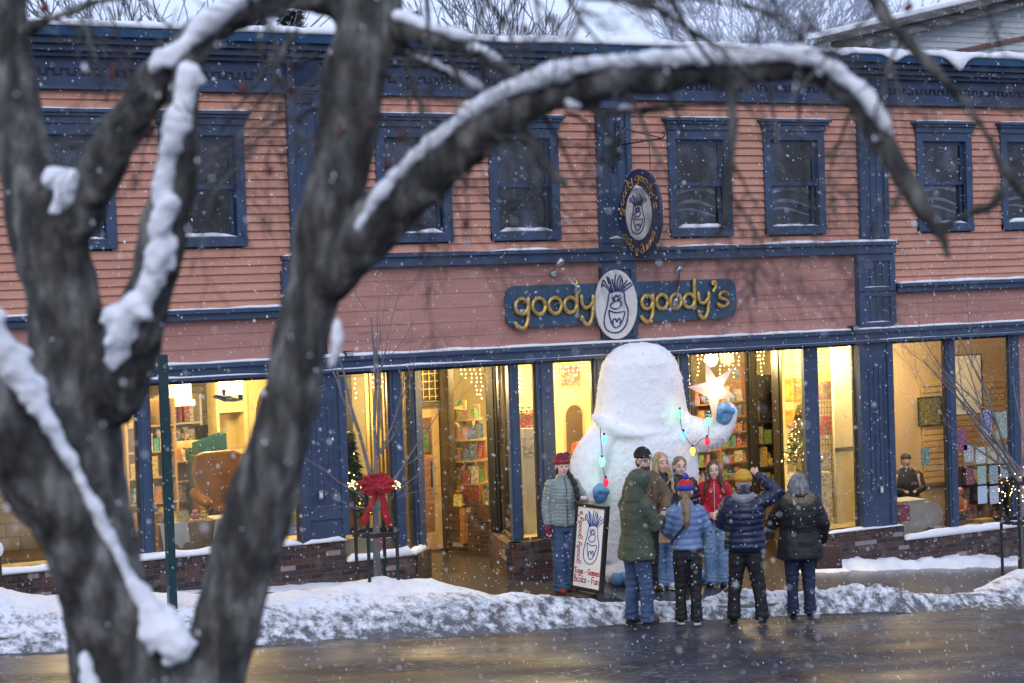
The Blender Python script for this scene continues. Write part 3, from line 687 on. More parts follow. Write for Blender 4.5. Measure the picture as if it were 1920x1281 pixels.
for i in range(6):
    p = a + (b-a)*(i+.5)/6; mb.ell((p.x-.03, p.y+.03, .60), (.07, .07, .045+.02*random.random()), 8, 6)
part('sill_snow', mb, SNOW, smooth=True)

# ------------------------------------------------------------------ rooms behind the glass
BLOCK = brickmat('painted_block', 1, 0)
for nd in BLOCK.node_tree.nodes:
    if nd.type == 'TEX_BRICK': nd.inputs['Brick Width'].default_value = .41; nd.inputs['Row Height'].default_value = .205; nd.inputs['Mortar Size'].default_value = .012
    if nd.type == 'VALTORGB':
        for e, c in zip(nd.color_ramp.elements, ((.20, .18, .14), (.24, .21, .16), (.17, .15, .12), (.22, .19, .15), (.26, .23, .18), (.19, .17, .14), (.28, .25, .2))): e.color = (*c, 1)
RCEIL = pm('ceiling_cream', (.6, .54, .4), rough=.9); FLOORW = pm('shop_floor', (.2, .12, .06), (.12, .07, .035), rough=.4, sc_=2, stretch=(1, 5, 1))
mb = MB(); mb.box(XL, XR, .122, 8, 3.001, 3.12); part('interior_ceiling', mb, RCEIL)
mb = MB(); mb.box(XL, 9.6, .125, 8, .3, .42); mb.box(9.6, 20.2, 3.5, 8, -.15, -.02); mb.box(18.2, XR, .125, 3.3, -.5, -.38); part('interior_floor', mb, FLOORW)
mb = MB(); mb.box(XL, 11.6, 5.4, 5.5, .42, 3.0); part('interior_wall', mb, BLOCK)
mb = MB(); mb.box(11.6, XR, 7.0, 7.1, -.5, 3.0); mb.box(AT(957, 2.1)[0], 14.35, 2.1, 2.2, -.2, 3.0); mb.slab((18.06, .15), (20.3, 3.3), -.5, 3.0, .05); mb.box(20.2, 20.26, 3.37, 7, -.5, 3.0); mb.box(XR-.1, XR, .125, 7, -.5, 3); mb.box(17.36, 19.0, 1.6, 1.68, -.2, 3.0)
part('interior_wall', mb, CREAM)
mb = MB(); mb.box(5.0, 9.6, .13, 1.0, .42, .84); mb.prism([(x640[0], .13, .3), (10.08, .13, .3), (10.4, .48, .3), (10.4, 1.5, .3), (x640[0], 1.5, .3)], (0, 0, 0), (0, 0, .25)); mb.box(R1[0]+.9, E0[0]-.05, .16, 2.05, 0, .55); mb.box(12.0, 12.9, .16, 1.1, 0, .55); mb.prism([(16.8, .16, -.3), (18.0, .16, -.3), (18.9, 1.55, -.3), (17.38, 1.55, -.3)], (0, 0, 0), (0, 0, .5)); part('display_deck', mb, pm('deck_cloth', (.55, .47, .3), rough=.8))
# white partition in the narrow misted window, slat wall in the right-hand room
mb = MB(); mb.box(AT(1562, 1.0)[0], 18.55, 1.0, 1.05, .2, 3.0); part('interior_wall', mb, WHITE)
SLAT = OAK
mb = MB(); sx0, sx1 = AT(1728, 3.2)[0], AT(1885, 3.2)[0]
for i in range(17): mb.box(sx0, sx1, 3.2, 3.25, .35+i*.105, .35+i*.105+.088)
mb.box(sx0, sx1, 3.23, 3.3, .3, 2.1); part('slat_wall', mb, pm('slat_board', (.66, .5, .26), (.56, .42, .2)))
mb = MB(); mb.box(20.0, XR-.1, 3.301, 3.36, -.4, 3.0); part('interior_wall', mb, pm('tan_wall', (.6, .47, .28), (.53, .41, .24), rough=.8, sc_=1))
def ptl(x, y, z, e, c=(1, .71, .31), r=.12):
    l = bpy.data.lights.new('lamp_light', 'POINT'); l.energy = e; l.color = c; l.shadow_soft_size = r
    o = bpy.data.objects.new('lamp_light', l); COL.objects.link(o); o.location = (x, y, z); return o
LG = 'round ceiling lamps inside the shop'
def lamp(x, y, e, where, c=(1, .71, .31), z=2.98):
    t = thing('ceiling_lamp', 'round warm ceiling lamp ' + where, 'lamp', (x, y, z), LG)
    m = MB(); m.tube([(x, y, z), (x, y, z-.03)], .085, 16); m.build('base', WHITE, t)
    m = MB(); m.ell((x, y, z-.03), (.07, .07, .03), 16, 8); m.build('shade', LAMP, t, smooth=True)
    ptl(x, y, z-.28, e*1.65, c)
for a in ((6.3, 1.6, 60, 'behind the window left of the green post'), (8.3, 2.7, 42, 'over the draped display table'), (9.0, 3.7, 85, 'deep in the room over the shelves of blue packs'), (9.75, .95, 55, 'in the bay window with the small decorated tree'), (11.3, 1.7, 55, 'over the first doorway recess'),
          (11.4, 4.9, 60, 'inside the first shop door'), (13.3, 3.2, 45, 'over the tower of boxed toys'), (12.45, .95, 40, 'in the narrow bay window behind the red beanie'), (13.45, 1.0, 60, 'over the arched niche'), (15.7, 1.3, 45, 'over the second doorway recess'), (17.2, 3.25, 85, 'over the crowded toy shelves behind the star'),
          (17.3, .95, 45, 'in the bay with the orange posters'), (17.85, .6, 14, 'over the white partition')):
    lamp(*a)
for a in ((18.9, 1.4, 42, 'over the person sitting in a cap'), (20.1, 2.2, 50, 'above the tall framed map'), (20.8, 1.0, 20, 'nearest to the taped notices')): lamp(*a, c=(1, .76, .45))

# ------------------------------------------------------------------ goods
PAL = {'teal': (.05, .35, .36), 'red': (.5, .04, .03), 'blue': (.04, .16, .45), 'yellow': (.7, .5, .06), 'white': (.75, .73, .68), 'green': (.1, .35, .08), 'orange': (.65, .22, .04), 'purple': (.22, .08, .3), 'brown': (.25, .13, .06), 'pink': (.65, .2, .3), 'black': (.03, .03, .035), 'kraft': (.42, .28, .15)}
TM = {}
def printed(n):
    """a box lid's print: the ground colour with blocks of other colours"""
    if n in TM: return TM[n]
    c = PAL[n]; m, nt, b = newmat('printed_' + n); b.inputs['Roughness'].default_value = .4
    tc = nt.nodes.new('ShaderNodeNewGeometry'); mp = nt.nodes.new('ShaderNodeMapping'); mp.inputs['Scale'].default_value = (1, 1, 1.7); nt.links.new(tc.outputs['Position'], mp.inputs[0])
    vo = nt.nodes.new('ShaderNodeTexNoise'); vo.inputs['Scale'].default_value = 13; vo.inputs['Detail'].default_value = 4; nt.links.new(mp.outputs[0], vo.inputs['Vector'])
    hs = nt.nodes.new('ShaderNodeHueSaturation'); hs.inputs['Saturation'].default_value = 2.2; hs.inputs['Value'].default_value = .7; nt.links.new(vo.outputs['Color'], hs.inputs['Color'])
    n2 = nt.nodes.new('ShaderNodeTexNoise'); n2.inputs['Scale'].default_value = 19; n2.inputs['Detail'].default_value = 6; nt.links.new(mp.outputs[0], n2.inputs['Vector'])
    gt = nt.nodes.new('ShaderNodeMapRange'); gt.inputs[1].default_value = .46; gt.inputs[2].default_value = .54; gt.inputs[4].default_value = .75; nt.links.new(n2.outputs[0], gt.inputs[0])
    mxx = nt.nodes.new('ShaderNodeMix'); mxx.data_type = 'RGBA'; mxx.inputs[6].default_value = (*c, 1); nt.links.new(gt.outputs[0], mxx.inputs[0]); nt.links.new(hs.outputs[0], mxx.inputs[7])
    nt.links.new(mxx.outputs[2], b.inputs['Base Color']); TM[n] = m; return m
BOXM = {}
def unitbox(col, kind):
    k = (col, kind)
    if k not in BOXM:
        m = MB()
        if kind == 'box': m.box(-.5, .5, -.5, .5, 0, 1); m.box(-.505, .505, -.505, .505, .72, .985)
        elif kind == 'tin': m.tube([(0, 0, 0), (0, 0, .92), (0, 0, .93), (0, 0, 1)], [.48, .48, .5, .5], 14)
        elif kind == 'book': m.box(-.5, .5, -.5, .5, 0, .04); m.box(-.5, .5, -.5, .5, .96, 1); m.box(-.5, -.44, -.5, .5, .04, .96); m.box(-.44, .47, -.46, .46, .04, .96)
        elif kind == 'bag':
            m.add([(-.5, -.5, 0), (.5, -.5, 0), (.5, .5, 0), (-.5, .5, 0), (-.5, -.4, .75), (.5, -.4, .75), (.5, .4, .75), (-.5, .4, .75)], [(0, 3, 2, 1), (0, 1, 5, 4), (1, 2, 6, 5), (2, 3, 7, 6), (3, 0, 4, 7)])
            m.tube([(-.2, -.42, .72), (-.17, -.42, .95), (.17, -.42, .95), (.2, -.42, .72)], .03, 5)
        elif kind == 'doll':
            m.ell((0, 0, .32), (.45, .4, .34), 10, 7); m.ell((0, -.02, .78), (.3, .28, .22), 10, 7); m.ell((-.22, 0, .95), (.1, .08, .1), 6, 5); m.ell((.22, 0, .95), (.1, .08, .1), 6, 5); m.ell((-.42, -.15, .4), (.14, .14, .2), 6, 5); m.ell((.42, -.15, .4), (.14, .14, .2), 6, 5); m.ell((-.22, -.38, .12), (.16, .2, .12), 6, 5); m.ell((.22, -.38, .12), (.16, .2, .12), 6, 5)
        elif kind == 'bottle': m.tube([(0, 0, 0), (0, 0, .6), (0, 0, .75), (0, 0, .98)], [.4, .4, .18, .18], 10)
        BOXM[k] = m.mesh('goods_' + kind, printed(col), smooth=kind == 'doll')
    return BOXM[k]
NMS = {'box': ('toy_box', 'box'), 'tin': ('toy_tin', 'tin'), 'book': ('picture_book', 'book'), 'bag': ('gift_bag', 'bag'), 'doll': ('plush_toy', 'plush toy'), 'bottle': ('bubble_bottle', 'bottle')}
def good(kind, col, x, y, z, w_, d_, h_, where, rz=0.0, lab=None):
    n, cat = NMS[kind]
    o = bpy.data.objects.new(n, unitbox(col, kind)); COL.objects.link(o); o.location = (x, y, z); o.scale = (w_, d_, h_); o.rotation_euler = (0, 0, rz)
    tag(o, lab or f'{col} {n.replace("_", " ")} {where}', cat, f'{col} {n.replace("_", " ")} goods {where}'); return o
def shelf_unit(x0, x1, y, zs, zt, d_, mat, label, fill=None, where='', dens=.9, kinds=('box',)*5+('tin', 'book', 'doll', 'bottle'), rz=0, hs=(.5, .92)):
    t = thing('shelf_unit', label, 'shelf', ((x0+x1)/2, y, zs[0]))
    m = MB(); m.box(x0-.03, x0, y, y+d_, zs[0]-.05, zt); m.box(x1, x1+.03, y, y+d_, zs[0]-.05, zt); m.build('side_panel', mat, t)
    m = MB(); m.box(x0, x1, y+d_, y+d_+.02, zs[0]-.05, zt); m.build('back_panel', mat, t)
    for z in zs:
        m = MB(); m.box(x0, x1, y, y+d_, z-.022, z); m.build('shelf', mat, t)
    if fill:
        zz = list(zs) + [zt]
        for a, b in zip(zz, zz[1:]):
            x = x0+.02; gap = (b-a-.03)
            lvl = ['lowest', 'low', 'middle', 'upper', 'topmost'][min(4, int(5*(a-zs[0]+.01)/(zt-zs[0])))]
            while x < x1-.06:
                w_ = random.choice((.06, .08, .1, .13, .17)); k = random.choice(kinds)
                if k == 'doll': w_ = .15
                if x+w_ > x1-.01: break
                if random.random() < dens: good(k, random.choice(fill), x+w_/2, y+d_*.42, a+.001, w_*.94, min(d_*.7, w_*1.5+.04), min(gap*random.uniform(*hs), .34), f'on the {lvl} board of {where}')
                x += w_+.006
    return t
def plan(u, y): return rat(u)*(22+y)
# shelves seen through the pane left of the green post and behind the trunk
shelf_unit(plan(235, 2.6), plan(275, 2.6)+.35, 2.6, [.9, 1.25, 1.6, 1.95, 2.3], 2.65, .3, OAK, 'oak shelf full of blue and orange packs behind the leftmost window', ['blue', 'teal', 'orange', 'yellow', 'red', 'white'], 'the leftmost oak shelf')
shelf_unit(plan(290, 4.2), plan(372, 4.2), 4.2, [.95, 1.3, 1.62, 1.92, 2.2], 2.6, .3, WHITE, 'white shelf of blue packs against the block wall', ['blue', 'blue', 'teal', 'white', 'red', 'kraft'], 'the white shelf by the block wall')
shelf_unit(plan(296, 2.9), plan(380, 2.9), 2.9, [.9, 1.2, 1.48, 1.76], 2.02, .22, OAK, 'low oak rack of mixed small packs before the white shelf', ['blue', 'teal', 'white', 'black', 'orange', 'blue', 'green'], 'the low oak rack', kinds=('box', 'box', 'book', 'doll', 'bottle', 'tin'))
shelf_unit(plan(376, 3.9), plan(402, 3.9), 3.9, [1.0, 1.35, 1.75], 2.15, .25, BLACKT, 'small dark rack of black packs beside the arched cabinet', ['black', 'brown', 'red'], 'the small dark rack')
# cream cabinet with an arch
t = thing('arched_cabinet', 'cream cabinet with a tall arched opening behind the brown armchair', 'cabinet', (9.4, 3.5, .42))
xa, xb = plan(403, 3.5), plan(492, 3.5); xm = plan(462, 3.5)
m = MB(); m.box(xa, xm-.02, 3.5, 3.9, .42, 1.15); m.box(xa, xa+.04, 3.5, 3.9, 1.15, 2.98); m.box(xm-.06, xm, 3.5, 3.9, .42, 2.98); m.box(xa+.04, xm-.06, 3.5, 3.9, 1.75, 1.8); m.box(xa+.04, xm-.06, 3.5, 3.9, 2.35, 2.6); m.box(xa+.04, xm-.06, 3.88, 3.9, 1.15, 2.98); m.build('cabinet_body', CREAM, t)
m = MB(); poly = []
xw, xe, za = xm+.12, xm+.12+.42, 2.2
pts = [(xw, 3.52, .8)] + [((xw+xe)/2 - .21*math.cos(a), 3.52, za + .5*math.sin(a)) for a in lin(0, math.pi, 12)] + [(xe, 3.52, .8)]
fr = [(xm, 3.52, .42), (xm, 3.52, 2.98), (xb+.6, 3.52, 2.98), (xb+.6, 3.52, .42)]
m.add(pts + [(xm, 3.52, .8), (xm, 3.52, 2.98), (xb+.6, 3.52, 2.98), (xb+.6, 3.52, .8)], [(0, 1, 15, 14)] + [(i, i+1, 15) for i in range(1, 7)] + [(7, 16, 15)] + [(i, i+1, 16) for i in range(7, 13)] + [(13, 17, 16)]); m.build('arch_panel', CREAM, t)
# armchair
def armchair(x, y, z, s, mat, label):
    t = thing('armchair', label, 'armchair', (x, y, z))
    m = MB(); m.prism([(x-.31*s, y+.3*s, z+.35*s), (x+.31*s, y+.3*s, z+.35*s), (x+.37*s, y+.34*s, z+.9*s), (x+.33*s, y+.36*s, z+1.1*s), (x+.2*s, y+.37*s, z+1.14*s), (x-.2*s, y+.37*s, z+1.14*s), (x-.33*s, y+.36*s, z+1.1*s), (x-.37*s, y+.34*s, z+.9*s)], (0, 0, 0), (0, -.11*s, 0)); m.build('backrest', mat, t, bevel=.03*s, fix=True)
    m = MB(); m.box(x-.3*s, x+.3*s, y-.3*s, y+.3*s, z+.22*s, z+.44*s); m.build('seat', mat, t, bevel=.04*s)
    for sx in (-1, 1):
        m = MB(); m.tube([(x+sx*.34*s, y-.22*s, z+.5*s), (x+sx*.36*s, y+.05*s, z+.55*s), (x+sx*.34*s, y+.3*s, z+.6*s)], [.07*s, .08*s, .08*s], 10, round_=True); m.obox((x+sx*.34*s, y+.03*s, z+.35*s), (.05*s, 0, 0), (0, .24*s, 0), (0, 0, .18*s)); m.build('arm', mat, t, smooth=True)
        for sy in (-.22, .24):
            m = MB(); m.tube([(x+sx*.26*s, y+sy*s, z+.25*s), (x+sx*.3*s, y+sy*s, z)], [.03*s, .018*s], 8); m.build('leg', WOOD, t)
p = P(425, 925, 1.5); armchair(p.x, 1.5, .84, .98, pm('tan_leather', (.20, .085, .02), (.12, .05, .012), rough=.4, sc_=5), 'tan leather armchair behind the draped display table')
# display table with cloths
t = thing('display_table', 'brown fronted display table with white cloths hung over it', 'table', (7.5, .4, .85))
xa, xb = plan(286, .35), plan(470, .35)
m = MB(); m.box(xa, xb, .35, .8, .85, 1.22); m.build('table_body', pm('kraft_brown', (.26, .17, .1), (.2, .13, .075), rough=.7), t)
CLOTH = pm('white_cloth', (.72, .72, .72), (.6, .6, .62), rough=.9)
for k, (ua, ub, dz) in enumerate(((288, 340, .33), (393, 452, .35))):
    a, b = plan(ua, .33), plan(ub, .33); n = 24; vs = []
    for j in range(9):
        for i in range(n+1):
            q = i/n; xx = a+(b-a)*q; sagz = 1.235 - dz*(j/8)*(1-.25*abs(math.sin(q*5+k)))
            vs.append((xx - (.05 if k else -.04)*j/8, .325 - .02*math.sin(q*30)*j/8, sagz))
    m = MB(); m.add(vs, [(j*(n+1)+i, j*(n+1)+i+1, (j+1)*(n+1)+i+1, (j+1)*(n+1)+i) for j in range(8) for i in range(n)]); m.box(a, b, .33, .75, 1.222, 1.232)
    o = tag(m.build('cloth', CLOTH, None, smooth=False), 'white cloth hung over the display table beside the green post' if k == 0 else 'white cloth hung over the display table nearer the leaning trunk', 'cloth', 'cloths on the display table')
def at(u, v, y): return P(u, v, y)
for u, v, k, c, s in ((300, 935, 'doll', 'green', .14), (338, 925, 'bag', 'yellow', .16), (364, 932, 'doll', 'pink', .12), (380, 932, 'doll', 'yellow', .1), (296, 915, 'tin', 'orange', .12)):
    p = at(u, v, .5); good(k, c, p.x, .5, 1.235, s, s, s, 'on the draped display table by the green post')
p = at(395, 838, 2.6)
m = MB(); m.add([(p.x-.2, 2.5, p.z-.1), (p.x+.2, 2.5, p.z-.1), (p.x+.2, 2.8, p.z-.1), (p.x-.2, 2.8, p.z-.1), (p.x-.2, 2.5, p.z+.06), (p.x+.2, 2.5, p.z+.18), (p.x+.2, 2.8, p.z+.18), (p.x-.2, 2.8, p.z+.06)], [(0, 1, 5, 4), (1, 2, 6, 5), (2, 3, 7, 6), (3, 0, 4, 7), (0, 3, 2, 1)])
m.box(p.x-.25, p.x+.25, 2.45, 2.85, .42, p.z-.101)
tag(m.build('display_bin', pm('teal_bin', (.02, .13, .17))), 'dark teal slanted bin behind the tan armchair', 'bin')
# toy aeroplane hanging
p = at(422, 747, .9); t = thing('toy_plane', 'toy aeroplane with a blue tail hanging by a thread in the window', 'toy', p)
m = MB(); m.tube([p + V((-.14, 0, .03)), p + V((0, 0, 0)), p + V((.14, .02, -.03)), p + V((.24, .03, -.03))], [.02, .045, .025, .01], 8, round_=True); m.build('fuselage', printed('blue'), t)
m = MB(); m.obox(p + V((-.02, 0, .035)), (.035, 0, 0), (0, .2, 0), (0, 0, .006)); m.build('wing', WHITE, t)
m = MB(); m.obox(p + V((.22, .03, .0)), (.03, 0, 0), (0, .004, 0), (0, 0, .04)); m.build('tail', printed('blue'), t)
m = MB(); m.ell(p + V((-.02, -.02, .085)), (.035, .035, .045), 8, 6); m.build('pilot', printed('kraft'), t)
m = MB(); m.tube([p + V((-.02, 0, .04)), (p.x-.02, .9, 2.99)], .002, 4); m.build('thread', BLACK, t)
# slatted white crate beam near the ceiling
t = thing('slatted_rack', 'white slatted rack fixed under the ceiling by the block wall', 'rack', at(330, 735, 3.2))
m = MB(); xa, xb = plan(300, 3.2), plan(358, 3.2)
for i in range(12): m.box(xa+i*(xb-xa)/12, xa+i*(xb-xa)/12+.03, 3.2, 3.22, 2.55, 2.95)
m.build('slats', WHITE, t); m = MB(); m.box(xa-.02, xb+.05, 3.225, 3.25, 2.5, 2.58); m.box(xa-.02, xb+.05, 3.225, 3.25, 2.9, 2.97); m.build('rail', WHITE, t)
# christmas trees
NEEDLE = pm('fir_needles', (.03, .09, .03), (.015, .05, .02), rough=.7, sc_=20)
def bulb_string(name, label, pts, wire, parent_kind='string lights', group=None, r=.0075, mat=BULB):
    t = thing(name, label, parent_kind, pts[0] if pts else (0, 0, 0), group)
    if wire:
        m = MB()
        for a in wire: m.tube(a, .0022, 4)
        m.build('wire', pm('wire_amber', (.35, .25, .1)) if 'wire_amber' not in MATS else MATS['wire_amber'], t)
    base = None
    for i, p in enumerate(pts):
        if i >= 60: break
        if base is None:
            b = MB(); b.ell((0, 0, 0), (r, r, r*1.5), 6, 4); base = b.mesh('bulb', mat)
        o = bpy.data.objects.new('bulb', base); COL.objects.link(o); o.parent = t; o.location = V(p) - t.location
    if len(pts) > 60:
        b = MB()
        for p in pts[60:]: b.ell(p, (r, r, r*1.5), 5, 4)
        o = b.build('bulb', mat, t); o['kind'] = 'stuff'
    return t
def xmas_tree(x, y, z, h, r, label, lights=40, balls=True):
    t = thing('christmas_tree', label, 'christmas tree', (x, y, z)); m = MB(); rr = random.Random(int(x*100))
    for i in range(900):
        q = rr.random()**.8; zz = z+.14*h + q*h*.86; rad = r*(1-q)*1.02+.01; a = rr.uniform(0, 2*math.pi); q2 = rr.uniform(.35, 1)
        c = V((x+math.cos(a)*rad*q2, y+math.sin(a)*rad*q2, zz)); d = V((math.cos(a), math.sin(a), -.35+rr.uniform(-.2, .3))).normalized()*h*.065; e = d.cross(V((0, 0, 1))).normalized()*h*.014
        m.add([c-e, c+d, c+e, c-d*.3+V((0, 0, .02))], [(0, 1, 2), (0, 2, 3)]); m.add([c+V((0, 0, h*.012)), c+d, c-V((0, 0, h*.012))], [(0, 1, 2)])
    m.build('foliage', NEEDLE, t); m = MB(); m.tube([(x, y, z), (x, y, z+h*.9)], [h*.022, .004], 8); m.build('trunk', WOOD, t)
    m = MB(); m.tube([(x, y, z-.001), (x, y, z+.05*h)], r*.35, 12); m.build('stand', BLACK, t)
    pts = []
    for i in range(lights):
        q = (i+.5)/lights; a = i*2.4; rad = r*(1-q)*1.05+.012; pts.append((x+math.cos(a)*rad, y+math.sin(a)*rad, z+.15*h+q*h*.83))
    bulb_string('string_lights', 'warm tiny lights wound round ' + label.split(' in ')[0].split(' behind')[0], pts, [], r=.007)
p = at(655, 850, .75); xmas_tree(p.x, .75, .84, 1.35, .26, 'small dark green christmas tree in the bay left of the first door', 14)
p = at(1503, 800, 1.2); xmas_tree(p.x, 1.2, 1.0, 1.05, .3, 'lit christmas tree behind the posts right of the second entry', 60)
# stand/gifts under them
m = MB(); m.box(p.x-.12, p.x+.38, .98, 1.45, .2, 1.0); tag(m.build('display_plinth', printed('white')), 'plinth in pale printed wrap under the lit christmas tree', 'plinth')
p = at(655, 960, .75); m = MB(); m.box(p.x-.3, p.x+.2, .55, 1.0, .55, .84); tag(m.build('display_plinth', printed('blue')), 'plinth in printed blue wrap under the small dark tree', 'plinth')
for u, v, c in ((655, 985, 'red'), (672, 1010, 'white'), (690, 985, 'green'), (706, 1012, 'pink'), (722, 992, 'purple'), (648, 1015, 'teal')):
    p = at(u, v, .4); good('box', c, p.x, .3+.12*random.random(), .551, .17, .15, random.uniform(.12, .28), 'among the gifts in the bay left of the first door', rz=random.uniform(-.4, .4))
CURG = pm('gold_curtain', (.5, .34, .13), (.38, .25, .08), rough=.7, sc_=3, stretch=(8, 1, 1))
xa, xb = plan(682, 1.3), plan(742, 1.3); n = 40; m = MB()
vs = [(xa+(xb-xa)*i/n, 1.3+.03*math.sin(i*1.3), z) for z in (.6, 2.95) for i in range(n+1)]; m.add(vs, [(i, i+1, n+2+i, n+1+i) for i in range(n)])
tag(m.build('curtain', CURG, smooth=True), 'gold floor length curtain behind the small street tree', 'curtain')
shelf_unit(plan(645, 3.2), plan(690, 3.2), 3.2, [.9, 1.3, 1.7, 2.1], 2.6, .28, WHITE, 'white shelf behind the small dark christmas tree', ['white', 'red', 'blue', 'kraft'], 'the white shelf behind the small dark tree')
# inside the first door
shelf_unit(plan(783, 5.2), plan(826, 5.2)+.3, 5.2, [.2, .6, 1.0, 1.4], 2.1, .3, WOOD, 'wooden rack of picture books seen through the first shop door', ['green', 'orange', 'white', 'red'], 'the rack inside the first door', kinds=('book', 'box', 'doll'))
# tower of boxes and goods in the splayed display window
bx, by = 12.74, 3.52
t = thing('display_tower', 'tiered wooden display tower stacked with boxed toys beside the door', 'display stand', (bx, by, .6))
m = MB(); m.box(12.35, 13.4, 2.9, 4.2, .2, .72); m.build('deck', WOOD, t)
for i, (z, r) in enumerate(((1.05, .34), (1.4, .34), (1.72, .32), (2.02, .27))):
    m = MB(); m.tube([(bx, by, z-.02), (bx, by, z)], r, 18); m.build('shelf', OAK, t)
m = MB(); m.tube([(bx, by, .72), (bx, by, 2.3)], .035, 10); m.build('pole', OAK, t)
for z, r, h in ((.722, .38, .3), (1.05, .3, .3), (1.4, .3, .28), (1.72, .28, .26), (2.02, .22, .22)):
    for a in lin(math.pi*.72, math.pi*1.95, 9):
        cc = random.choice(['teal', 'orange', 'white', 'yellow', 'red', 'green', 'blue', 'kraft'])
        good(random.choice(('box', 'box', 'box', 'tin', 'book')), cc, bx+r*math.cos(a)*.82, by+r*math.sin(a)*.82, z, .13, .1, h*random.uniform(.6, .98), f'on the {["bottom", "second", "third", "fourth", "top"][[.722, 1.05, 1.4, 1.72, 2.02].index(z)]} tier of the display tower', rz=a+1.57)
p = (12.74, 2.68)
o = good('doll', 'white', p[0], p[1], .75, .24, .2, .42, '', rz=-.9, lab='large white plush dog low in the splayed window'); del o['group']
good('box', 'red', 12.55, 3.0, .722, .26, .05, .34, '', rz=-1.1, lab='red and green board game leaning beside the white plush dog')
good('bag', 'yellow', 12.42, 3.15, .722, .16, .12, .26, '', rz=-1.1, lab='yellow gift bag in the corner by the first door')
# narrow bay and niche bay
p = at(990, 800, 1.0); m = MB(); m.box(p.x-.12, p.x+.22, .9, 1.25, .55, p.z-.02); tag(m.build('display_plinth', WHITE), 'tall white plinth in the narrow bay window', 'plinth')
good('box', 'red', p.x+.05, 1.05, p.z-.02, .24, .2, .2, '', lab='red toy chest on the tall white plinth')
for i, c in enumerate(('green', 'orange', 'yellow')): good('doll', c, p.x-.05+i*.09, 1.04, p.z+.18, .1, .1, .12, 'on the red toy chest of the white plinth')
def flat(name, label, cat, c0, c1, y, z0, z1, mat, frame=None, group=None):
    t = thing(name, label, cat, ((c0+c1)/2, y, z0), group) if frame else None
    m = MB(); m.box(c0, c1, y-.004, y, z0, z1); o = m.build('print' if t else name, mat, t)
    if t:
        m = MB(); f = .018
        for q in ((c0-f, c0, z0-f, z1+f), (c1, c1+f, z0-f, z1+f), (c0, c1, z0-f, z0), (c0, c1, z1, z1+f)): m.box(q[0], q[1], y-.02, y, q[2], q[3])
        m.build('frame', frame, t)
    else: tag(o, label, cat, group)
    return t or o
q0, q1 = at(985, 860, .9), at(1002, 820, .9); flat('poster', 'black and white printed sheet hung in the narrow bay window', 'poster', q0.x-.05, q1.x+.03, .88, q0.z, q1.z, printed('white'))
# niche
cx = plan(1073, 2.1); ni = thing('arched_niche', 'arched niche with painted shade on the yellow wall with a red armchair in front', 'niche', (cx, 2.1, .6))
m = MB(); pts = [(cx-.16, 2.094, .62)] + [(cx - .16*math.cos(a), 2.094, 2.05+.18*math.sin(a)) for a in lin(0, math.pi, 12)] + [(cx+.16, 2.094, .62)]
m.add(pts, [tuple(range(len(pts)))]); m.build('opening', pm('niche_shade', (.10, .06, .03)), ni)  # flat sheet on the wall, the recess's shade put into its dark colour
m = MB()
for a, b in zip(pts, pts[1:]): m.tube([a, b], .018, 6)
m.build('arch_trim', OAK, ni)
armchair(cx-.04, 1.55, 1.0, .62, pm('red_leather', (.42, .07, .02), (.3, .04, .015), rough=.4), 'small red armchair before the arched niche')
m = MB(); m.box(cx-.5, cx+.4, 1.2, 2.0, .55, .995); tag(m.build('display_plinth', printed('kraft')), 'straw coloured display box under the red armchair', 'plinth')
q0, q1 = at(1063, 725, 1.9), at(1098, 685, 1.9); flat('picture', 'framed colourful wreath picture high on the yellow wall', 'picture', q0.x, q1.x, 2.08, q0.z, q1.z, printed('brown'), OAK)
good('box', 'black', cx-.35, .8, .551, .3, .2, .3, '', lab='dark toy box low in the bay behind the sage jacket')
good('box', 'kraft', cx+.1, .7, .551, .26, .2, .5, '', lab='tall kraft toy box low in the bay behind the sage jacket')
# second shop: crowded shelves
for k, (ua, ub, y) in enumerate(((1296, 1345, 4.2), (1349, 1402, 4.4))):
    shelf_unit(plan(ua, y), plan(ub, y), y, [0.0, .3, .6, .88, 1.14, 1.4, 1.66, 1.92], 2.25, .3, WOOD, ('tall wooden shelf crowded with toys under the star' if k == 0 else 'tall wooden shelf crowded with toys right of the star'), ['red', 'yellow', 'green', 'blue', 'white', 'orange', 'pink', 'teal'], ('the crowded shelf under the star' if k == 0 else 'the crowded shelf right of the star'), kinds=('box', 'tin', 'bottle', 'book', 'doll'))
shelf_unit(plan(1419, 4.8), plan(1452, 4.8), 4.8, [.3, .7, 1.1, 1.5], 2.3, .3, BLACKT, 'dark rack inside the second shop door', ['green', 'yellow', 'kraft', 'white'], 'the dark rack inside the second door')
q0, q1 = at(1384, 735, 4.3), at(1400, 690, 4.3); flat('banner', 'dark red banner hanging above the crowded shelf', 'banner', q0.x, q1.x+.1, 4.2, q0.z-.1, q1.z+.1, pm('dark_red', (.2, .03, .02)))
ORA = pm('orange_poster', (.75, .38, .08), (.6, .2, .05), rough=.5, sc_=9, lo=.42, hi=.5)
q0, q1 = at(1474, 747, 1.58), at(1505, 712, 1.58); flat('poster', 'upper orange poster on the yellow wall behind the christmas tree', 'poster', q0.x, q1.x+.1, 1.59, q0.z-.05, q1.z+.05, ORA, None)
q0, q1 = at(1474, 800, 1.58), at(1500, 767, 1.58); flat('poster', 'lower orange poster on the yellow wall behind the christmas tree', 'poster', q0.x, q1.x, 1.585, q0.z, q1.z, ORA, None)
gx0, gx1 = plan(1533, 1.3), plan(1565, 1.3); t = thing('wire_grid', 'black wire display grid between the blue post and the white partition', 'display rack', (gx0, 1.3, .6)); m = MB()
for x in lin(gx0, gx1, 7): m.tube([(x, 1.3, .55), (x, 1.3, 2.3)], .004, 5)
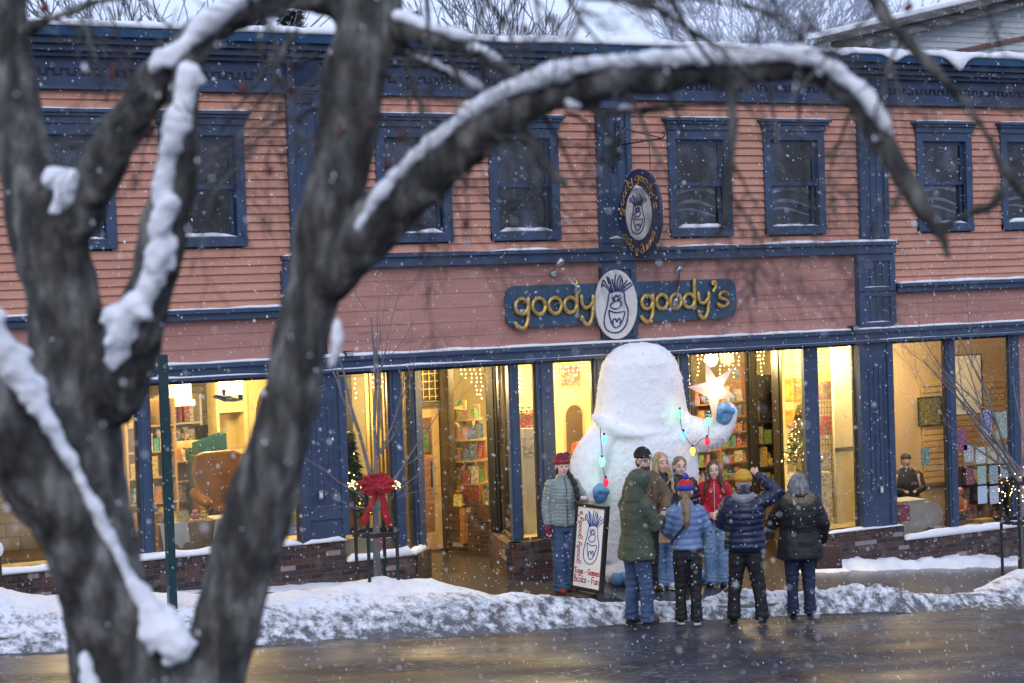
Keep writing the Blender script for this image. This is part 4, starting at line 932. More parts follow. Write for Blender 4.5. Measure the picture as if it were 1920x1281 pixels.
for z in lin(.55, 2.3, 22): m.tube([(gx0, 1.306, z), (gx1, 1.306, z)], .004, 5)
m.build('grid', BLACK, t)
for i, (v, c) in enumerate(((735, 'brown'), (800, 'red'), (865, 'white'))):
    q = at(1548, v, 1.2); good('box', c, q.x, 1.25, q.z-.12, .26, .05, .28, '', lab=f'{["brown patterned", "red patterned", "pale patterned"][i]} pack hung on the wire grid')
m = MB(); m.box(AT(1562, .98)[0]+.01, 18.5, .965, .995, 1.3, 1.36); tag(m.build('bumper_rail', BLACK), 'short black rail across the white partition', 'rail')
# right-hand room: pictures, map, notices
q0, q1 = at(1729, 788, 3.1), at(1765, 745, 3.1); flat('picture', 'framed green and brown nature picture on the slat wall', 'picture', q0.x, q1.x+.05, 3.19, q0.z-.1, q1.z, pm('nature_print', (.3, .22, .08), (.04, .12, .05), sc_=22, det=8, lo=.4, hi=.6), BLACK)
q0, q1 = at(1792, 778, 2.2), at(1838, 665, 2.2)
MAPM = pm('map_print', (.72, .76, .74), (.72, .76, .74)); nt_ = MAPM.node_tree; rmp = [n for n in nt_.nodes if n.type == 'VALTORGB'][0]; nn = [n for n in nt_.nodes if n.type == 'TEX_NOISE'][0]; nn.inputs['Scale'].default_value = 4.5; nn.inputs['Detail'].default_value = 3
rmp.color_ramp.elements[0].position = .33; rmp.color_ramp.elements[0].color = (.08, .3, .6, 1); rmp.color_ramp.elements[1].position = .40; rmp.color_ramp.elements[1].color = (.72, .77, .75, 1); e = rmp.color_ramp.elements.new(.68); e.color = (.74, .78, .75, 1); e = rmp.color_ramp.elements.new(.74); e.color = (.3, .55, .35, 1)
flat('map', 'tall pale framed map with blue and green patches', 'map', q0.x, q1.x, 2.2, q0.z, q1.z, MAPM, BLACK)
def paper(c, ink, s=40, lo=.5):
    k = 'paper%s%s' % (c, s)
    if k in MATS: return MATS[k]
    m = pm(k, c, ink, rough=.6, sc_=s, det=3, lo=lo-.04, hi=lo+.04, stretch=(.6, 1, 2.2)); return m
PN = [(1803, 825, 24, 42, (.08, .05, .1), (.5, .1, .2), 'dark red printed', 'left of the purple notice'), (1850, 795, 26, 54, (.12, .09, .25), (.4, .4, .6), 'large purple printed', 'in the top row'), (1878, 797, 26, 54, (.45, .5, .42), (.12, .2, .14), 'large pale green printed', 'in the top row'),
      (1816, 850, 21, 34, (.6, .63, .66), (.15, .15, .18), 'small white and black', 'leftmost under the dark red notice'), (1839, 854, 22, 32, (.62, .66, .62), (.3, .36, .3), 'small white and green', 'under the purple notice'), (1860, 853, 21, 34, (.6, .33, .33), (.35, .5, .25), 'small pink', 'in the second row'), (1882, 851, 22, 34, (.12, .16, .16), (.4, .5, .5), 'small dark grey', 'at the right end of the second row'),
      (1819, 893, 18, 33, (.05, .03, .03), (.4, .12, .12), 'small black with red figures', 'leftmost of the third row'), (1841, 891, 20, 36, (.42, .52, .45), (.2, .3, .24), 'small grey green', 'in the third row'), (1863, 890, 20, 36, (.42, .5, .52), (.12, .15, .16), 'small grey blue with a dark picture', 'in the third row'), (1884, 889, 21, 36, (.1, .12, .13), (.45, .5, .5), 'small black and white', 'at the right end of the third row'),
      (1842, 928, 21, 35, (.4, .5, .62), (.5, .6, .7), 'pale blue plain', 'left one of the lowest pair'), (1864, 928, 20, 35, (.52, .6, .68), (.3, .35, .4), 'whitish ruled', 'right one of the lowest pair'), (1735, 857, 20, 36, (.03, .12, .09), (.3, .4, .25), 'dark green', 'alone on the pane before the person in a cap')]
for u, v, w_, h_, c, ink, a, b in PN:
    p = P(u, v, .03); s = .0078; o = flat('notice', f'{a} notice on the glass, {b}', 'notice', p.x-w_*s/2*1.13, p.x+w_*s/2*1.13, .031, p.z-h_*s/2, p.z+h_*s/2, paper(c, ink))
# things on the floor of the right-hand room
p = at(1712, 955, .8); m = MB(); m.box(p.x-.28, p.x+.2, .75, 1.15, -.38, p.z+.12); m.box(p.x-.3, p.x+.22, .73, 1.17, p.z+.12, p.z+.15); tag(m.build('cabinet', WHITE, bevel=.005), 'low white box cabinet below the seated person', 'cabinet')
p = at(1738, 965, .9); t = thing('drum', 'white drum with a teal band beside the low white cabinet', 'drum', p); m = MB(); m.tube([p + V((0, -.1, 0)), p + V((0.02, .12, 0))], .22, 20); m.build('drum_head', WHITE, t); m = MB(); m.tube([p + V((0, -.08, 0)), p + V((0.015, .1, 0))], .228, 20, cap=False); m.build('drum_band', printed('teal'), t)
for u, v, k, c, l in ((1690, 965, 'bag', 'red', 'red and white gift bag low at the left of the right-hand window'), (1757, 990, 'box', 'blue', 'flat blue toy box on the sill by the mullion'), (1828, 985, 'box', 'teal', 'open teal toy box low in the rightmost pane'), (1845, 975, 'box', 'yellow', 'small yellow toy box low in the rightmost pane')):
    p = at(u, v, .5); good(k, c, p.x, .5, p.z-.1, .24 if k == 'box' else .2, .2, .12 if k == 'box' else .32, '', lab=l)
shelf_unit(plan(1800, 2.6), plan(1885, 2.6), 2.6, [-.3, .05, .35], .62, .3, BLACKT, 'low dark shelf under the tall framed map', ['black', 'purple', 'kraft', 'brown', 'blue'], 'the low dark shelf', dens=.7)
# icicle lights hung inside the glass
def icicles(label, a, b, n, dmax, off=.12, z=2.93):
    A, B = V((*a, 0)), V((*b, 0)); d = (B-A).normalized(); nn = V((-d.y, d.x, 0))*off; pts, wire = [], []; rr = random.Random(label)
    for i in range(n):
        p = A + (B-A)*(i+.5)/n + nn; L = rr.uniform(.15, 1)**1.2*dmax; x = 0; w_ = [p + V((0, 0, z))]
        k = 0
        while k*.062 < L:
            q = p + V((rr.uniform(-.02, .02), rr.uniform(-.02, .02), z-.03-k*.062)); pts.append(q); w_.append(q); k += 1
        if len(w_) > 1: wire.append(w_)
    wire.append([A + nn + V((0, 0, z)), B + nn + V((0, 0, z))])
    bulb_string('icicle_lights', label, pts, wire, 'string lights', 'warm icicle lights hung inside the shop glass')
icicles('icicle lights across the top of the splayed window by the first door', W0, W1, 12, .6, off=.35)
icicles('dense column of icicle lights in the narrow pane left of the bay corner', R1b, R0, 7, .95, off=.2)
icicles('icicle lights above the niche and wreath picture', F0(1037), F0(1112), 9, .28)
icicles('icicle lights hanging right behind the white shaggy figure', F0(1212), F0(1270), 8, .5)
icicles('icicle lights above the crowded shelves beside the star', B0, B1, 12, .6, off=.2)
icicles('long icicle lights above the second shop door', (B2[0], Y2), (B3[0], Y2), 6, .95, off=.2)
icicles('icicle lights in the pane with the orange posters', S1, S2, 8, .6, off=.15)
icicles('icicle lights over the white partition window', F0(1534), F0(1601), 9, .5)
icicles('few icicle lights in the bay with the small dark tree', C0, C1, 6, .3)
# ================================================================== SIGNS
def arc(cx, cy, rx, ry, a0, a1, n=14): return [(cx+rx*math.cos(R(a)), cy+ry*math.sin(R(a))) for a in lin(a0, a1, n)]
GL = {  # name: (advance, strokes), x-height 1
 'o': (1.15, [arc(.5, .5, .46, .5, 0, 360, 18)]), 'g': (1.2, [arc(.47, .52, .45, .48, 0, 360, 18), [(.95, 1), (.93, .2), (.86, -.4), (.62, -.8), (.25, -.78), (-.02, -.5)]]),
 'd': (1.2, [arc(.47, .5, .45, .48, 0, 360, 18), [(.97, 1.95), (.94, .9), (.93, 0)]]), 'y': (1.15, [[(.08, 1.0), (.1, .55), (.3, .3), (.62, .32), (.88, .6)], [(.95, 1.0), (.9, .2), (.8, -.45), (.5, -.78), (.2, -.6), (.08, -.3)]]),
 "'": (.6, [[(.2, 1.75), (.4, 1.72), (.42, 1.4), (.22, 1.15)], [(.2, 1.62), (.3, 1.6)]]), 's': (1.0, [[(.85, .85), (.6, 1.02), (.25, .95), (.12, .72), (.35, .53), (.68, .42), (.82, .2), (.6, 0), (.2, .0), (.02, .15)]]),
 't': (.8, [[(.35, 1.5), (.33, .2), (.5, 0), (.7, .08)], [(.0, 1.0), (.7, 1.02)]]), 'a': (1.1, [arc(.45, .48, .42, .47, 0, 360, 16), [(.9, .95), (.88, .3), (1.0, 0)]]), 'm': (1.5, [[(.05, 1), (.05, 0)], [(.05, .7), (.3, .98), (.55, .85), (.6, 0)], [(.6, .7), (.9, .98), (1.15, .85), (1.2, 0)]]),
 'e': (1.05, [[(.08, .5), (.85, .55), (.75, .9), (.45, 1.02), (.12, .8), (.06, .4), (.3, .02), (.6, 0), (.88, .18)]]), 'k': (1.0, [[(.08, 1.7), (.08, 0)], [(.75, .95), (.1, .45), (.8, 0)]]), 'u': (1.1, [[(.08, 1), (.1, .3), (.35, .0), (.7, .1), (.88, .5)], [(.9, 1), (.92, 0)]]),
 'n': (1.1, [[(.08, 1), (.08, 0)], [(.08, .65), (.4, .98), (.75, .9), (.85, .5), (.85, 0)]]), '&': (1.3, [[(1.1, .0), (.3, 1.05), (.35, 1.45), (.65, 1.5), (.75, 1.15), (.15, .55), (.15, .15), (.5, -.05), (.9, .2), (1.1, .6)]]),
 'T': (1.15, [[(.0, 1.65), (1.0, 1.7)], [(.5, 1.68), (.48, 0)]]), 'G': (1.35, [[(1.05, 1.4), (.7, 1.7), (.3, 1.5), (.05, .9), (.2, .25), (.6, 0), (1.0, .2), (1.05, .75), (.6, .75)]]), 'B': (1.2, [[(.1, 0), (.1, 1.65), (.6, 1.6), (.78, 1.25), (.5, .92), (.12, .88)], [(.5, .92), (.9, .65), (.85, .2), (.5, 0), (.1, 0)]]),
 'F': (1.05, [[(.1, 0), (.1, 1.65), (.85, 1.7)], [(.1, .9), (.65, .92)]]), '*': (.9, [arc(.35, .55, .1, .1, 0, 360, 8)]), ' ': (.7, [])}
def text_width(t): return sum(GL[c][0] for c in t)
def letters(name, txt, place, size, rad, mat, parent, sub='letter', thick=None, flatn=6):
    """every letter a mesh of round strokes; place(s, t) turns letter space into the world"""
    x = 0
    for c in txt:
        adv, st = GL[c]
        if st:
            m = MB()
            for q in st:
                pts = [place((x+a)*size, b*size) for a, b in q]
                if len(q) < 14: pts, _ = catmull(pts, [0]*len(pts), 4)
                m.tube(pts, rad, flatn, round_=True)
            m.build(sub, mat, parent, smooth=True)
        x += adv
FACE = [[(-.33, -.30), (-.38, -.12), (-.45, .08), (-.55, .29), (-.58, .5), (-.48, .66), (-.2, .75), (.12, .72), (.36, .57), (.46, .37), (.49, .16), (.38, -.04), (.35, -.2), (.32, -.31), (0, -.36), (-.33, -.30)],
 [(-.28, -.32), (-.42, -.45), (-.64, -.57)], [(-.24, -.33), (-.42, -.52), (-.56, -.66), (-.64, -.47)], [(-.2, -.34), (-.34, -.6), (-.41, -.76)], [(-.15, -.34), (-.25, -.6), (-.36, -.74), (-.16, -.4)], [(-.06, -.36), (-.16, -.62), (-.18, -.68)], [(-.02, -.36), (-.06, -.62), (-.01, -.8)],
 [(.04, -.36), (.05, -.6), (.19, -.78)], [(.08, -.36), (.2, -.62), (.26, -.74)], [(.14, -.35), (.28, -.55), (.26, -.68)], [(.18, -.34), (.35, -.52), (.49, -.64)], [(.22, -.33), (.45, -.5), (.66, -.57)], [(.26, -.31), (.5, -.42), (.72, -.52)],
 [(-.2, -.25), (-.08, -.18), (-.02, -.26), (.04, -.2), (.14, -.26)], [(-.2, -.2), (-.17, -.12), (-.1, -.1)], [(.06, -.17), (.12, -.12), (.18, -.2)], arc(-.13, -.13, .03, .02, 0, 360, 8), arc(.09, -.13, .03, .02, 0, 360, 8),
 [(-.28, 0), (-.25, .08), (-.05, .12), (.15, .06), (.2, -.04), (.1, -.1), (-.1, -.08), (-.28, 0)],
 [(-.36, .15), (-.05, .22), (.33, .2), (.25, .4), (.1, .56), (-.1, .62), (-.25, .5), (-.34, .3), (-.36, .15)], [(-.2, .54), (-.2, .42), (-.08, .38), (-.02, .47), (.06, .37), (.14, .42), (.12, .52)]]
def face(place, rad, mat, parent):
    m = MB()
    for q in FACE:
        pts, _ = catmull([place(a, -b) for a, b in q], [0]*len(q), 3); m.tube(pts, rad, 5)
    m.build('face_drawing', mat, parent, smooth=True)
INK = pm('navy_ink', (.04, .05, .16), (.03, .04, .13), rough=.5); OFFW = pm('sign_white', (.68, .66, .62), (.6, .58, .55), rough=.5, sc_=4)
SBLUE = pm('sign_blue', (.035, .085, .15), (.025, .06, .11), rough=.4, sc_=4, det=8, stretch=(3, 1, .7))
# long board over the shopfront
t = thing('shop_sign', 'long rounded blue board with big gilded letters above the shopfront', 'sign', (13.4, -.1, 3.73))
x0, x1, z0, z1, r = XV(948, 575, -.1), XV(1380, 562, -.1), 3.46, 4.02, .16
pts = []
for cx, cz, a0 in ((x1-r, z1-r, 0), (x0+r, z1-r, 90), (x0+r, z0+r, 180), (x1-r, z0+r, 270)): pts += [(cx+r*math.cos(R(a0+a)), -.06, cz+r*math.sin(R(a0+a))) for a in lin(0, 90, 7)]
m = MB(); m.prism(pts, (0, 0, 0), (0, -.05, 0)); m.build('board', SBLUE, t, fix=True)
def plc(u0, u1, vbase, txt, y=-.145):
    a, b = P(u0, vbase, y), P(u1, vbase, y); size = (b.x-a.x)/(text_width(txt)-.12)
    return size, (lambda s, q: V((a.x+s, y, a.z+q)))
s_, f_ = plc(966, 1115, 588, 'goody'); f0 = f_; zb = P(1040, 588, -.145).z
letters('l', 'goody', lambda s, q: V((f0(s, 0).x, -.145, zb+q)), s_, .03, GOLD, t)
s2, f1 = plc(1203, 1366, 582, "goody's"); letters('l', "goody's", lambda s, q: V((f1(s, 0).x, -.145, zb+q)), s2, .03, GOLD, t)
t = thing('oval_sign', 'cream oval sign with a drawn laughing face mounted over the long board', 'sign', (13.38, -.16, 3.72))
c = P(1156, 571, -.16); rx, rz = .335, .475
m = MB(); m.prism([(c.x+rx*math.cos(a), -.12, c.z+rz*math.sin(a)) for a in lin(0, 2*math.pi*47/48, 48)], (0, 0, 0), (0, -.045, 0)); m.build('board', OFFW, t, bevel=.008, fix=True)
face(lambda a, b: V((c.x+a*rx*1.08, -.168, c.z+b*rz*1.08)), .0115, INK, t)
# hanging oval
HX = 13.42; c1, c2 = PX(1162, 400, HX), PX(1241, 400, HX); top, bot = PX(1204, 316, HX), PX(1200, 486, HX)
cc = V((HX, (c1.y+c2.y)/2, (top.z+bot.z)/2)); ry, rz = abs(c1.y-c2.y)/2, (top.z-bot.z)/2
t = thing('hanging_sign', 'dark blue oval sign with gilded lettering hanging by chains from a wall bracket', 'sign', cc)
el = lambda kx, kz, x: [(x, cc.y + kx*math.cos(a), cc.z + kz*math.sin(a)) for a in lin(0, 2*math.pi*47/48, 48)]
m = MB(); m.prism(el(ry, rz, HX-.02), (0, 0, 0), (.045, 0, 0)); m.build('board', pm('oval_blue', (.03, .04, .10), (.02, .028, .07), rough=.45), t, bevel=.006, fix=True)
m = MB(); m.prism(el(ry*.6, rz*.58, HX-.035), (0, 0, 0), (.014, 0, 0)); m.build('panel', OFFW, t, fix=True)
face(lambda a, b: V((HX-.038, cc.y - a*ry*.6, cc.z+b*rz*.58)), .008, INK, t)
def curved(txt, a0, a1, k, size, up=True):
    W = text_width(txt)*size
    def pl(s, q):
        a = R(a0 + (a1-a0)*s/W); kk = k + (q/ry if up else -q/ry); return V((HX-.03, cc.y - ry*kk*math.cos(a), cc.z + rz*(k + (q if up else -q)/rz)*math.sin(a)))
    return pl
letters('l', "goody goody's", curved("goody goody's", 180, 4, .74, .064), .064, .0085, GOLD, t, flatn=5)
letters('l', 'toys & games', curved('toys & games', 210, 330, .77, .066), .066, .0085, GOLD, t, flatn=5)
BR = pm('dark_iron', (.03, .03, .035))
m = MB(); tipo = V((HX, c2.y-.08, top.z+.36)); wl = V((HX, -.1, top.z+.36))
m.tube([wl, tipo], .011, 6); m.tube([V((HX, -.1, top.z+.62)), (wl+tipo)/2 + V((0, 0, .12)), tipo], .008, 6)
pts = [V((HX, -.12 - .12*math.cos(a), top.z+.3+.14*math.sin(a))) for a in lin(0, 5.2, 16)]; m.tube(pts, .008, 6); m.tube([tipo, tipo+V((0, -.05, .04)), tipo+V((0, -.03, .08)), tipo+V((0, .01, .06))], .008, 6)
m.box(HX-.03, HX+.03, -.11, -.075, top.z+.2, top.z+.68)
brk = thing('sign_bracket', 'thin dark iron scroll bracket fixed to the middle pilaster', 'bracket', wl); m.build('bracket_arm', BR, brk, smooth=True)
for sy in (-.28, .28):
    m = MB(); z = top.z - .04; zt = tipo.z
    k = 0
    while z < zt:
        o = .012 if k % 2 else 0
        m.tube([V((HX+(.009 if k % 2 else 0)*math.cos(a), cc.y+sy+(0 if k % 2 else .009)*math.cos(a), z+.02+.02*math.sin(a))) for a in lin(0, 2*math.pi, 7)], .003, 4); z += .034; k += 1
    m.build('chain', BR, t)
sn = MB(); sn.tube([V((HX-.03, cc.y+.14, cc.z+rz*.58-.04)), V((HX-.035, cc.y+.02, cc.z+rz*.6)), V((HX-.03, cc.y-.1, cc.z+rz*.56))], [.012, .03, .012], 8, round_=True); sn.build('snow', SNOW, t, smooth=True)
# gooseneck spot lamps
def spots(u, v, u2, v2, u3, v3, label):
    b = P(u, v, -.02); a = P(u2, v2, -.42); c_ = P(u3, v3, -.38); t = thing('spot_lamp', label, 'lamp', b)
    m = MB(); m.tube([b, b+V((0, -.05, 0))], .04, 10); m.build('wall_plate', STEEL, t)
    for q in (a, c_):
        m = MB(); pts, _ = catmull([b, b + (q-b)*.4 + V((0, -.05, .06)), q], [0]*3, 5); m.tube(pts, .011, 6)
        d = V((.1, .5, -.6)).normalized() if q is a else V((.5, -.1, .5)).normalized()
        m.build('arm', STEEL, t, smooth=True)
        m = MB(); m.tube([q - d*.05, q - d*.02, q+d*.03, q+d*.07], [.02, .035, .05, .052], 12); m.build('lamp_head', STEEL, t, smooth=True)
spots(1035, 513, 1083, 540, 1048, 494, 'double gooseneck spot lamp over the left half of the long board'); spots(1271, 530, 1267, 565, 1270, 508, 'double gooseneck spot lamp over the right half of the long board')
for u, v, l in ((1601, 615, 'small black floodlight at the foot of the right upper panel'), (653, 663, 'small black floodlight above the window by the leaning trunk')):
    p = P(u, v, -.15); t = thing('floodlight', l, 'floodlight', p); m = MB(); m.obox(p, (.05, 0, 0), (0, .04, 0), (0, 0, .035)); m.build('housing', BLACK, t, bevel=.005); m = MB(); m.obox(p+V((0, -.045, -.004)), (.042, 0, 0), (0, .004, 0), (0, 0, .027)); m.build('lens', STEEL, t); m = MB(); m.tube([p, (p.x, -.01, p.z+.02)], .012, 6); m.build('mount', BLACK, t)
# small fittings on the big pilasters
for u, v, l in ((1652, 918, 'small grey outlet box on the right pilaster'), (601, 928, 'small grey outlet box on the left pilaster')):
    p = P(u, v, -.11); m = MB(); m.box(p.x-.03, p.x+.03, -.135, -.108, p.z-.055, p.z+.055); t = m.build('outlet_box', STEEL, bevel=.004); tag(t, l, 'outlet'); m = MB(); m.box(p.x-.018, p.x+.018, -.14, -.136, p.z-.03, p.z+.03); m.build('cover', WHITE, t)

# ================================================================== A-FRAME SIGN ON A SPRING BASE
base = GR(1101, 1127); ax = V((.098, -.99, 0)).normalized()            # panel's horizontal, towards the street = right in view
bl, br = V(base) - ax*.30, V(base) + ax*.30
t = thing('sidewalk_sign', 'framed white pavement sign with blue face and red lettering on a black rubber base', 'sign', base)
nrm = V((ax.y, -ax.x, 0)).normalized()
if nrm.dot(CAMP - base) < 0: nrm = -nrm
upv = (V((0, 0, 1)) - nrm*.10 + ax*.04).normalized(); zc = .16; Hh, Wh = .50, .29
C_ = V(base) + V((0, 0, zc)) + upv*Hh
def sp(a, b, o=0.0): return C_ + ax*a*Wh + upv*b*Hh + nrm*o
m = MB()
for q, hx, hy in ((sp(-1.04, 0), .014, Hh+.03), (sp(1.04, 0), .014, Hh+.03)): m.obox(q, ax*.022, nrm*.028, upv*(Hh+.035))
for q in (sp(0, 1.03), sp(0, -1.03)): m.obox(q, ax*(Wh+.0), nrm*.027, upv*.022)
m.build('frame', BLACK, t, bevel=.004)
m = MB(); m.obox(C_, ax*Wh, nrm*.012, upv*Hh); m.build('panel', pm('board_white', (.93, .91, .85), (.90, .88, .82), rough=.5), t)
DBLU = pm('marker_blue', (.03, .06, .33), (.02, .04, .25)); DRED = pm('marker_red', (.42, .03, .035), (.35, .02, .02))
m = MB()
for q in FACE:
    pts, _ = catmull([sp(.22 + a*.98, .25 - b*.86, .014) for a, b in q], [0]*len(q), 3); m.tube(pts, .006, 5)
m.build('face_drawing', DBLU, t, smooth=True)
letters('l', "goody goody's", lambda s, q: sp(-.63 - q/Wh, -.42 + s/Hh, .014), .65/text_width("goody goody's")*1.0, .0055, DRED, t, flatn=5)
for txt, zz in (('Toys * Games', -.66), ('Books * Fun', -.87)):
    sz = .5/text_width(txt)*1.04; letters('l', txt, lambda s, q, sz=sz, zz=zz: sp(-.9 + s/Wh, zz + q/Hh, .014), sz, .006, DRED, t, flatn=5)
m = MB()
for k in (-.5, .5): m.tube([V(base) + ax*k*.4 + V((0, 0, .04)), V(base) + ax*k*.4 + V((0, 0, zc))], .016, 8)
m.build('spring', BLACK, t)
m = MB(); gx = lambda p_: gz(p_.x, 0)
q0, q1 = V(base) - ax*.38, V(base) + ax*.38
for i, (k, hh) in enumerate(((.34, .05),)):
    m.add([q0 - nrm*.1 + V((0, 0, -.02)), q0 + nrm*.1 + V((0, 0, -.02)), q1 + nrm*.3 + V((0, 0, .01)), q1 - nrm*.3 + V((0, 0, .01)), q0*.72 + q1*.28 - nrm*.2 + V((0, 0, .10)), q0*.72 + q1*.28 + nrm*.2 + V((0, 0, .10)), q0*.28 + q1*.72 + nrm*.2 + V((0, 0, .10)), q0*.28 + q1*.72 - nrm*.2 + V((0, 0, .10))],
          [(0, 1, 5, 4), (1, 2, 6, 5), (2, 3, 7, 6), (3, 0, 4, 7), (4, 5, 6, 7), (0, 3, 2, 1)])
m.build('base', BLACK, t, bevel=.01, fix=True)

# ================================================================== BIG WHITE SHAGGY FIGURE
FUR = snowmat('white_fur', (.95, .95, .97), (.88, .88, .93), 9, .3, .62, bump=.4, bs=30); FUR.node_tree.nodes['Principled BSDF'].inputs['Roughness'].default_value = .95
fx_, fy_ = plan(1195, -.62), -.62; gz0 = gz(fx_, 0)
t = thing('shaggy_figure', 'giant white shaggy figure with blue mittens holding up a star by the shopfront', 'figure', (fx_, fy_, gz0))
kx = lambda u, v, y=-.62: P(u, v, y)
m = MB()
def rg(u0, u1, v, dy=.6, y=-.62):
    a, b = kx(u0, v, y), kx(u1, v, y); return ((a+b)/2, (b.x-a.x)/2*1.0, (b.x-a.x)/2*dy)
m.loft([(V((fx_, fy_, gz0+.25)), .55, .4), rg(1108, 1288, 1040), rg(1092, 1298, 960), rg(1092, 1302, 890), rg(1100, 1296, 826), rg(1113, 1285, 790), rg(1122, 1278, 750), rg(1126, 1272, 705), rg(1131, 1264, 680, .62), rg(1142, 1252, 661, .62), rg(1158, 1237, 649, .6), rg(1180, 1214, 643, .6)], 28)
L_ = [kx(1138, 812, -.72), kx(1104, 868, -.82), kx(1104, 922, -.92)]; m.tube(*catmull([*L_], [.22, .25, .20], 5), n=14, round_=True)
m.tube(*catmull([kx(1116, 782, -.8), kx(1150, 806, -.97), kx(1196, 816, -1.03), kx(1246, 806, -.97), kx(1284, 780, -.8)], [.06, .08, .085, .08, .06], 5), n=12, round_=True)   # roll of fur under the head
RA = [kx(1262, 806, -.75), kx(1310, 815, -.85), kx(1345, 808, -.95), kx(1362, 775, -1.0)]; m.tube(*catmull(RA, [.27, .23, .19, .16], 5), n=14, round_=True)
for s in (-1, 1): m.ell((fx_+s*.38, fy_-.1, gz0+.22), (.33, .4, .24), 12, 8)
def furfn(co, no):
    d = .006*vnoise(co, 16) + .007*vnoise(co, 41, 2) + .012*vnoise(co, 4, 5)
    return co + no*d[:, None]
remesh(m, .03, 2, furfn, 'fur_body', FUR, t)
m = MB(); rr = random.Random(5)                                         # loose tufts standing out of the coat
src_ = [o for o in t.children if o.name.startswith('fur_body')][0]; off = V(t.location)
me_ = src_.data; nv = len(me_.vertices)
for i in range(6000):
    v_ = me_.vertices[rr.randrange(nv)]; p = V(v_.co) + off; n_ = V(v_.normal); dn = (n_*.8 + V((rr.uniform(-.6, .6), rr.uniform(-.6, .6), -.9+rr.uniform(-.3, .3)))).normalized(); s_ = n_.cross(dn)
    s_ = s_.normalized()*.006 if s_.length > 1e-3 else V((.006, 0, 0)); L = rr.uniform(.025, .05)
    m.add([p - s_ - n_*.004, p + s_ - n_*.004, p + dn*L], [(0, 1, 2)])
m.build('fur_tufts', FUR, t)
MIT = pm('mitten_blue', (.16, .36, .62), (.1, .26, .5), rough=.6, sc_=5)
def mitt(c, s=1.0):
    m = MB(); m.ell(c, (.13*s, .12*s, .16*s), 14, 10); m.ell(c+V((-.11*s, -.05*s, .03*s)), (.045*s, .05*s, .09*s), 10, 8)
    for k in range(4): m.ell(c+V((-.07*s+.05*s*k, -.10*s, .06*s-.01*k)), (.032*s, .05*s, .05*s), 8, 6)
    remesh(m, .012, 3, None, 'mitten', MIT, t)
mc = kx(1357, 775, -1.12); mitt(mc, 1.0); mitt(kx(1125, 925, -1.1), .85)
for u in (1166, 1323):
    p = P(u, 1080, -1.02); p.z = gz(p.x, 0)+.1
    m = MB()
    for k in (-1, 0, 1): m.ell(p + V((k*.1, -.03, 0)), (.07, .12, .09), 12, 8)
    m.build('toes', MIT, t, smooth=True)
STARM, nst, bst = newmat('star_shell'); bst.inputs['Base Color'].default_value = (.9, .8, .78, 1); bst.inputs['Roughness'].default_value = .5
nst.nodes.remove(bst); o_ = nst.nodes['Material Output']; df = nst.nodes.new('ShaderNodeBsdfDiffuse'); df.inputs[0].default_value = (.88, .82, .82, 1); tl = nst.nodes.new('ShaderNodeBsdfTranslucent'); tl.inputs[0].default_value = (1, .86, .78, 1)
ms = nst.nodes.new('ShaderNodeMixShader'); ms.inputs[0].default_value = .55; nst.links.new(df.outputs[0], ms.inputs[1]); nst.links.new(tl.outputs[0], ms.inputs[2]); nst.links.new(ms.outputs[0], o_.inputs[0])
st = thing('star_lamp', 'pale five pointed star lamp glowing at its centre above the raised mitten', 'lamp', kx(1337, 738, -1.15))
sc0 = V(st.location); cu, cv = 1337.0, 733.0
tips = [kx(u, v, -1.15) for u, v in ((1322, 677), (1375, 690), (1380, 745), (1340, 800), (1289, 726))]
cen = kx(1338, 730, -1.15); m = MB(); vs = []
for i in range(5):
    a, b = tips[i], tips[(i+1) % 5]; vs.append(a); q = cen + ((a+b)/2-cen)*.45; vs.append(q)
n_ = len(vs); vs += [cen + V((0, -.13, 0)), cen + V((0, .13, 0))]
m.add(vs, [(i, (i+1) % n_, n_) for i in range(n_)] + [((i+1) % n_, i, n_+1) for i in range(n_)]); m.build('star_shell', STARM, st, fix=True)
bc = cen + V((-.02, -.15, -.0)); m = MB(); m.ell(bc, (.035, .02, .035), 12, 8); m.build('bulb', emis('star_bulb', (1, .72, .4), 30), st, smooth=True)
l = ptl(cen.x, cen.y, cen.z, 1.9, (1, .58, .3), r=.05)
l = ptl(bc.x, bc.y-.06, bc.z, .8, (1, .7, .4), r=.04)
# big coloured bulbs strung over the figure
CB = {'blue': (.12, .5, .95), 'green': (.1, .9, .25), 'red': (.8, .02, .05), 'yellow': (1.0, .62, .05)}
bl = [(1133, 824, 'blue', -1.25), (1129, 866, 'green', -1.3), (1136, 905, 'red', -1.35), (1275, 776, 'green', -1.15), (1282, 817, 'blue', -1.2), (1299, 846, 'yellow', -1.2), (1326, 828, 'red', -1.22), (1327, 790, 'green', -1.25)]
BM = {k: emis('bulb_' + k, v, {'green': 3.0, 'blue': 1.6, 'red': .9, 'yellow': 1.5}[k]) for k, v in CB.items()}
t2 = thing('bulb_garland', 'string of large coloured bulbs draped over the white shaggy figure', 'string lights', kx(1133, 815, -1.25))
for run in ([(1126, 802), (1126, 816), (1129, 852), (1131, 880), (1137, 897)], [(1275, 768), (1279, 805), (1299, 836), (1315, 824), (1327, 818), (1329, 796), (1326, 782)]):
    m = MB(); m.tube(catmull([kx(u, v, -1.24) for u, v in run], [0]*len(run), 4)[0], .005, 5); m.build('wire', BLACK, t2)
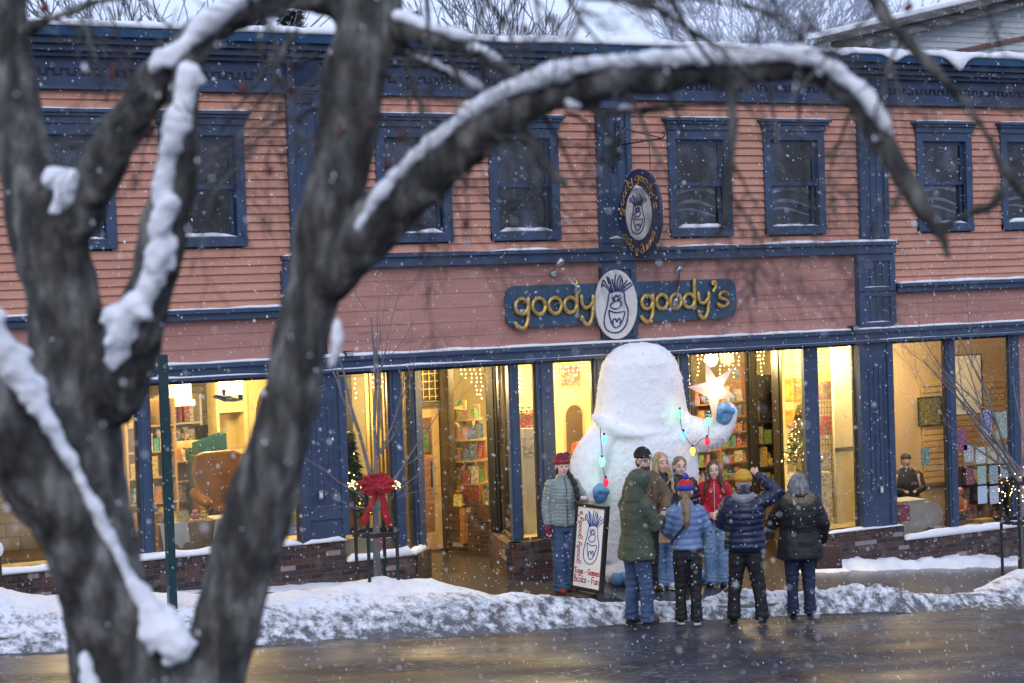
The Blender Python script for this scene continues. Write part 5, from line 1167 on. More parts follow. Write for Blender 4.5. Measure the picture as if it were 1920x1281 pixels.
for u, v, c_, y in bl:
    p = kx(u, v, y); m = MB(); m.loft([(p+V((0, 0, .055)), .012, .012), (p+V((0, 0, .035)), .03, .03), (p+V((0, 0, .0)), .038, .038), (p+V((0, 0, -.045)), .02, .02), (p+V((0, 0, -.065)), .004, .004)], 10); ob = m.build('bulb', BM[c_], t2, smooth=True); ob['label'] = c_ + ' bulb'
    m = MB(); m.tube([p+V((0, 0, .05)), p+V((0, 0, .085))], .014, 8); m.build('socket', BLACK, ob)
    if c_ == 'green' and v == 866: ptl(p.x, p.y-.1, p.z, .8, CB['green'], r=.03)

# ================================================================== STREET FURNITURE
GREENP = pm('green_post_paint', (.012, .05, .055), (.008, .035, .04), rough=.35)
pb = V((6.75, -2.6, gz(6.75, 0))); pb.x = rat(314, 900)*(22-2.6)
t = thing('sign_post', 'square dark green steel post standing in the snow bank', 'post', pb); zt = P(308, 665, -2.6).z
m = MB(); m.box(pb.x-.045, pb.x+.045, -2.645, -2.555, pb.z-.1, zt); m.build('post', GREENP, t, bevel=.006)
m = MB()
for z in lin(pb.z+.5, zt-.15, 14): m.tube([(pb.x-.02, -2.648, z), (pb.x-.02, -2.64, z)], .008, 8)
m.build('bolt', BLACK, t)
BARK2 = pm('young_bark', (.2, .2, .21), (.11, .105, .11), rough=.8, sc_=9, bump=.4, bsc=40, stretch=(1, 1, .3))
MINR = [.0012]
def branchy(p0, d0, L, r, dep, mb, rr, spread=.55, up=.25, seg=5, kids=(2, 4), mid=None):
    pts, rad = [V(p0)], [r]; d = V(d0).normalized(); p = V(p0)
    for i in range(seg):
        d = (d + V((rr.uniform(-1, 1), rr.uniform(-1, 1), rr.uniform(-1, 1)))*.13 + V((0, 0, up*.12))).normalized(); p = p + d*L/seg; pts.append(p.copy()); rad.append(max(r*(1-(i+1)/seg*.72), MINR[0]))
    mb.tube(pts, rad, 7 if r > .01 else 4, cap=False)
    if dep > 0:
        for k in range(rr.randint(*kids)):
            j = rr.randint(1, seg); a = rr.uniform(0, 2*math.pi); dd = (pts[j] - pts[j-1]).normalized(); o = dd.orthogonal().normalized(); o = Matrix.Rotation(a, 3, dd) @ o
            branchy(pts[j], (dd + o*spread*rr.uniform(.6, 1.3)), L*rr.uniform(.45, .7), rad[j]*rr.uniform(.5, .7), dep-1, mb, rr, spread, up, seg, kids)
def street_tree(bx, by, h, limbs, label, seed, guard_label, bow=True, ring=None):
    g = gz(bx, 0); rr = random.Random(seed)
    t = thing('street_tree', label, 'tree', (bx, by, g)); m = MB(); fork = g + h*.36
    m.tube([(bx, by, g-.1), (bx, by, g+h*.2), (bx+.02, by, fork)], [.05, .042, .035], 10); m.build('trunk', BARK2, t, smooth=True)
    m = MB()
    for d, L, r, z in limbs: branchy((bx+.01, by, g+z), d, L, r, 3, m, rr)
    m.build('crown', BARK2, t, smooth=True)
    t = thing('tree_guard', guard_label, 'tree guard', (bx, by, g)); H_ = 1.42
    for k in range(4):
        a = R(45+90*k); x, y = bx+.26*math.cos(a), by+.26*math.sin(a); m = MB(); m.tube([(x, y, g-.05), (x, y, g+H_)], .022, 8); m.build('upright', BLACK, t)
    for z in (g+.85, g+H_):
        m = MB(); pts = [(bx+.275*math.cos(a), by+.275*math.sin(a)) for a in lin(0, 2*math.pi*31/32, 32)]
        for (xa_, ya), (xb_, yb) in zip(pts, pts[1:]+pts[:1]): m.obox(((xa_+xb_)/2, (ya+yb)/2, z), ((xb_-xa_)/2, (yb-ya)/2, 0), V(((ya-yb), (xb_-xa_), 0)).normalized()*.006, (0, 0, .028))
        m.build('ring', BLACK, t)
    pts = []
    for i in range(70):
        a = rr.uniform(0, 2*math.pi); pts.append((bx+.28*math.cos(a)+rr.uniform(-.03, .03), by+.28*math.sin(a)+rr.uniform(-.03, .03), g+H_+rr.gauss(.0 if bow else -.1, .035 if bow else .14)))
    bulb_string('string_lights', 'tiny warm lights wound round the top of ' + ('the bowed tree guard' if bow else 'the tree guard at the right edge'), pts, [], r=.0045)
    return g, H_
TX, TY = plan(705, -1.75), -1.75; TX = P(705, 1000, -1.75).x
g_, H_ = street_tree(TX, TY, 3.6, [((-.25, 0, 1), 1.9, .026, 1.3), ((.12, .1, 1), 1.9, .026, 1.35), ((.02, -.1, 1), 2.1, .028, 1.3), ((.8, -.1, .75), 1.35, .017, 1.2), ((-.9, .2, .5), 1.3, .015, 1.2), ((.9, .2, .45), 1.1, .013, 1.1), ((-.85, -.3, .35), .9, .012, 1.1)],
                      'young bare street tree rising from the guard with the red bow', 11, 'black iron tree guard tied with a big red bow')
# red bow
VEL = pm('red_velvet', (.42, .012, .02), (.25, .006, .012), rough=.75, sc_=8)
bc = P(703, 912, TY-.34); t = thing('ribbon_bow', 'big red velvet bow tied to the front of the tree guard', 'bow', bc)
def loopm(m, c, d, L, w_):
    d = V(d).normalized(); s = V((0, -1, 0)); u_ = d.cross(s).normalized(); n = 12; vs = []
    for i in range(n+1):
        a = 2*math.pi*i/n; p = V(c) + d*L*(.5-.5*math.cos(a)) + u_*L*.32*math.sin(a)
        vs += [p - s*w_*.5, p + s*w_*.5]
    m.add(vs, [(2*i, 2*i+1, 2*i+3, 2*i+2) for i in range(n)])
m = MB()
for a, L in ((165, .13), (190, .11), (140, .11), (15, .13), (-12, .12), (40, .11), (90, .08), (65, .09), (115, .09), (215, .08), (-35, .08)):
    d = V((math.cos(R(a)), -.25, math.sin(R(a)))); m.ell(bc + d*L*.95, (L*.95, .05, .05), 12, 8, Matrix.Rotation(-R(a), 3, 'Y'))
    m.tube([bc + V((0, -.05, 0)), bc + d*L*1.9 + V((0, -.03, 0))], [.02, .012], 6)
m.ell(bc+V((0, -.06, 0)), (.04, .05, .045), 10, 8); o = remesh(m, .008, 1, lambda co, no: co + no*(.008*vnoise(co, 55, 2))[:, None], 'loops', VEL, t)
for dx, L in ((-.12, .42), (.14, .5)):
    m = MB(); n = 10; vs = []
    for i in range(n+1):
        q = i/n; p = bc + V((dx*q*1.3 + .03*math.sin(q*6), -.03*q - .02, -L*q)); vs += [p-V((.04, 0, 0)), p+V((.04, 0.02*math.sin(q*7), 0))]
    m.add(vs, [(2*i, 2*i+1, 2*i+3, 2*i+2) for i in range(n)]); o = m.build('tail', VEL, t, smooth=True); sd = o.modifiers.new('s', 'SOLIDIFY'); sd.thickness = .006
T2 = P(1912, 960, -1.9).x
street_tree(T2, -1.9, 4.2, [((-1, -.3, .75), 2.2, .026, 1.4), ((-.8, .1, 1.1), 2.3, .028, 1.5), ((-.4, 0, 1), 2.3, .03, 1.4), ((-1, 0, .35), 1.7, .016, 1.5), ((.3, 0, 1), 2, .025, 1.5), ((-.7, .4, .9), 2.4, .022, 1.6)], 'young bare street tree reaching in from the right edge', 23, 'black iron tree guard at the right edge wrapped in lights', bow=False)
# snow-topped bollard planter at the left edge
p = P(3, 1060, -1.6); g = gz(p.x, 0); t = thing('tree_guard', 'black iron guard stub capped with snow at the left edge', 'tree guard', (p.x-.12, -1.6, g)); m = MB(); m.tube([(p.x-.12, -1.6, g), (p.x-.12, -1.6, P(0, 1035, -1.6).z)], .12, 14); m.build('post', BLACK, t); m = MB(); m.ell((p.x-.12, -1.6, P(0, 1030, -1.6).z), (.15, .15, .12), 12, 8); m.build('snow_cap', SNOW, t, smooth=True)
# ================================================================== PEOPLE
AW = V((.5, .866, 0)); RI = V((.866, -.5, 0))
def cloth(name, c, c2=None, rough=.75, sc_=7, bump=.3, bs=40, **k): return pm(name, c, c2 or tuple(x*.72 for x in c), rough=rough, sc_=sc_, bump=bump, bsc=bs, bdist=.006, **k)
SKIN = pm('skin', (.78, .50, .40), (.70, .41, .33), rough=.5, sc_=7); SKIN.node_tree.nodes['Principled BSDF'].inputs['Subsurface Weight'].default_value = .15; SKIN.node_tree.nodes['Principled BSDF'].inputs['Subsurface Radius'].default_value = (.02, .008, .005)
JEAN = cloth('blue_denim', (.055, .10, .20), (.026, .052, .12), sc_=5); JEANL = cloth('light_denim', (.22, .34, .52), (.12, .21, .37), sc_=5); JEAND = cloth('dark_denim', (.015, .025, .07), (.01, .016, .045), sc_=5)
BLKP = cloth('black_trousers', (.013, .013, .017), (.007, .007, .01))
LIPS = pm('lips', (.45, .12, .11)); EYEW = pm('eye_white', (.7, .7, .7), rough=.3); EYED = pm('eye_dark', (.03, .02, .015), rough=.25); BROW = pm('brow_hair', (.08, .05, .03))
def hairmat(n, c, c2): return pm(n, c, c2, rough=.55, sc_=26, det=5, lo=.35, hi=.65, bump=.8, bsc=60, stretch=(1, 1, .12), bdist=.01)
def person(sp):
    foot = GR(*sp['foot'], road=sp.get('road', False)) if 'y' not in sp else V((plan(sp['foot'][0], sp['y']), sp['y'], 0))
    if 'y' in sp: foot = P(sp['foot'][0], sp['foot'][1], sp['y']); foot.z = gz(foot.x, 0)
    foot.z = (gz(foot.x, -9) + .0 if sp.get('road') else gz(foot.x, 0)) + .004
    d = ray(*sp['top']); k = (foot.xy - CAMP.xy).length/d.xy.length; ztop = CAMP.z + d.z*k
    ext = sp.get('ext', .03); S = (ztop - foot.z)/(1.75+ext)
    h = R(sp['h']); f = (-AW)*math.cos(h) + RI*math.sin(h); rz = math.atan2(-f.x, f.y)
    t = thing('person', sp['label'], 'person', foot, sp.get('group'), rz); W = sp.get('w', 1.0)
    def fin(o, name=None, par=None):
        o.parent = par or t
        if par: pass
        return o
    def rm(m, vox, sm_, fn, name, mat, par=None):
        m.v = [tuple(c*S for c in p) for p in m.v]
        return fin(remesh(m, vox, sm_, fn, name, mat), par=par)
    def bd(m, name, mat, par=None, smooth=True):
        m.v = [tuple(c*S for c in p) for p in m.v]; return fin(m.build(name, mat, None, smooth=smooth), par=par)
    # head frame
    Hc = V((0, .015 + sp.get('stoop', 0), 1.635)) + V(sp.get('hoff', (0, 0, 0)))
    HM = Matrix.Rotation(R(sp.get('turn', 0)), 3, 'Z') @ Matrix.Rotation(R(-sp.get('nod', 0)), 3, 'X') @ Matrix.Rotation(R(sp.get('tilt', 0)), 3, 'Y')
    HSC[0] = 1.09
    H = lambda x, y, z: Hc + HM @ (V((x, y, z))*1.09)
    sh = {'L': V((-.165*W, 0, 1.41)), 'R': V((.165*W, 0, 1.41))}
    arms = {k2: [sh[k2], V(sp[k2][0]), V(sp[k2][1])] for k2 in 'LR'}
    legs = sp.get('legs', ((-.10, 0), (.10, 0))); kn = sp.get('knee', 0.0)
    # ---- body: one continuous skin
    m = MB(); m.ell(H(0, -.01, .025), (.076, .094, .095), 20, 14, HM); m.ell(H(0, .025, -.045), (.057, .062, .066), 16, 10, HM); m.ell(H(0, .05, -.09), (.03, .03, .025), 10, 8, HM)
    m.tube([H(0, .085, .01), H(0, .105, -.025), H(0, .095, -.032)], [.011, .015, .012], 8, round_=True)
    for s in (-1, 1):
        m.ell(H(s*.076, -.005, -.01), (.012, .02, .032), 8, 8, HM); m.ell(H(s*.035, .06, -.03), (.025, .025, .022), 8, 6, HM); m.ell(H(s*.03, .078, .028), (.026, .012, .01), 8, 6, HM)
    m.tube([H(0, -.02, -.06), V((0, .0, 1.46))], [.05, .058], 14, round_=True)
    m.loft([(V((0, 0, .86)), .13, .09), (V((0, 0, 1.05)), .12, .085), (V((0, 0, 1.3)), .14, .09), (V((0, 0, 1.45)), .1, .06)], 16)
    for k2 in 'LR':
        a = arms[k2]; m.tube(a, [.05, .038, .024], 10, round_=True)
        fd = (a[2]-a[1]).normalized(); curl = V(sp.get('curl' + k2, (0, .35, -.2))); side = fd.cross(V((0, 1, .2))).normalized(); pc = a[2] + fd*.045
        m.ell(pc, (.036, .03, .045), 12, 8)
        for j in range(4):
            b = pc + fd*.03 + side*(j-1.5)*.019; L = (.068, .078, .074, .058)[j]; d2 = (fd + curl*.5).normalized(); d3 = (fd*.5 + curl*1.3).normalized()
            m.tube([b, b+d2*L*.55, b+d2*L*.55+d3*L*.5], [.0098, .009, .0078], 8, round_=True)
        b = pc - side*.03; d2 = (fd*.6 - side*.7 + curl*.3).normalized(); m.tube([b, b+d2*.03, b+(d2+fd*.5).normalized()*.055], [.012, .0105, .009], 8, round_=True)
    for i, (lx, ly) in enumerate(legs):
        s = -1 if i == 0 else 1; m.tube([V((s*.085, 0, .88)), V(((s*.085+lx)/2, ly*.5+.02+kn, .49)), V((lx, ly, .08))], [.075, .048, .034], 12, round_=True); m.ell(V((lx, ly+.05, .05)), (.035, .1, .035), 10, 8)
    body = rm(m, .0085, 2, None, 'body', SKIN)
    if not sp.get('back'):
        for s in (-1, 1):
            m = MB(); m.ell(H(s*.031, .083, .008), (.0145, .006, .0075), 10, 8, HM); e = bd(m, 'eye', EYEW, body)
            m = MB(); m.ell(H(s*.031, .0885, .008), (.0075, .003, .0075), 8, 6, HM); bd(m, 'iris', EYED, body)
            m = MB(); m.tube([H(s*.015, .091, .033), H(s*.033, .09, .04), H(s*.052, .077, .033)], [.003, .0042, .002], 6); bd(m, 'eyebrow', sp.get('brow', BROW), body)
        sw = .026 if sp.get('smile') else .019
        m = MB(); m.tube([H(-sw, .076, -.058 + (.006 if sp.get('smile') else 0)), H(0, .089, -.062), H(sw, .076, -.058 + (.006 if sp.get('smile') else 0))], [.003, .0065, .003], 8); bd(m, 'lips', LIPS, body)
        if sp.get('smile'):
            m = MB(); m.tube([H(-sw*.75, .083, -.058), H(0, .0925, -.0605), H(sw*.75, .083, -.058)], [.0015, .0038, .0015], 6); bd(m, 'teeth', EYEW, body)
    if sp.get('beard'):
        m = MB(); m.ell(H(0, .03, -.075), (.056, .058, .05), 14, 10, HM); rm(m, .008, 2, lambda co, no: co + no*(.003*vnoise(co, 140))[:, None], 'beard', HAIRS['brown'])
    # ---- trousers
    pc_, fl = sp['pants'], sp.get('flare', 1.0); m = MB()
    for i, (lx, ly) in enumerate(legs):
        s = -1 if i == 0 else 1; kx_ = V(((s*.09*W+lx)/2, ly*.5+.015+kn, .49))
        m.tube(catmull([V((s*.085*W, 0, .9)), V((s*.088*W, .0, .74)), kx_, V(((lx*1.5+kx_.x*.5)/2, ly*.8+.005, .26)), V((lx, ly-.005, .045))], [.095*W, .098*W, .07*fl**.5*W, .062*fl, .068*fl], 4)[0], catmull([V((0, 0, 0))]*5, [.095*W, .098*W, .07*fl**.5*W, .062*fl, .068*fl], 4)[1], 16)
    m.loft([(V((0, 0, .8)), .16*W, .11*W), (V((0, 0, .92)), .165*W, .115*W), (V((0, 0, 1.02)), .15*W, .105*W)], 18)
    def wr(co, no):
        z = co[:, 2]/S; a = .0045*np.sin(z*75 + 3*vnoise(co, 9))*np.exp(-((z-.47)/.10)**2) + .006*np.sin(z*95 + 4*vnoise(co, 8, 2))*np.exp(-((z-.1)/.09)**2) + .005*vnoise(co*np.array([1, 1, .8]), 15) + .004*vnoise(co*np.array([1, 1, 1.6]), 31, 6) + .0025*vnoise(co, 60, 1)
        return co + no*a[:, None]
    rm(m, .012, 2, wr, 'trousers', pc_)
    # ---- shoes
    for i, (lx, ly) in enumerate(legs):
        s = -1 if i == 0 else 1; m = MB(); m.ell(V((lx+s*.012, ly+.09, .048)), (.045, .075, .042), 12, 8); m.ell(V((lx, ly-.02, .06)), (.04, .055, .055), 12, 8); m.tube([V((lx, ly-.015, .06)), V((lx, ly-.015, .17))], [.045, .047], 12); m.tube([V((lx, ly-.01, .03)), V((lx+s*.01, ly+.1, .028))], [.04, .042], 10, round_=True)
        shoe = rm(m, .01, 2, lambda co, no: np.stack([co[:, 0], co[:, 1], np.maximum(co[:, 2], .004)], 1), 'shoe', sp['shoes'])
        m = MB(); m.tube([V((lx, ly-.045, .002)), V((lx, ly-.045, .022))], .041, 12); m.obox(V((lx+s*.006, ly+.03, .011)), (.043, 0, 0), (0, .085, 0), (0, 0, .0105)); m.ell(V((lx+s*.012, ly+.11, .011)), (.046, .058, .0115), 14, 6); bd(m, 'sole', sp.get('sole', BLACK), shoe, smooth=False)
    # ---- jacket
    hem = sp.get('hem', .86); B = sp.get('bulk', 1.0)*W; m = MB(); lean = sp.get('lean', 0)
    rings = [(hem, .185, .135), (hem+.02, .20, .148), (.98, .195, .145) if hem < .95 else (hem+.06, .2, .148), (1.1, .178, .132), (1.24, .192, .142), (1.36, .195, .138), (1.43, .165, .112), (1.475, .10, .085), (1.51, .075, .075)]
    if hem < .8: rings = [(hem, .2, .15), (hem+.02, .218, .165)] + rings[2:]
    m.loft([(V((0, lean*(z-1.0)*1.0, z)), rx*B, ry*B) for z, rx, ry in rings], 26)
    m.tube([V((0, .0, 1.46)), V((0, .004, 1.535))], [.085, .072], 14)
    for k2 in 'LR':
        a = arms[k2]; ts = sp.get('sleeve', 1.0)*B; s = -1 if k2 == 'L' else 1
        p0 = a[0] + V((s*-.01, 0, -.005)); mid1 = (a[0]+a[1])/2; mid2 = (a[1]+a[2])/2
        m.tube([p0, mid1, a[1], mid2, a[2] - (a[2]-a[1]).normalized()*.01], [.082*ts, .073*ts, .066*ts, .058*ts, .045*ts], 14, round_=True)
    pitch, amp = sp.get('quilt', (0, 0)); el_ = {k2: np.array(arms[k2][1])*S for k2 in 'LR'}; shn = {k2: np.array(arms[k2][0])*S for k2 in 'LR'}; wrn = {k2: np.array(arms[k2][2])*S for k2 in 'LR'}
    def quilt(co, no):
        d = .008*vnoise(co, 11, 1.3) + .005*vnoise(co, 27, 4) + .003*vnoise(co*np.array([1, 1, 2.]), 48, 3) + .006*np.clip(vnoise(co*np.array([1, 1, 2.2]), 13, 7), -1, 1)
        if pitch:
            # bands run round the trunk, and round each sleeve along its own axis
            u_ = co[:, 2].copy() + .012*vnoise(co, 5, 2)
            for k2 in 'LR':
                for q0, q1, base_ in ((shn[k2], el_[k2], 0.0), (el_[k2], wrn[k2], 1.0)):
                    ax_ = q1-q0; L = np.linalg.norm(ax_); ax_ = ax_/L; tt = (co-q0) @ ax_; dist = np.linalg.norm(co-q0-np.outer(np.clip(tt, 0, L), ax_), axis=1)
                    near = (dist < .088*B*S) & (tt > .04*S) & (np.abs(co[:, 0]) > .155*B*S if abs(ax_[2]) > .6 else np.ones(len(co), bool)); u_ = np.where(near, -tt + base_*.0 - base_*np.linalg.norm(el_[k2]-shn[k2]), u_)
            ph = np.abs(np.sin(np.pi*u_/(pitch*S))); d = d*.6 + amp*(ph**.5 - .75)
        return co + no*(d*S)[:, None]
    rm(m, .0115 if pitch and pitch < .06 else .013, 2, quilt, 'jacket', sp['top_m'])
    if not sp.get('back') or sp.get('zip'):
        m = MB(); zs = lin(hem+.03, 1.49, 14); yy = lambda z: max(interp(z, [(q[0], q[2]) for q in rings])*B + .003, .0) + lean*(z-1.0)
        m.tube([V((0, yy(z)+.004, z)) for z in zs], .005, 5); bd(m, 'zip', sp.get('zipm', BLACK))
    if sp.get('mitt'):
        for k2 in sp.get('mitts', 'LR'):
            a = arms[k2]; fd = (a[2]-a[1]).normalized(); m = MB(); m.tube([a[2]-fd*.04, a[2], a[2]+fd*.06, a[2]+fd*.12], [.044, .042, .05, .032], 12, round_=True); m.ell(a[2]+fd*.05+V((0, .04, .01)), (.02, .03, .03), 8, 6); rm(m, .01, 2, None, 'mitten', sp['mitt'])
    # ---- hood / collar / hair / hat
    hd = sp.get('hood')
    if hd == 'up':
        m = MB(); m.ell(H(0, -.025, .02), (.118, .135, .14), 18, 12, HM); m.tube([H(0, -.03, -.07), V((0, -.01, 1.44))], [.11, .13], 14, round_=True)
        cut = [H(0, .15, -.02)*S, HM @ V((0, 1, -.1))]
        def hfn(co, no):
            q = (co - np.array(H(0, .045, -.01)*S)) @ np.array(HM @ V((0, 1, 0))); return co + no*(.006*vnoise(co, 17, 3))[:, None] - np.outer(np.maximum(q, 0), np.array(HM @ V((0, 1, 0))))*.9
        rm(m, .012, 3, hfn, 'hood', sp['top_m'])
        m = MB(); m.tube([H(.1*math.cos(a), .055, -.005+.115*math.sin(a)) for a in lin(-.9, math.pi+.9, 18)], .014, 8, round_=True); bd(m, 'hood_rim', sp['top_m'])
    if hd == 'down':
        m = MB(); m.tube([V((-.1, .01, 1.5)), V((-.1, -.07, 1.48)), V((0, -.12, 1.45)), V((.1, -.07, 1.48)), V((.1, .01, 1.5))], [.035, .05, .065, .05, .035], 12, round_=True); rm(m, .012, 3, lambda co, no: co + no*(.005*vnoise(co, 20))[:, None], 'hood', sp.get('hood_m', sp['top_m']))
    if sp.get('fur'):
        m = MB(); pts = [V((-.12, .03, 1.5)), V((-.135, -.05, 1.49)), V((-.08, -.13, 1.45)), V((0, -.155, 1.43)), V((.08, -.13, 1.45)), V((.135, -.05, 1.49)), V((.12, .03, 1.5))]; m.tube(catmull(pts, [.06]*7, 3)[0], .058, 12, round_=True)
        fo = rm(m, .012, 2, lambda co, no: co + no*(.012*vnoise(co, 60, 1) + .008*vnoise(co, 120, 4))[:, None], 'fur_collar', FURC)
        m = MB(); rr = random.Random(3); vs_ = fo.data.vertices
        for i in range(2200):
            v_ = vs_[rr.randrange(len(vs_))]; p = V(v_.co)/S; n_ = V(v_.normal); dn = (n_ + V((rr.uniform(-.5, .5), rr.uniform(-.5, .5), -.4))).normalized(); s_ = n_.orthogonal().normalized()*.0022; m.add([p-s_, p+s_, p+dn*rr.uniform(.015, .035)], [(0, 1, 2)])
        bd(m, 'fur_hairs', FURC, smooth=False)
    hs = sp.get('hair')
    if hs:
        mt, style = hs; m = MB(); HS = Matrix.Identity(3)
        if not sp.get('hat') : m.ell(H(0, -.025, .045), (.088, .098, .09), 18, 12, HM); m.ell(H(0, -.06, -.01), (.08, .065, .085), 14, 10, HM)
        else: m.ell(H(0, -.05, -.02), (.076, .055, .07), 14, 10, HM)
        if style in ('long', 'wavy'):
            for s in (-1, 1):
                wv = .018 if style == 'wavy' else .006
                for j in range(6):
                    a = -.5 + j*.33; x0, y0 = s*.078*math.cos(a), -.01-.08*math.sin(a)+.01
                    L = .34 if style == 'wavy' else .27
                    if s*math.cos(a) != 0:
                        pts = [H(x0*.8, y0, .03), H(x0*1.12, y0, -.05)] + [V((Hc.x + x0*1.2 + s*.012*q + wv*math.sin(q*2.3+j*1.9), Hc.y + y0*(1 if j > 2 else .6) + (.085 if j < 2 else (-.05 if j > 3 else .03)) + wv*.5*math.cos(q*2+j), Hc.z - .05 - L*(q+1)/5)) for q in range(5)]
                        m.tube(pts, [.02, .026, .027, .026, .024, .02, .01], 8, round_=True)
        if style == 'pony':
            pts = [H(0, -.09, -.01), H(0, -.125, -.06), V((0, -.165, 1.42)), V((.0, -.175, 1.3)), V((-.01, -.17, 1.2))]; m.tube(pts, [.035, .045, .05, .042, .014], 10, round_=True)
        if style == 'braid':
            pts = [H(-.06, -.02, -.04), V((-.10, .05, 1.5)), V((-.13, .12, 1.4)), V((-.14, .15, 1.28)), V((-.135, .155, 1.17)), V((-.14, .15, 1.1))]; P2, R2_ = catmull(pts, [.03, .034, .033, .03, .026, .012], 5)
            m.tube(P2, [r*(1+.25*math.sin(i*1.6)) for i, r in enumerate(R2_)], 10, round_=True); m.ell(H(.06, -.01, -.03), (.025, .04, .06), 8, 6, HM)
        if style == 'bob':
            for j in range(15):
                a = 2*math.pi*(j+.5)/15
                if math.sin(a) > .72: continue
                m.tube([H(.07*math.cos(a), .085*math.sin(a)-.02, .06), H(.098*math.cos(a), .108*math.sin(a)-.025, -.01), H(.1*math.cos(a+.1), .105*math.sin(a)-.03, -.09), H(.085*math.cos(a+.15), .09*math.sin(a)-.03, -.125)], [.026, .027, .024, .01], 8, round_=True)
        if style == 'bun': m.ell(H(0, -.13, .03), (.035, .035, .035), 10, 8, HM)
        ff = np.array(HM @ V((0, 1, 0))); fo_ = np.array(H(0, .052, 0)*S); fz = np.array(HM @ V((0, 0, 1)))
        def hfn2(co, no):
            r_ = co - fo_; q = r_ @ ff; zz = r_ @ fz; x_ = np.abs(r_ @ np.array(HM @ V((1, 0, 0))))
            pull = np.where((q > 0) & (zz < .075*S) & (zz > -.12*S) & (x_ < .075*S), q, 0)      # leave the face free
            return co + no*(.003*np.sin(co[:, 0]*420/S + 6*vnoise(co, 9)) + .003*vnoise(co, 45))[:, None] - np.outer(pull, ff)*1.05
        rm(m, .0095, 2, hfn2, 'hair', HAIRS[mt])
    ht = sp.get('hat')
    if ht:
        m1, m2, pom = ht; m = MB(); m.ell(H(0, -.022, .062), (.094, .108, .098), 18, 12, HM)
        ff = np.array(HM @ V((0, 0, 1))); fo_ = np.array(H(0, 0, .045)*S)
        bn = rm(m, .009, 2, lambda co, no: co - np.outer(np.minimum((co-fo_) @ ff, 0), ff) + no*(.0018*np.sin(np.arctan2(co[:, 1]-Hc.y*S, co[:, 0]-Hc.x*S)*46))[:, None], 'beanie', m1)
        m = MB(); m.loft([(H(0, -.018, .028), .094, .109), (H(0, -.018, .03), .103, .118), (H(0, -.02, .058), .107, .123), (H(0, -.022, .084), .103, .118), (H(0, -.022, .086), .094, .109)], 28, cap=False); bd(m, 'cuff', m2, bn)
        if pom:
            m = MB(); m.ell(H(*pom[1]), (.036, .036, .034), 14, 10, HM); q = rm(m, .006, 1, lambda co, no: co + no*(.006*vnoise(co, 150))[:, None], 'pompom', pom[0], bn)
    if sp.get('glasses'):
        m = MB()
        for s in (-1, 1):
            m.tube([H(s*.033+.024*math.cos(a), .098, .006+.018*math.sin(a)) for a in lin(0, 2*math.pi, 14)], .0035, 5); m.tube([H(s*.057, .096, .01), H(s*.078, .0, .01)], .003, 5)
        m.tube([H(-.009, .098, .01), H(.009, .098, .01)], .003, 5); bd(m, 'glasses', BLACK)
    if sp.get('scarf'):
        m = MB(); m.tube([V((.085*math.cos(a), .01+.08*math.sin(a), 1.5+.012*math.sin(a*2))) for a in lin(0, 2*math.pi, 20)], .038, 10); m.tube([V((.03, .09, 1.49)), V((.05, .135, 1.4)), V((.05, .15, 1.25))], [.04, .04, .03], 8, round_=True); rm(m, .011, 2, lambda co, no: co + no*(.005*vnoise(co, 30))[:, None], 'scarf', sp['scarf'])
    if sp.get('badge'):
        m = MB(); m.obox(H(.0 if sp['badge'] is True else sp['badge'], .096, .057), HM @ V((.016, 0, 0)), HM @ V((0, .002, 0)), HM @ V((0, 0, .014))); bd(m, 'badge', OFFW)
    HSC[0] = 1.0
    world = Matrix.Translation(foot) @ Matrix.Rotation(rz, 4, 'Z')
    return t, S, (lambda x, y, z: world @ (V((x, y, z))*S)), arms
HAIRS = {'brown': hairmat('hair_brown', (.12, .065, .035), (.05, .028, .016)), 'blonde': hairmat('hair_blonde', (.55, .40, .22), (.32, .21, .1)), 'dark': hairmat('hair_dark', (.035, .02, .015), (.015, .01, .008)), 'grey': hairmat('hair_grey', (.30, .30, .32), (.06, .06, .07)), 'light': hairmat('hair_light_brown', (.30, .21, .12), (.17, .11, .06)), 'ash': hairmat('hair_ash', (.28, .2, .13), (.15, .1, .06))}
FURC = pm('fur_trim', (.30, .24, .17), (.14, .10, .07), rough=.9, sc_=40)
SAGE = cloth('sage_nylon', (.25, .305, .29), (.19, .235, .225), rough=.45); GRNP = cloth('green_canvas', (.07, .088, .055), (.048, .062, .039)); TANJ = cloth('brown_canvas', (.16, .10, .055), (.11, .07, .04)); LBLU = cloth('blue_nylon', (.16, .25, .45), (.12, .19, .36), rough=.42); REDJ = cloth('red_fleece', (.5, .012, .03), (.36, .008, .02), rough=.8); NAVY = cloth('navy_nylon', (.008, .018, .055), (.005, .011, .035), rough=.38); BLKJ = cloth('black_parka', (.006, .008, .012), (.004, .005, .007), rough=.6)
BURG = cloth('burgundy_nylon', (.065, .015, .03), (.04, .01, .02), rough=.45); DGRN = cloth('grey_green_wool', (.05, .08, .075), (.03, .05, .047)); MAR = cloth('maroon_knit', (.20, .015, .035), (.08, .012, .04), sc_=30); REDK = cloth('red_knit', (.55, .02, .03), sc_=40); BLUK = cloth('blue_knit', (.02, .06, .45), sc_=40); MUST = cloth('mustard_knit', (.62, .34, .03), (.5, .26, .02), sc_=40); BLKK = cloth('black_knit', (.012, .012, .014), sc_=40)
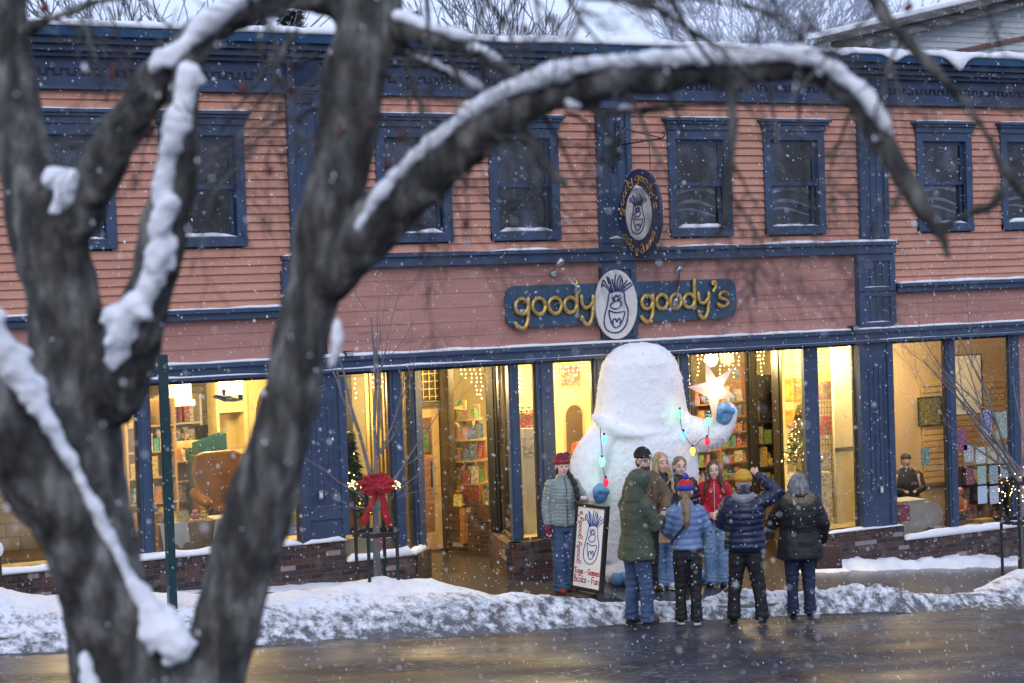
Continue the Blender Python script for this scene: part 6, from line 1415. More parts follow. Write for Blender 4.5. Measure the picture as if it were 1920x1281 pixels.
BOOTB = pm('brown_boot', (.07, .035, .022), (.04, .02, .013), rough=.5); SNEAK = pm('white_sneaker', (.75, .74, .72), rough=.5); BOOTR = pm('red_boot', (.25, .03, .02)); SOLEW = pm('pale_sole', (.6, .6, .58)); KRAFT = pm('kraft_paper', (.48, .32, .19), (.40, .26, .15), rough=.7, sc_=4); CUPW = pm('cup_white', (.75, .74, .7)); CUPB = pm('cup_brown', (.22, .12, .07)); BRLE = pm('brown_leather', (.07, .022, .015), (.04, .012, .01), rough=.35, sc_=6); PINKL = pm('pink_leather', (.42, .24, .27), (.34, .19, .22), rough=.5)
HANG = lambda s, x=.2: ((s*(x+.03), -.02, 1.14), (s*(x+.045), .05, .9))
def cup(c, label, tall=.1, hot=CUPB):
    t = thing('paper_cup', label, 'cup', c); m = MB(); m.tube([V(c)-V((0, 0, tall/2)), V(c)+V((0, 0, tall/2))], [.032, .042], 14); m.build('cup_body', CUPW, t, smooth=False); m = MB(); m.tube([V(c)-V((0, 0, tall*.25)), V(c)+V((0, 0, tall*.25))], [.0375, .0425], 14); m.build('sleeve', hot, t); m = MB(); m.tube([V(c)+V((0, 0, tall/2)), V(c)+V((0, 0, tall/2+.012))], [.044, .036], 14); m.build('lid', CUPW if hot is CUPB else BLACK, t)
GW = 'people gathered before the shop'
# 1
t, S, L2W, A = person(dict(foot=(1061, 1113), top=(1067, 850), ext=.05, h=22, turn=-6, label='woman in a sage green quilted jacket, red beanie, flared jeans and red mittens', group=GW, L=((-.27, .06, 1.17), (-.14, .30, 1.17)), R=HANG(1, .19), legs=((-.075, 0), (.075, .02)), pants=JEAN, flare=1.55, shoes=BOOTR, top_m=SAGE, hem=.88, quilt=(.045, .0095), bulk=1.0, mitt=MAR, hat=(MAR, cloth('dark_red_knit', (.32, .02, .035), sc_=40), (MAR, (-.07, -.05, .13))), hair=('dark', 'braid')))
cup(L2W(-.13, .40, 1.22), 'small paper cup with brown sleeve held in a red mitten', .09)
# 3 and 4, 5, 7: the row facing the street
t, S, L2W, A = person(dict(foot=(1213, 1095), y=-1.7, top=(1204, 840), ext=.04, h=35, turn=-5, label='bearded man in a black beanie, dark glasses and brown canvas jacket', group=GW, L=((-.27, .1, 1.18), (-.1, .28, 1.05)), R=HANG(1, .22), pants=BLKP, shoes=BOOTB, top_m=TANJ, hem=.85, bulk=1.08, w=1.06, hat=(BLKK, BLKK, None), badge=-.03, glasses=True, beard=True, hair=('brown', 'none')))
t, S, L2W, A = person(dict(foot=(1246, 1097), y=-1.45, top=(1237, 849), ext=.02, h=12, turn=14, tilt=-4, label='blonde woman with long wavy hair, dark green top and light jeans, holding paper bags', group=GW, L=HANG(-1, .2), R=((.25, .06, 1.16), (.13, .26, 1.0)), legs=((-.07, 0), (.07, .0)), pants=JEANL, flare=1.3, shoes=SNEAK, sole=SOLEW, top_m=DGRN, hem=.98, bulk=.93, hair=('blonde', 'wavy'), smile=True, brow=pm('brow_blonde', (.25, .16, .08))))
bg_ = L2W(.08, .24, 1.12); t = thing('shoulder_bag', 'dusty pink shoulder bag on a wide strap across the blonde woman', 'handbag', bg_); m = MB(); m.ell(bg_, (.10, .05, .085), 14, 10); m.box(bg_.x-.085, bg_.x+.085, bg_.y-.035, bg_.y+.035, bg_.z-.07, bg_.z+.05); remesh(m, .01, 2, None, 'bag_body', PINKL, t)
m = MB(); m.tube(catmull([L2W(.09, .19, 1.17), L2W(.03, .165, 1.3), L2W(-.07, .15, 1.43), L2W(-.10, .05, 1.5)], [0]*4, 5)[0], .012, 6); o = m.build('strap', PINKL, t)
def kraftbag(c, w_, h_, d_, rz, label):
    t = thing('paper_bag', label, 'paper bag', c); Mz = Matrix.Rotation(rz, 3, 'Z'); m = MB(); m.obox(c, Mz @ V((w_/2, 0, 0)), Mz @ V((0, d_/2, 0)), (0, 0, h_/2)); m.build('bag_body', KRAFT, t, bevel=.003)
    m = MB()
    for s in (-1, 1): m.tube([V(c) + Mz @ V(q) for q in ((-w_*.22, s*d_*.4, h_/2), (-w_*.18, s*d_*.3, h_/2+.07), (w_*.18, s*d_*.3, h_/2+.07), (w_*.22, s*d_*.4, h_/2))], .004, 5)
    m.build('handle', KRAFT, t)
hp = L2W(.13, .28, .97); kraftbag(hp + V((.0, -.06, -.19)), .24, .26, .1, -.5, 'larger flat kraft paper bag held before the light jeans'); kraftbag(hp + V((.03, -.19, -.11)), .13, .19, .09, -.4, 'smaller kraft paper bag in front of the larger one')
person(dict(foot=(1281, 1090), y=-1.3, top=(1272, 857), ext=.02, h=5, turn=8, tilt=-5, label='smiling woman with pulled back hair in a burgundy coat and black scarf', group=GW, L=HANG(-1), R=HANG(1), pants=BLKP, shoes=BOOTB, top_m=BURG, hem=.75, bulk=1.05, quilt=(.07, .012), hair=('ash', 'bun'), scarf=BLKJ, smile=True))
person(dict(foot=(1345, 1101), top=(1330, 864), ext=.02, h=-5, turn=4, label='smiling woman with long brown hair in a bright red jacket and jeans', group=GW, L=((-.25, .04, 1.15), (-.07, .2, 1.08)), R=((.25, .04, 1.15), (.07, .22, 1.05)), legs=((-.08, 0), (.09, .02)), pants=JEANL, flare=1.35, shoes=BLACK, top_m=REDJ, hem=.93, bulk=.97, hair=('brown', 'long'), smile=True, zipm=OFFW))
# backs in the road
t, S, L2W, A = person(dict(foot=(1199, 1171), road=True, top=(1205, 878), ext=.07, h=128, nod=26, stoop=.05, back=True, label='man seen from behind in a dark green hooded parka, blue jeans and brown boots', group=GW, L=((-.25, .10, 1.16), (-.08, .33, 1.20)), R=((.25, .08, 1.16), (.06, .33, 1.20)), legs=((-.11, -.02), (.12, .03)), pants=JEAN, flare=1.25, shoes=BOOTB, top_m=GRNP, hem=.76, bulk=1.14, w=1.05, sleeve=1.02, hood='up', lean=.04))
cup(L2W(.0, .43, 1.24), 'paper cup held up by the man in the green parka', .10, CUPW)
t, S, L2W, A = person(dict(foot=(1293, 1170), road=True, top=(1285, 894), ext=.08, h=178, back=True, turn=0, label='person seen from behind in light blue puffer and red and blue bobble hat', group=GW, L=((-.27, .02, 1.17), (-.16, .2, 1.04)), R=((.27, .02, 1.17), (.17, .2, 1.05)), legs=((-.10, .02), (.09, -.03)), pants=BLKP, flare=1.15, shoes=BLKP, sole=SOLEW, top_m=LBLU, hem=.93, quilt=(.082, .014), bulk=1.02, hat=(REDK, BLUK, (BLUK, (.01, -.02, .175))), hair=('light', 'pony')))
m = MB(); m.tube([L2W(-.2, -.02, 1.0), L2W(-.19, -.165, 1.05), L2W(-.1, -.185, 1.16), L2W(.02, -.18, 1.3)], .014, 6); o = m.build('bag_strap', BLACK); tag(o, 'black bag strap slung across the back of the light blue puffer', 'strap')
t, S, L2W, A = person(dict(foot=(1402, 1168), road=True, top=(1388, 880), ext=.05, h=170, nod=-4, back=True, label='man seen from behind in navy puffer and mustard beanie, one arm raised', group=GW, L=((-.28, .04, 1.16), (-.2, .24, 1.08)), R=((.40, .08, 1.50), (.16, .24, 1.70)), legs=((-.16, .03), (.17, -.01)), pants=BLKP, flare=1.2, shoes=BLACK, top_m=NAVY, hem=.85, quilt=(.072, .012), bulk=1.15, w=1.08, hat=(MUST, MUST, None), hair=('grey', 'none'), hood='down', hood_m=cloth('grey_jersey', (.25, .27, .3))))
ph = L2W(.08, .31, 1.72); m = MB(); m.obox(ph, (L2W(1, 0, 0)-L2W(0, 0, 0)).normalized()*.075, (L2W(0, 1, 0)-L2W(0, 0, 0)).normalized()*.005, (0, 0, .038)); o = m.build('phone', BLACK, bevel=.003); tag(o, 'dark phone held up by the man in the mustard beanie', 'phone')
t, S, L2W, A = person(dict(foot=(1503, 1157), road=True, top=(1494, 889), ext=.02, h=184, back=True, label='person seen from behind with grey hair, black parka with brown fur collar and dark jeans', group=GW, L=((-.32, .06, 1.16), (-.16, .26, 1.22)), R=((.30, .0, 1.14), (.31, .08, .93)), legs=((-.10, .0), (.11, -.01)), pants=JEAND, flare=1.15, shoes=BLACK, top_m=BLKJ, hem=.72, bulk=1.24, w=1.08, hair=('grey', 'bob'), fur=True, hood='down'))
hp = L2W(.33, .1, .80); t = thing('handbag', 'dark brown leather handbag hanging from the hand beside the black parka', 'handbag', hp); Mz = Matrix.Rotation(-.5, 3, 'Z'); m = MB()
cs = [(-.17, -.06, -.17), (.17, -.06, -.17), (.17, .06, -.17), (-.17, .06, -.17), (-.15, -.035, .11), (.15, -.035, .11), (.15, .035, .11), (-.15, .035, .11)]
m.add([hp + Mz @ V(c) + V((.05, 0, -.06)) for c in cs], [(0, 3, 2, 1), (4, 5, 6, 7), (0, 1, 5, 4), (1, 2, 6, 5), (2, 3, 7, 6), (3, 0, 4, 7)]); m.build('bag_body', BRLE, t, bevel=.015)
for s in (-1, 1):
    m = MB(); m.tube(catmull([hp + Mz @ V(c) + V((.05, 0, -.06)) for c in ((-.09, s*.03, .1), (-.07, s*.02, .2), (0, 0, .235), (.07, s*.02, .2), (.09, s*.03, .1))], [0]*5, 4)[0], .008, 6); m.build('handle', BRLE, t)
pp = L2W(-.20, .34, 1.26); m = MB(); m.obox(pp, (.05, 0, 0), (0, .002, 0), (0, .02, .035)); o = m.build('paper_slip', CUPW); tag(o, 'small white paper held up beside the black parka', 'paper')
# people inside
def insider(x, y, z, s, rz, top_m, hatm, label, hair='dark', seated=True):
    t = thing('person', label, 'person', (x, y, z), None, rz)
    m = MB(); m.ell((0, 0, .66), (.075, .09, .1), 14, 10); m.tube([(0, 0, .6), (0, 0, .5)], .05, 10); m.loft([(V((0, 0, 0)), .16, .12), (V((0, 0, .3)), .15, .11), (V((0, 0, .5)), .1, .07)], 14)
    m.ell((0, .095, .64), (.012, .015, .018), 8, 6)
    for q in (-1, 1): m.tube([(q*.18, .05, .42), (q*.22, .12, .2), (q*.08, .33, .18)], [.04, .035, .025], 8, round_=True); m.ell((q*.06, .36, .18), (.03, .05, .03), 8, 6); m.tube([(q*.09, 0, .05), (q*.12, .42, .05), (q*.12, .42, -.38)], [.07, .055, .04], 10, round_=True)
    m.v = [tuple(c*s for c in p) for p in m.v]; o = remesh(m, .012, 2, None, 'body', SKIN); o.parent = t
    m = MB(); m.loft([(V((0, 0, -.02)), .2, .16), (V((0, 0, .3)), .2, .15), (V((0, 0, .44)), .18, .12), (V((0, 0, .55)), .08, .08)], 18)
    for q in (-1, 1): m.tube([(q*.18, .0, .42), (q*.24, .1, .2), (q*.1, .29, .18)], [.08, .065, .05], 10, round_=True)
    m.v = [tuple(c*s for c in p) for p in m.v]; o = remesh(m, .015, 2, lambda co, no: co + no*(.008*vnoise(co, 13))[:, None], 'jacket', top_m); o.parent = t
    m = MB(); m.ell((0, -.015, .71), (.09, .1, .075), 14, 10)
    if hair: m.ell((0, -.04, .65), (.085, .08, .1), 12, 8)
    m.v = [tuple(c*s for c in p) for p in m.v]; o = remesh(m, .01, 2, None, 'cap', hatm); o.parent = t
    m = MB()
    for q in (-1, 1): m.tube([(q*.1, 0, .04), (q*.13, .42, .05), (q*.13, .42, -.36)], [.095, .08, .065], 10, round_=True)
    m.v = [tuple(c*s for c in p) for p in m.v]; o = remesh(m, .015, 2, None, 'trousers', BLKP); o.parent = t
q = P(1700, 905, 2.0); insider(q.x, 2.0, q.z-.3, 1.0, math.atan2(.5, -.87), BLKJ, BLKK, 'person in a dark cap and black sweater sitting inside the right-hand shop')
m = MB(); m.box(q.x-.35, q.x+.55, 1.9, 2.6, -.38, q.z-.36); m.box(q.x-.35, q.x+.55, 2.45, 2.6, q.z-.36, q.z+.15); tag(m.build('bench', pm('dark_upholstery', (.04, .035, .035)), bevel=.02), 'dark upholstered bench under the person in a cap', 'bench')
q = P(1800, 945, 1.2); insider(q.x, 1.2, q.z-.22, .62, math.atan2(.9, -.3), cloth('coral_fleece', (.5, .2, .13)), cloth('pink_knit', (.65, .4, .42)), 'small child in a pink hat behind the right-hand shop window')
m = MB(); m.box(q.x-.18, q.x+.18, 1.05, 1.4, -.38, q.z-.25); tag(m.build('stool', WOOD, bevel=.01), 'low wooden stool under the child in a pink hat', 'stool')
q = P(868, 800, 4.7); insider(q.x, 4.7, q.z-.35, 1.0, math.atan2(.5, -.87), GRNP, cloth('green_knit', (.08, .3, .14)), 'person in a green beanie deep inside the first shop', )
q2 = P(852, 812, 4.4); insider(q2.x, 4.4, q2.z-.5, .85, 1.2, BLKJ, HAIRS['blonde'], 'fair haired person beside the green beanie inside the first shop')
for qq, w_ in ((q, .3), (q2, .25)):
    m = MB(); m.box(qq.x-w_, qq.x+w_, qq.y if False else 4.75, 5.1, -.02, 1.1)
m = MB(); m.box(q2.x-.35, q.x+.4, 4.3, 5.0, -.02, q.z-.42); tag(m.build('shop_counter', WOOD, bevel=.01), 'wooden counter behind the boxed toy tower', 'counter')
# ================================================================== THE OLD TREE NEAR THE CAMERA
BARK = pm('old_bark', (.235, .225, .205), (.032, .031, .029), rough=.85, sc_=8.0, det=8, lo=.40, hi=.68, bump=1.0, bsc=14, stretch=(1.7, 1.7, .7), bdist=.04)
e = [q for q in BARK.node_tree.nodes if q.type == 'VALTORGB'][0].color_ramp.elements.new(.54); e.color = (.095, .092, .085, 1)
TD = 6.6
def tp(u, v, dep): return PD(u, v, dep)
base_ = PD(300, 1500, TD); bx_, by_ = base_.x, base_.y
t = thing('old_tree', 'old forked tree with snow lying on its dark branches close to the viewer', 'tree', (bx_, by_, gz(bx_, -9)))
def limb(pts, k=5):
    P_ = [tp(u, v, dp) for u, v, hw, dp in pts]; Rr_ = [hw*dp/FPX for u, v, hw, dp in pts]; return catmull(P_, Rr_, k)
LIMBS = [
 [(285, 1430, 140, 6.6), (265, 1310, 122, 6.6), (215, 1180, 84, 6.5), (146, 1015, 67, 6.4), (56, 868, 66, 6.3), (-40, 730, 64, 6.2), (-190, 560, 60, 6.1)],
 [(290, 1400, 120, 6.7), (205, 1180, 86, 6.75), (178, 1000, 72, 6.8), (153, 820, 78, 6.85), (128, 620, 72, 6.9), (92, 450, 68, 6.9), (45, 280, 50, 6.95), (22, 120, 38, 7.0), (15, -40, 40, 7.0), (0, -260, 34, 7.0)],
 [(215, 740, 60, 6.8), (262, 600, 50, 6.7), (292, 510, 44, 6.65), (318, 400, 40, 6.6), (335, 290, 34, 6.55), (345, 190, 28, 6.5), (352, 120, 24, 6.5)],
 [(90, 470, 50, 6.9), (150, 395, 44, 6.8), (205, 290, 40, 6.7), (262, 200, 38, 6.65), (325, 125, 38, 6.6), (400, 50, 34, 6.6), (480, 8, 30, 6.6), (570, -5, 28, 6.65), (640, 20, 30, 6.7), (670, 60, 34, 6.7)],
 [(330, 1420, 120, 6.6), (402, 1240, 64, 6.6), (447, 1080, 63, 6.6), (496, 920, 61, 6.6), (540, 770, 58, 6.6), (573, 620, 50, 6.6), (604, 450, 54, 6.6), (640, 300, 58, 6.6), (664, 150, 60, 6.65), (690, 10, 62, 6.7), (702, -180, 58, 6.75)],
 [(625, 520, 50, 6.55), (700, 425, 50, 6.5), (775, 350, 50, 6.45), (860, 272, 46, 6.4), (950, 210, 42, 6.35), (1050, 172, 38, 6.3), (1150, 150, 36, 6.25), (1260, 138, 32, 6.25), (1390, 135, 28, 6.2), (1500, 130, 26, 6.2), (1580, 170, 23, 6.15), (1640, 238, 20, 6.15), (1690, 320, 17, 6.1), (1738, 400, 15, 6.1), (1768, 445, 13, 6.1), (1780, 487, 4, 6.1)],
 [(1765, 430, 12, 6.1), (1815, 400, 9, 6.1), (1860, 385, 7, 6.1), (1885, 345, 6, 6.1), (1905, 300, 4, 6.15)],
 [(1615, -60, 15, 6.0), (1650, 15, 14, 6.0), (1690, 68, 12, 6.0), (1745, 125, 10, 6.0), (1805, 185, 9, 6.0), (1850, 250, 8, 6.0), (1885, 320, 6, 6.0), (1935, 380, 5, 6.0)],
 [(720, 40, 26, 6.7), (790, 62, 22, 6.6), (870, 82, 20, 6.6), (930, 118, 17, 6.5), (1000, 165, 14, 6.4)],
 [(725, 75, 14, 6.7), (800, 118, 12, 6.7), (860, 150, 11, 6.7), (915, 178, 9, 6.7)],
 [(1060, 175, 12, 6.3), (1085, 205, 11, 6.3), (1160, 212, 9, 6.3), (1260, 200, 9, 6.3), (1370, 192, 7, 6.3)],
 [(1370, 140, 20, 6.2), (1372, 190, 15, 6.2), (1376, 250, 12, 6.2), (1366, 330, 10, 6.2), (1364, 400, 9, 6.2), (1330, 460, 7, 6.2), (1270, 505, 4, 6.2)],
 [(960, 205, 22, 6.4), (980, 245, 15, 6.4), (1015, 300, 9, 6.4), (1060, 345, 6, 6.4)], [(1095, 170, 16, 6.3), (1130, 230, 12, 6.3), (1145, 270, 8, 6.3), (1150, 320, 4, 6.3)],
 [(40, 60, 8, 6.9), (110, 30, 10, 6.8), (200, 0, 9, 6.8), (300, -10, 9, 6.8)]]
m = MB()
for q in LIMBS:
    p_, r_ = limb(q); m.tube(p_, r_, 16 if q[0][2] > 30 else 9, round_=True)
m.tube([(bx_, by_, gz(bx_, -9)-.1), (bx_, by_, gz(bx_, -9)+.25), (bx_+.02, by_, gz(bx_, -9)+1.0), PD(300, 1480, TD), PD(300, 1380, TD)], [.42, .32, .27, .27, .24], 20)
def barkfn(co, no):
    d = .010*vnoise(co*np.array([1, 1, .35]), 26, 1) + .006*vnoise(co*np.array([1, 1, .4]), 60, 3) + .012*vnoise(co, 7, 5)
    return co + no*d[:, None]
remesh(m, .0115, 1, barkfn, 'trunk', BARK, t)
# twigs hanging about the upper branches
rr = random.Random(12); m = MB()
def hang(u, v, dep, du, dv, L, r, dp=3):
    r *= 1.3; MINR[0] = .0018
    d = (PD(u+du, v+dv, dep+rr.uniform(-.2, .2)) - PD(u, v, dep)).normalized()
    branchy(PD(u, v, dep), d, L, r, dp, m, rr, spread=.7, up=0, seg=5, kids=(2, 4))
for a in ((820, 75, 6.6, 40, 60, .5, .008), (900, 110, 6.5, 10, 80, .45, .007), (760, 110, 6.7, 20, 60, .5, .008), (1000, 190, 6.3, 30, 70, .45, .007), (1060, 210, 6.3, 60, 30, .4, .006), (1180, 175, 6.2, 20, 60, .4, .006), (1250, 160, 6.2, 40, 60, .45, .006), (1440, 150, 6.2, 20, 80, .5, .006), (1500, 150, 6.2, -20, 80, .5, .006), (1372, 300, 6.2, 40, 60, .4, .005), (1366, 360, 6.2, 50, 60, .5, .005), (1374, 250, 6.2, -40, 60, .45, .005), (1600, 200, 6.15, -20, 60, .4, .005),
          (1650, 260, 6.15, 10, 80, .35, .005), (1700, 330, 6.1, -30, 70, .35, .005), (600, 200, 6.8, -60, 30, .5, .006), (560, 60, 6.7, -40, 50, .5, .008), (480, 90, 6.6, 50, 40, .5, .007), (420, 60, 6.6, -40, 60, .5, .006), (330, 200, 6.6, -50, 50, .4, .006), (250, 230, 6.7, -60, 20, .45, .006), (620, 130, 6.8, -50, 30, .6, .007), (700, 200, 6.6, 60, 50, .5, .006), (690, 120, 6.7, 60, 40, .6, .008),
          (200, 10, 6.8, 20, 60, .4, .005), (150, 30, 6.8, 30, 60, .35, .005), (270, 0, 6.8, 40, 50, .35, .005), (60, 20, 6.9, 60, 20, .4, .005), (1690, 68, 6.0, -30, 60, .4, .005), (1745, 125, 6.0, 50, 60, .4, .005), (1805, 185, 6.0, 60, 10, .3, .004), (1650, 10, 6.0, -30, 30, .45, .006), (760, 340, 6.4, 20, 60, .35, .005), (850, 260, 6.4, 20, 60, .45, .005), (940, 250, 6.4, 40, 60, .5, .006)): hang(*a)
for a in ((1030, -20, 5.8, 90, 25, .75, .011), (1120, -30, 5.8, 60, 60, .6, .010), (1180, -20, 5.9, 70, 50, .6, .009), (1240, -30, 5.8, 50, 60, .55, .008), (980, -25, 6, -40, 60, .4, .007), (880, -40, 6, 30, 60, .5, .008), (1320, -30, 5.9, 60, 40, .6, .007), (1400, 10, 5.9, 80, 30, .45, .005), (1500, -30, 6, -40, 60, .35, .004), (650, -30, 6.2, -60, 40, .4, .006), (450, -30, 6.2, 30, 50, .4, .006), (800, -40, 6.3, 10, 60, .45, .008), (160, -30, 6.2, 20, 60, .35, .005), (1840, -20, 6.0, 30, 60, .4, .005), (1060, -30, 5.9, 20, 70, .5, .009), (1150, -30, 5.9, 100, 20, .6, .008), (1000, -30, 6, 20, 60, .5, .007), (930, -30, 6.1, -20, 60, .5, .007), (1450, -30, 6, 10, 60, .4, .006), (540, 60, 6.6, -20, 70, .5, .007), (300, 150, 6.6, -60, 40, .45, .006), (600, 100, 6.7, -60, 30, .5, .007), (620, 260, 6.6, -60, -10, .4, .006)): hang(*a)
m.build('crown', BARK, t, smooth=True); MINR[0] = .0012
BERRY = pm('withered_leaf', (.11, .015, .02), (.04, .012, .012), rough=.6)
m = MB()
for u, v in ((984, 55), (985, 85), (1518, 55), (1500, 72), (1703, 14), (215, 130), (208, 140), (545, 165), (750, 255), (725, 310), (1130, 298), (915, 290), (875, 420), (455, 165), (83, 15), (1660, 30), (695, 235), (240, 128), (580, 190), (505, 320), (1270, 530), (640, 250)):
    c = PD(u, v, rr.uniform(6.0, 6.6)); m = MB(); m.ell(c, (.009+rr.random()*.006, .010, .015+rr.random()*.008), 8, 6, Matrix.Rotation(rr.random(), 3, 'Y')); m.tube([c, c+V((rr.uniform(-.02, .02), 0, .05))], .0018, 4); m.build('withered_fruit', BERRY, t, smooth=True)
# snow lying on the limbs
sm_ = MB()
def snow_on(pts, k=5, wob=.22):
    P_ = [tp(u, v, dp) for u, v, hw, dp in pts]; Q, W_ = catmull(P_, [hw*dp/FPX for u, v, hw, dp in pts], k); sd = rr.uniform(0, 50)
    W_ = [w_*.86*(1 + wob*noise.noise(V((sd+i*.3, 0, 0)))) for i, w_ in enumerate(W_)]; sm_.tube(Q, W_, 12, round_=True)
    for q, w_ in zip(Q, W_):
        for _ in range(3): sm_.ell(q + V((rr.uniform(-1, 1), rr.uniform(-.6, .3), rr.uniform(-1, .8)))*w_*.95, (w_*rr.uniform(.2, .5), w_*rr.uniform(.2, .4), w_*rr.uniform(.2, .55)), 8, 6)
snow_on([(672, 430, 8, 6.42), (700, 380, 13, 6.4), (765, 306, 14, 6.36), (845, 236, 17, 6.32), (925, 178, 20, 6.28), (1000, 150, 22, 6.24), (1090, 124, 19, 6.2), (1190, 112, 18, 6.18), (1290, 106, 19, 6.17), (1390, 104, 21, 6.15), (1480, 100, 18, 6.15), (1540, 118, 20, 6.1), (1600, 158, 16, 6.1), (1640, 205, 13, 6.08), (1670, 250, 8, 6.08)])
snow_on([(325, 112, 18, 6.5), (365, 62, 24, 6.52), (425, 14, 22, 6.5), (490, -24, 20, 6.5)]); snow_on([(288, 128, 10, 6.5), (305, 105, 20, 6.5), (330, 100, 22, 6.5)])
snow_on([(352, 135, 24, 6.44), (342, 200, 27, 6.44), (325, 260, 27, 6.46), (312, 320, 24, 6.5), (303, 365, 22, 6.52)], wob=.3); snow_on([(318, 385, 24, 6.5), (298, 430, 24, 6.52)], wob=.3); snow_on([(300, 475, 34, 6.54), (285, 520, 24, 6.56), (268, 560, 26, 6.58), (235, 600, 40, 6.6), (220, 650, 28, 6.62), (212, 690, 12, 6.62)], wob=.3); snow_on([(265, 590, 22, 6.56), (215, 590, 26, 6.6)], wob=.3)
snow_on([(100, 335, 28, 6.75), (130, 340, 24, 6.7), (118, 375, 22, 6.72), (95, 400, 8, 6.72)], wob=.3)
snow_on([(-60, 560, 50, 6.1), (0, 660, 42, 6.15), (45, 720, 30, 6.2), (85, 780, 20, 6.22), (125, 850, 14, 6.25), (165, 930, 13, 6.3), (200, 1000, 15, 6.35), (240, 1080, 20, 6.4), (280, 1150, 30, 6.42), (315, 1185, 38, 6.42), (335, 1215, 30, 6.42)]); snow_on([(255, 1165, 14, 6.4), (290, 1190, 32, 6.4), (280, 1222, 10, 6.4)]); snow_on([(-20, 640, 20, 6.1), (25, 655, 14, 6.15), (55, 665, 7, 6.2)])
snow_on([(160, 1235, 14, 6.38), (165, 1270, 22, 6.38), (175, 1310, 20, 6.4)])
snow_on([(745, 28, 14, 6.6), (810, 50, 14, 6.55), (870, 68, 13, 6.52)]); snow_on([(760, 95, 8, 6.68), (820, 122, 8, 6.66), (870, 148, 9, 6.66), (910, 168, 9, 6.66)]); snow_on([(1065, 192, 10, 6.25), (1085, 198, 9, 6.25)]); snow_on([(1160, 203, 5, 6.25), (1185, 198, 6, 6.25)]); snow_on([(880, 88, 8, 6.5), (905, 92, 10, 6.48), (940, 112, 6, 6.48)])
snow_on([(632, 600, 10, 6.42), (633, 640, 18, 6.42), (622, 690, 8, 6.44)]); snow_on([(700, -8, 6, 6.4), (710, 0, 7, 6.4)])
remesh(sm_, .011, 3, lambda co, no: co + no*(.009*vnoise(co, 17, 1) + .006*vnoise(co, 45, 2) + .003*vnoise(co, 110, 3))[:, None], 'snow', SNOW, t)

# ================================================================== BEHIND THE ROOF
GREYW = sidingmat('grey_clapboard', (.52, .56, .56), (.44, .48, .49), .14); OLDW = pm('weathered_boards', (.22, .21, .21), (.07, .065, .065), rough=.9, sc_=3, det=9, bump=.6, bsc=10, stretch=(.4, .4, 3))
bY = 18.0; g0 = P(1558, 70, bY); g1 = P(1960, -28, bY)
t = thing('gabled_building', 'grey clapboard building with a weathered snow topped eave behind the shop roof', 'building', (g0.x+4, bY, -1))
x0, x1, za, zb_ = g0.x+.35, g1.x+6, g0.z-.1, g0.z-.1 + (g1.z-g0.z)*(g1.x+6-g0.x-.35)/(g1.x-g0.x)
m = MB(); n = 60; pch = .16
zz = -1.0
k = int((zb_+2)/pch)
for i in range(k):
    a = -1 + i*pch; b = a+pch; xs0 = x0
    if b > za: xs0 = x0 + (b-za)/(zb_-za)*(x1-x0)
    if xs0 < x1: m.add([(xs0, bY-.03, a), (x1, bY-.03, a), (x1, bY-.004, b), (xs0, bY-.004, b), (xs0, bY, a), (x1, bY, a)], [(0, 1, 2, 3), (0, 4, 5, 1)])
m.build('wall', GREYW, t); dz = (g1.z-g0.z)/(g1.x-g0.x)
m = MB(); L = g1.x+6-g0.x
m.prism([(g0.x, bY-.5, g0.z-.42), (g0.x+L, bY-.5, g0.z-.42+dz*L), (g0.x+L, bY-.5, g0.z-.04+dz*L), (g0.x, bY-.5, g0.z-.04)], (0, 0, 0), (0, .52, 0)); m.prism([(g0.x-.25, bY-.7, g0.z-.18), (g0.x+L, bY-.7, g0.z-.18+dz*L), (g0.x+L, bY-.7, g0.z+dz*L), (g0.x-.25, bY-.7, g0.z)], (0, 0, 0), (0, 1, 0)); m.build('eave', OLDW, t, fix=True)
m = MB(); m.prism([(g0.x-.27, bY-.72, g0.z+.001), (g0.x+L, bY-.72, g0.z+.001+dz*L), (g0.x+L, bY-.72, g0.z+.2+dz*L), (g0.x-.2, bY-.72, g0.z+.18)], (0, 0, 0), (0, 1.5, 0)); m.build('roof_snow', SNOW, t, bevel=.05, fix=True)
RUST = pm('rusty_trim', (.2, .1, .07), (.12, .06, .045))
m = MB(); m.prism([(g0.x+.4, bY-.1, g0.z-1.05), (g0.x+L, bY-.1, g0.z-1.05+dz*L*.8), (g0.x+L, bY-.1, g0.z-.93+dz*L*.8), (g0.x+.4, bY-.1, g0.z-.93)], (0, 0, 0), (0, .07, 0)); m.build('trim_board', RUST, t, fix=True)
GREYT = pm('hazed_bark', (.20, .22, .26), (.12, .14, .17), rough=.9); FROST = pm('frosted_twigs', (.66, .70, .80), (.46, .50, .60), rough=.9)  # far bark paler and bluer: distance haze put into its colour
def bare_tree(u, v, y, h, seed, label, mat=GREYT, spread=.5, dens=(3, 5), r=.09, up=.5, frost=False):
    p = P(u, v, y); r_ = random.Random(seed); g = gz(p.x, 0) + 1.5; t = thing('bare_tree', label, 'tree', (p.x, y, g)); H = p.z - g; m = MB()
    m.tube([(p.x, y, g-2), (p.x, y, g+H*.5)], [r*1.5, r], 8); m.build('trunk', mat, t); MINR[0] = .00028*(y+22)
    m = MB()
    for i in range(7): branchy((p.x, y, g+H*(.38+.03*i)), (r_.uniform(-.6, .6), r_.uniform(-.5, .5), 1), H*r_.uniform(.4, .6), r*.55, 4 if frost else 3, m, r_, spread, up, 5, dens)
    m.build('crown', mat, t); MINR[0] = .0012
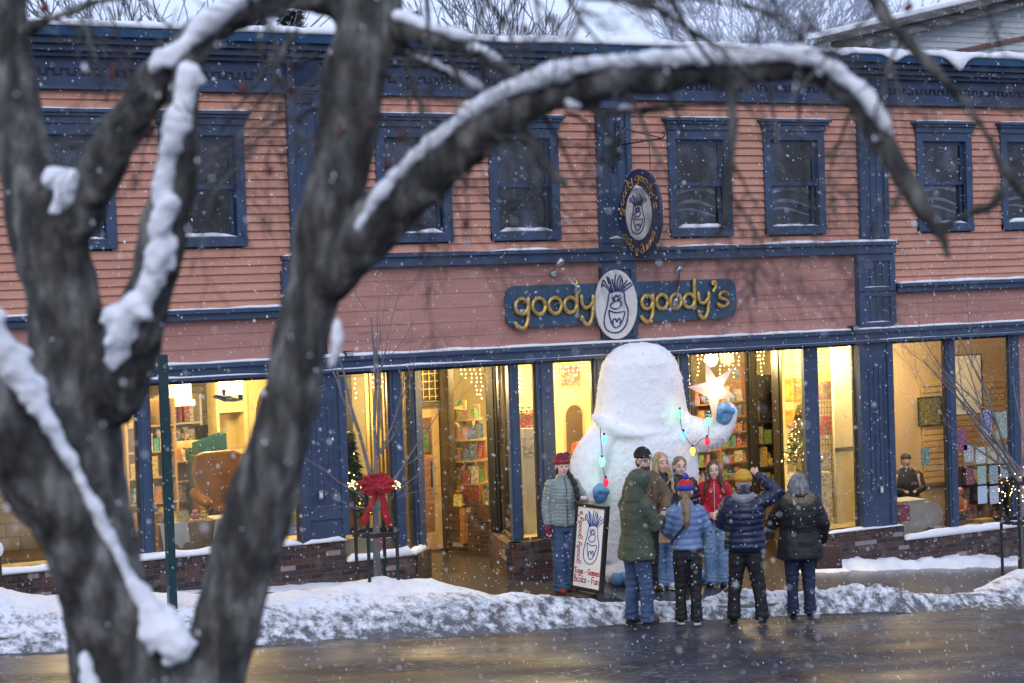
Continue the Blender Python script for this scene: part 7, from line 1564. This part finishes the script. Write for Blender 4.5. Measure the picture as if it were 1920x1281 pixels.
for i, (u, v, y, l, f, sd) in enumerate(((250, 20, 30, 'thin bare tree behind the roof at the left', 0, 1), (900, -10, 24, 'bare sapling fanning up behind the roof near the middle', 0, 2), (960, 20, 27, 'second bare sapling behind the roof near the middle', 0, 3), (1390, 18, 60, 'frosted bare tree left of the grey building, the left one', 1, 4), (1470, 5, 62, 'frosted bare tree left of the grey building, the taller one', 1, 5), (1540, 25, 64, 'frosted bare tree closest to the grey building', 1, 6), (330, 30, 33, 'thin bare tree between the left limbs behind the roof', 0, 8))):
    bare_tree(u, v, y, 8, sd, l, FROST if f else GREYT, .55, (3, 4) if f else (2, 4), .07, .5, bool(f))
PINE = pm('far_pine', (.06, .09, .09), (.035, .05, .055), rough=.9)
def pine(u, v, y, w_, label, seed):
    p = P(u, v, y); g = -1; t = thing('pine_tree', label, 'tree', (p.x, y, g)); r_ = random.Random(seed); H = p.z-g; m = MB(); m.tube([(p.x, y, g), (p.x, y, p.z)], [.3, .03], 8); m.build('trunk', GREYT, t); m = MB()
    for i in range(2600):
        q = r_.random()**.7; z = g + H*(.45+.55*q); rad = w_*(1.15-q)*(.6+.4*math.sin(q*40)**2); a = r_.uniform(0, 6.283); k = r_.uniform(.15, 1); c = V((p.x+math.cos(a)*rad*k, y+math.sin(a)*rad*k, z)); d = V((math.cos(a), math.sin(a), .1+r_.uniform(-.3, .3)))*.28; e = V((-math.sin(a), math.cos(a), 0))*.05; m.add([c-e, c+d, c+e], [(0, 1, 2)]); m.add([c-V((0, 0, .05)), c+d, c+V((0, 0, .05))], [(0, 1, 2)])
    m.build('foliage', PINE, t)
pine(545, 22, 38, 1.9, 'dark pine showing over the roof under the arching branch', 1); pine(480, 30, 40, 1.4, 'smaller pine left of the dark pine over the roof', 2); pine(770, 25, 42, 1.2, 'pine over the roof just right of the big leaning trunk', 3)

# ================================================================== FALLING SNOW
rs = np.random.RandomState(4); N = 52000
fx1 = rs.uniform(0.5, 24, N); fy1 = rs.uniform(-19.5, -.25, N); fz1 = rs.uniform(-1.2, 10.5, N)
fwd = np.array(fw); cp = np.array(CAMP); pos = np.stack([fx1, fy1, fz1], 1); dep = (pos-cp) @ fwd
keep = (dep > 4.2); pos = pos[keep]; n = len(pos)
rad = rs.uniform(.0022, .0056, n)*(1 + (rs.rand(n) > .93)*.6)
ang = rs.normal(.9, .25, n); ln = rad*rs.uniform(1.0, 2.6, n)
ax_ = np.stack([np.cos(ang)*-.35, rs.normal(0, .2, n), np.sin(ang)], 1); ax_ /= np.linalg.norm(ax_, axis=1)[:, None]
s1 = np.cross(ax_, np.array([.2, .9, .1])); s1 /= np.linalg.norm(s1, axis=1)[:, None]; s2 = np.cross(ax_, s1)
vv = np.stack([pos+ax_*ln[:, None], pos-ax_*ln[:, None], pos+s1*rad[:, None], pos+s2*rad[:, None], pos-s1*rad[:, None], pos-s2*rad[:, None]], 1).reshape(-1, 3)
F_ = np.array([(0, 2, 3), (0, 3, 4), (0, 4, 5), (0, 5, 2), (1, 3, 2), (1, 4, 3), (1, 5, 4), (1, 2, 5)])
ff_ = (F_[None] + 6*np.arange(n)[:, None, None]).reshape(-1, 3)
me = bpy.data.meshes.new('falling_snow'); me.from_pydata(vv.tolist(), [], ff_.tolist()); me.materials.append(pm('snowflake', (.95, .95, .97), (.92, .92, .95), rough=.9))
me.polygons.foreach_set('use_smooth', [True]*len(me.polygons)); fo = bpy.data.objects.new('falling_snow', me); COL.objects.link(fo); fo['kind'] = 'stuff'
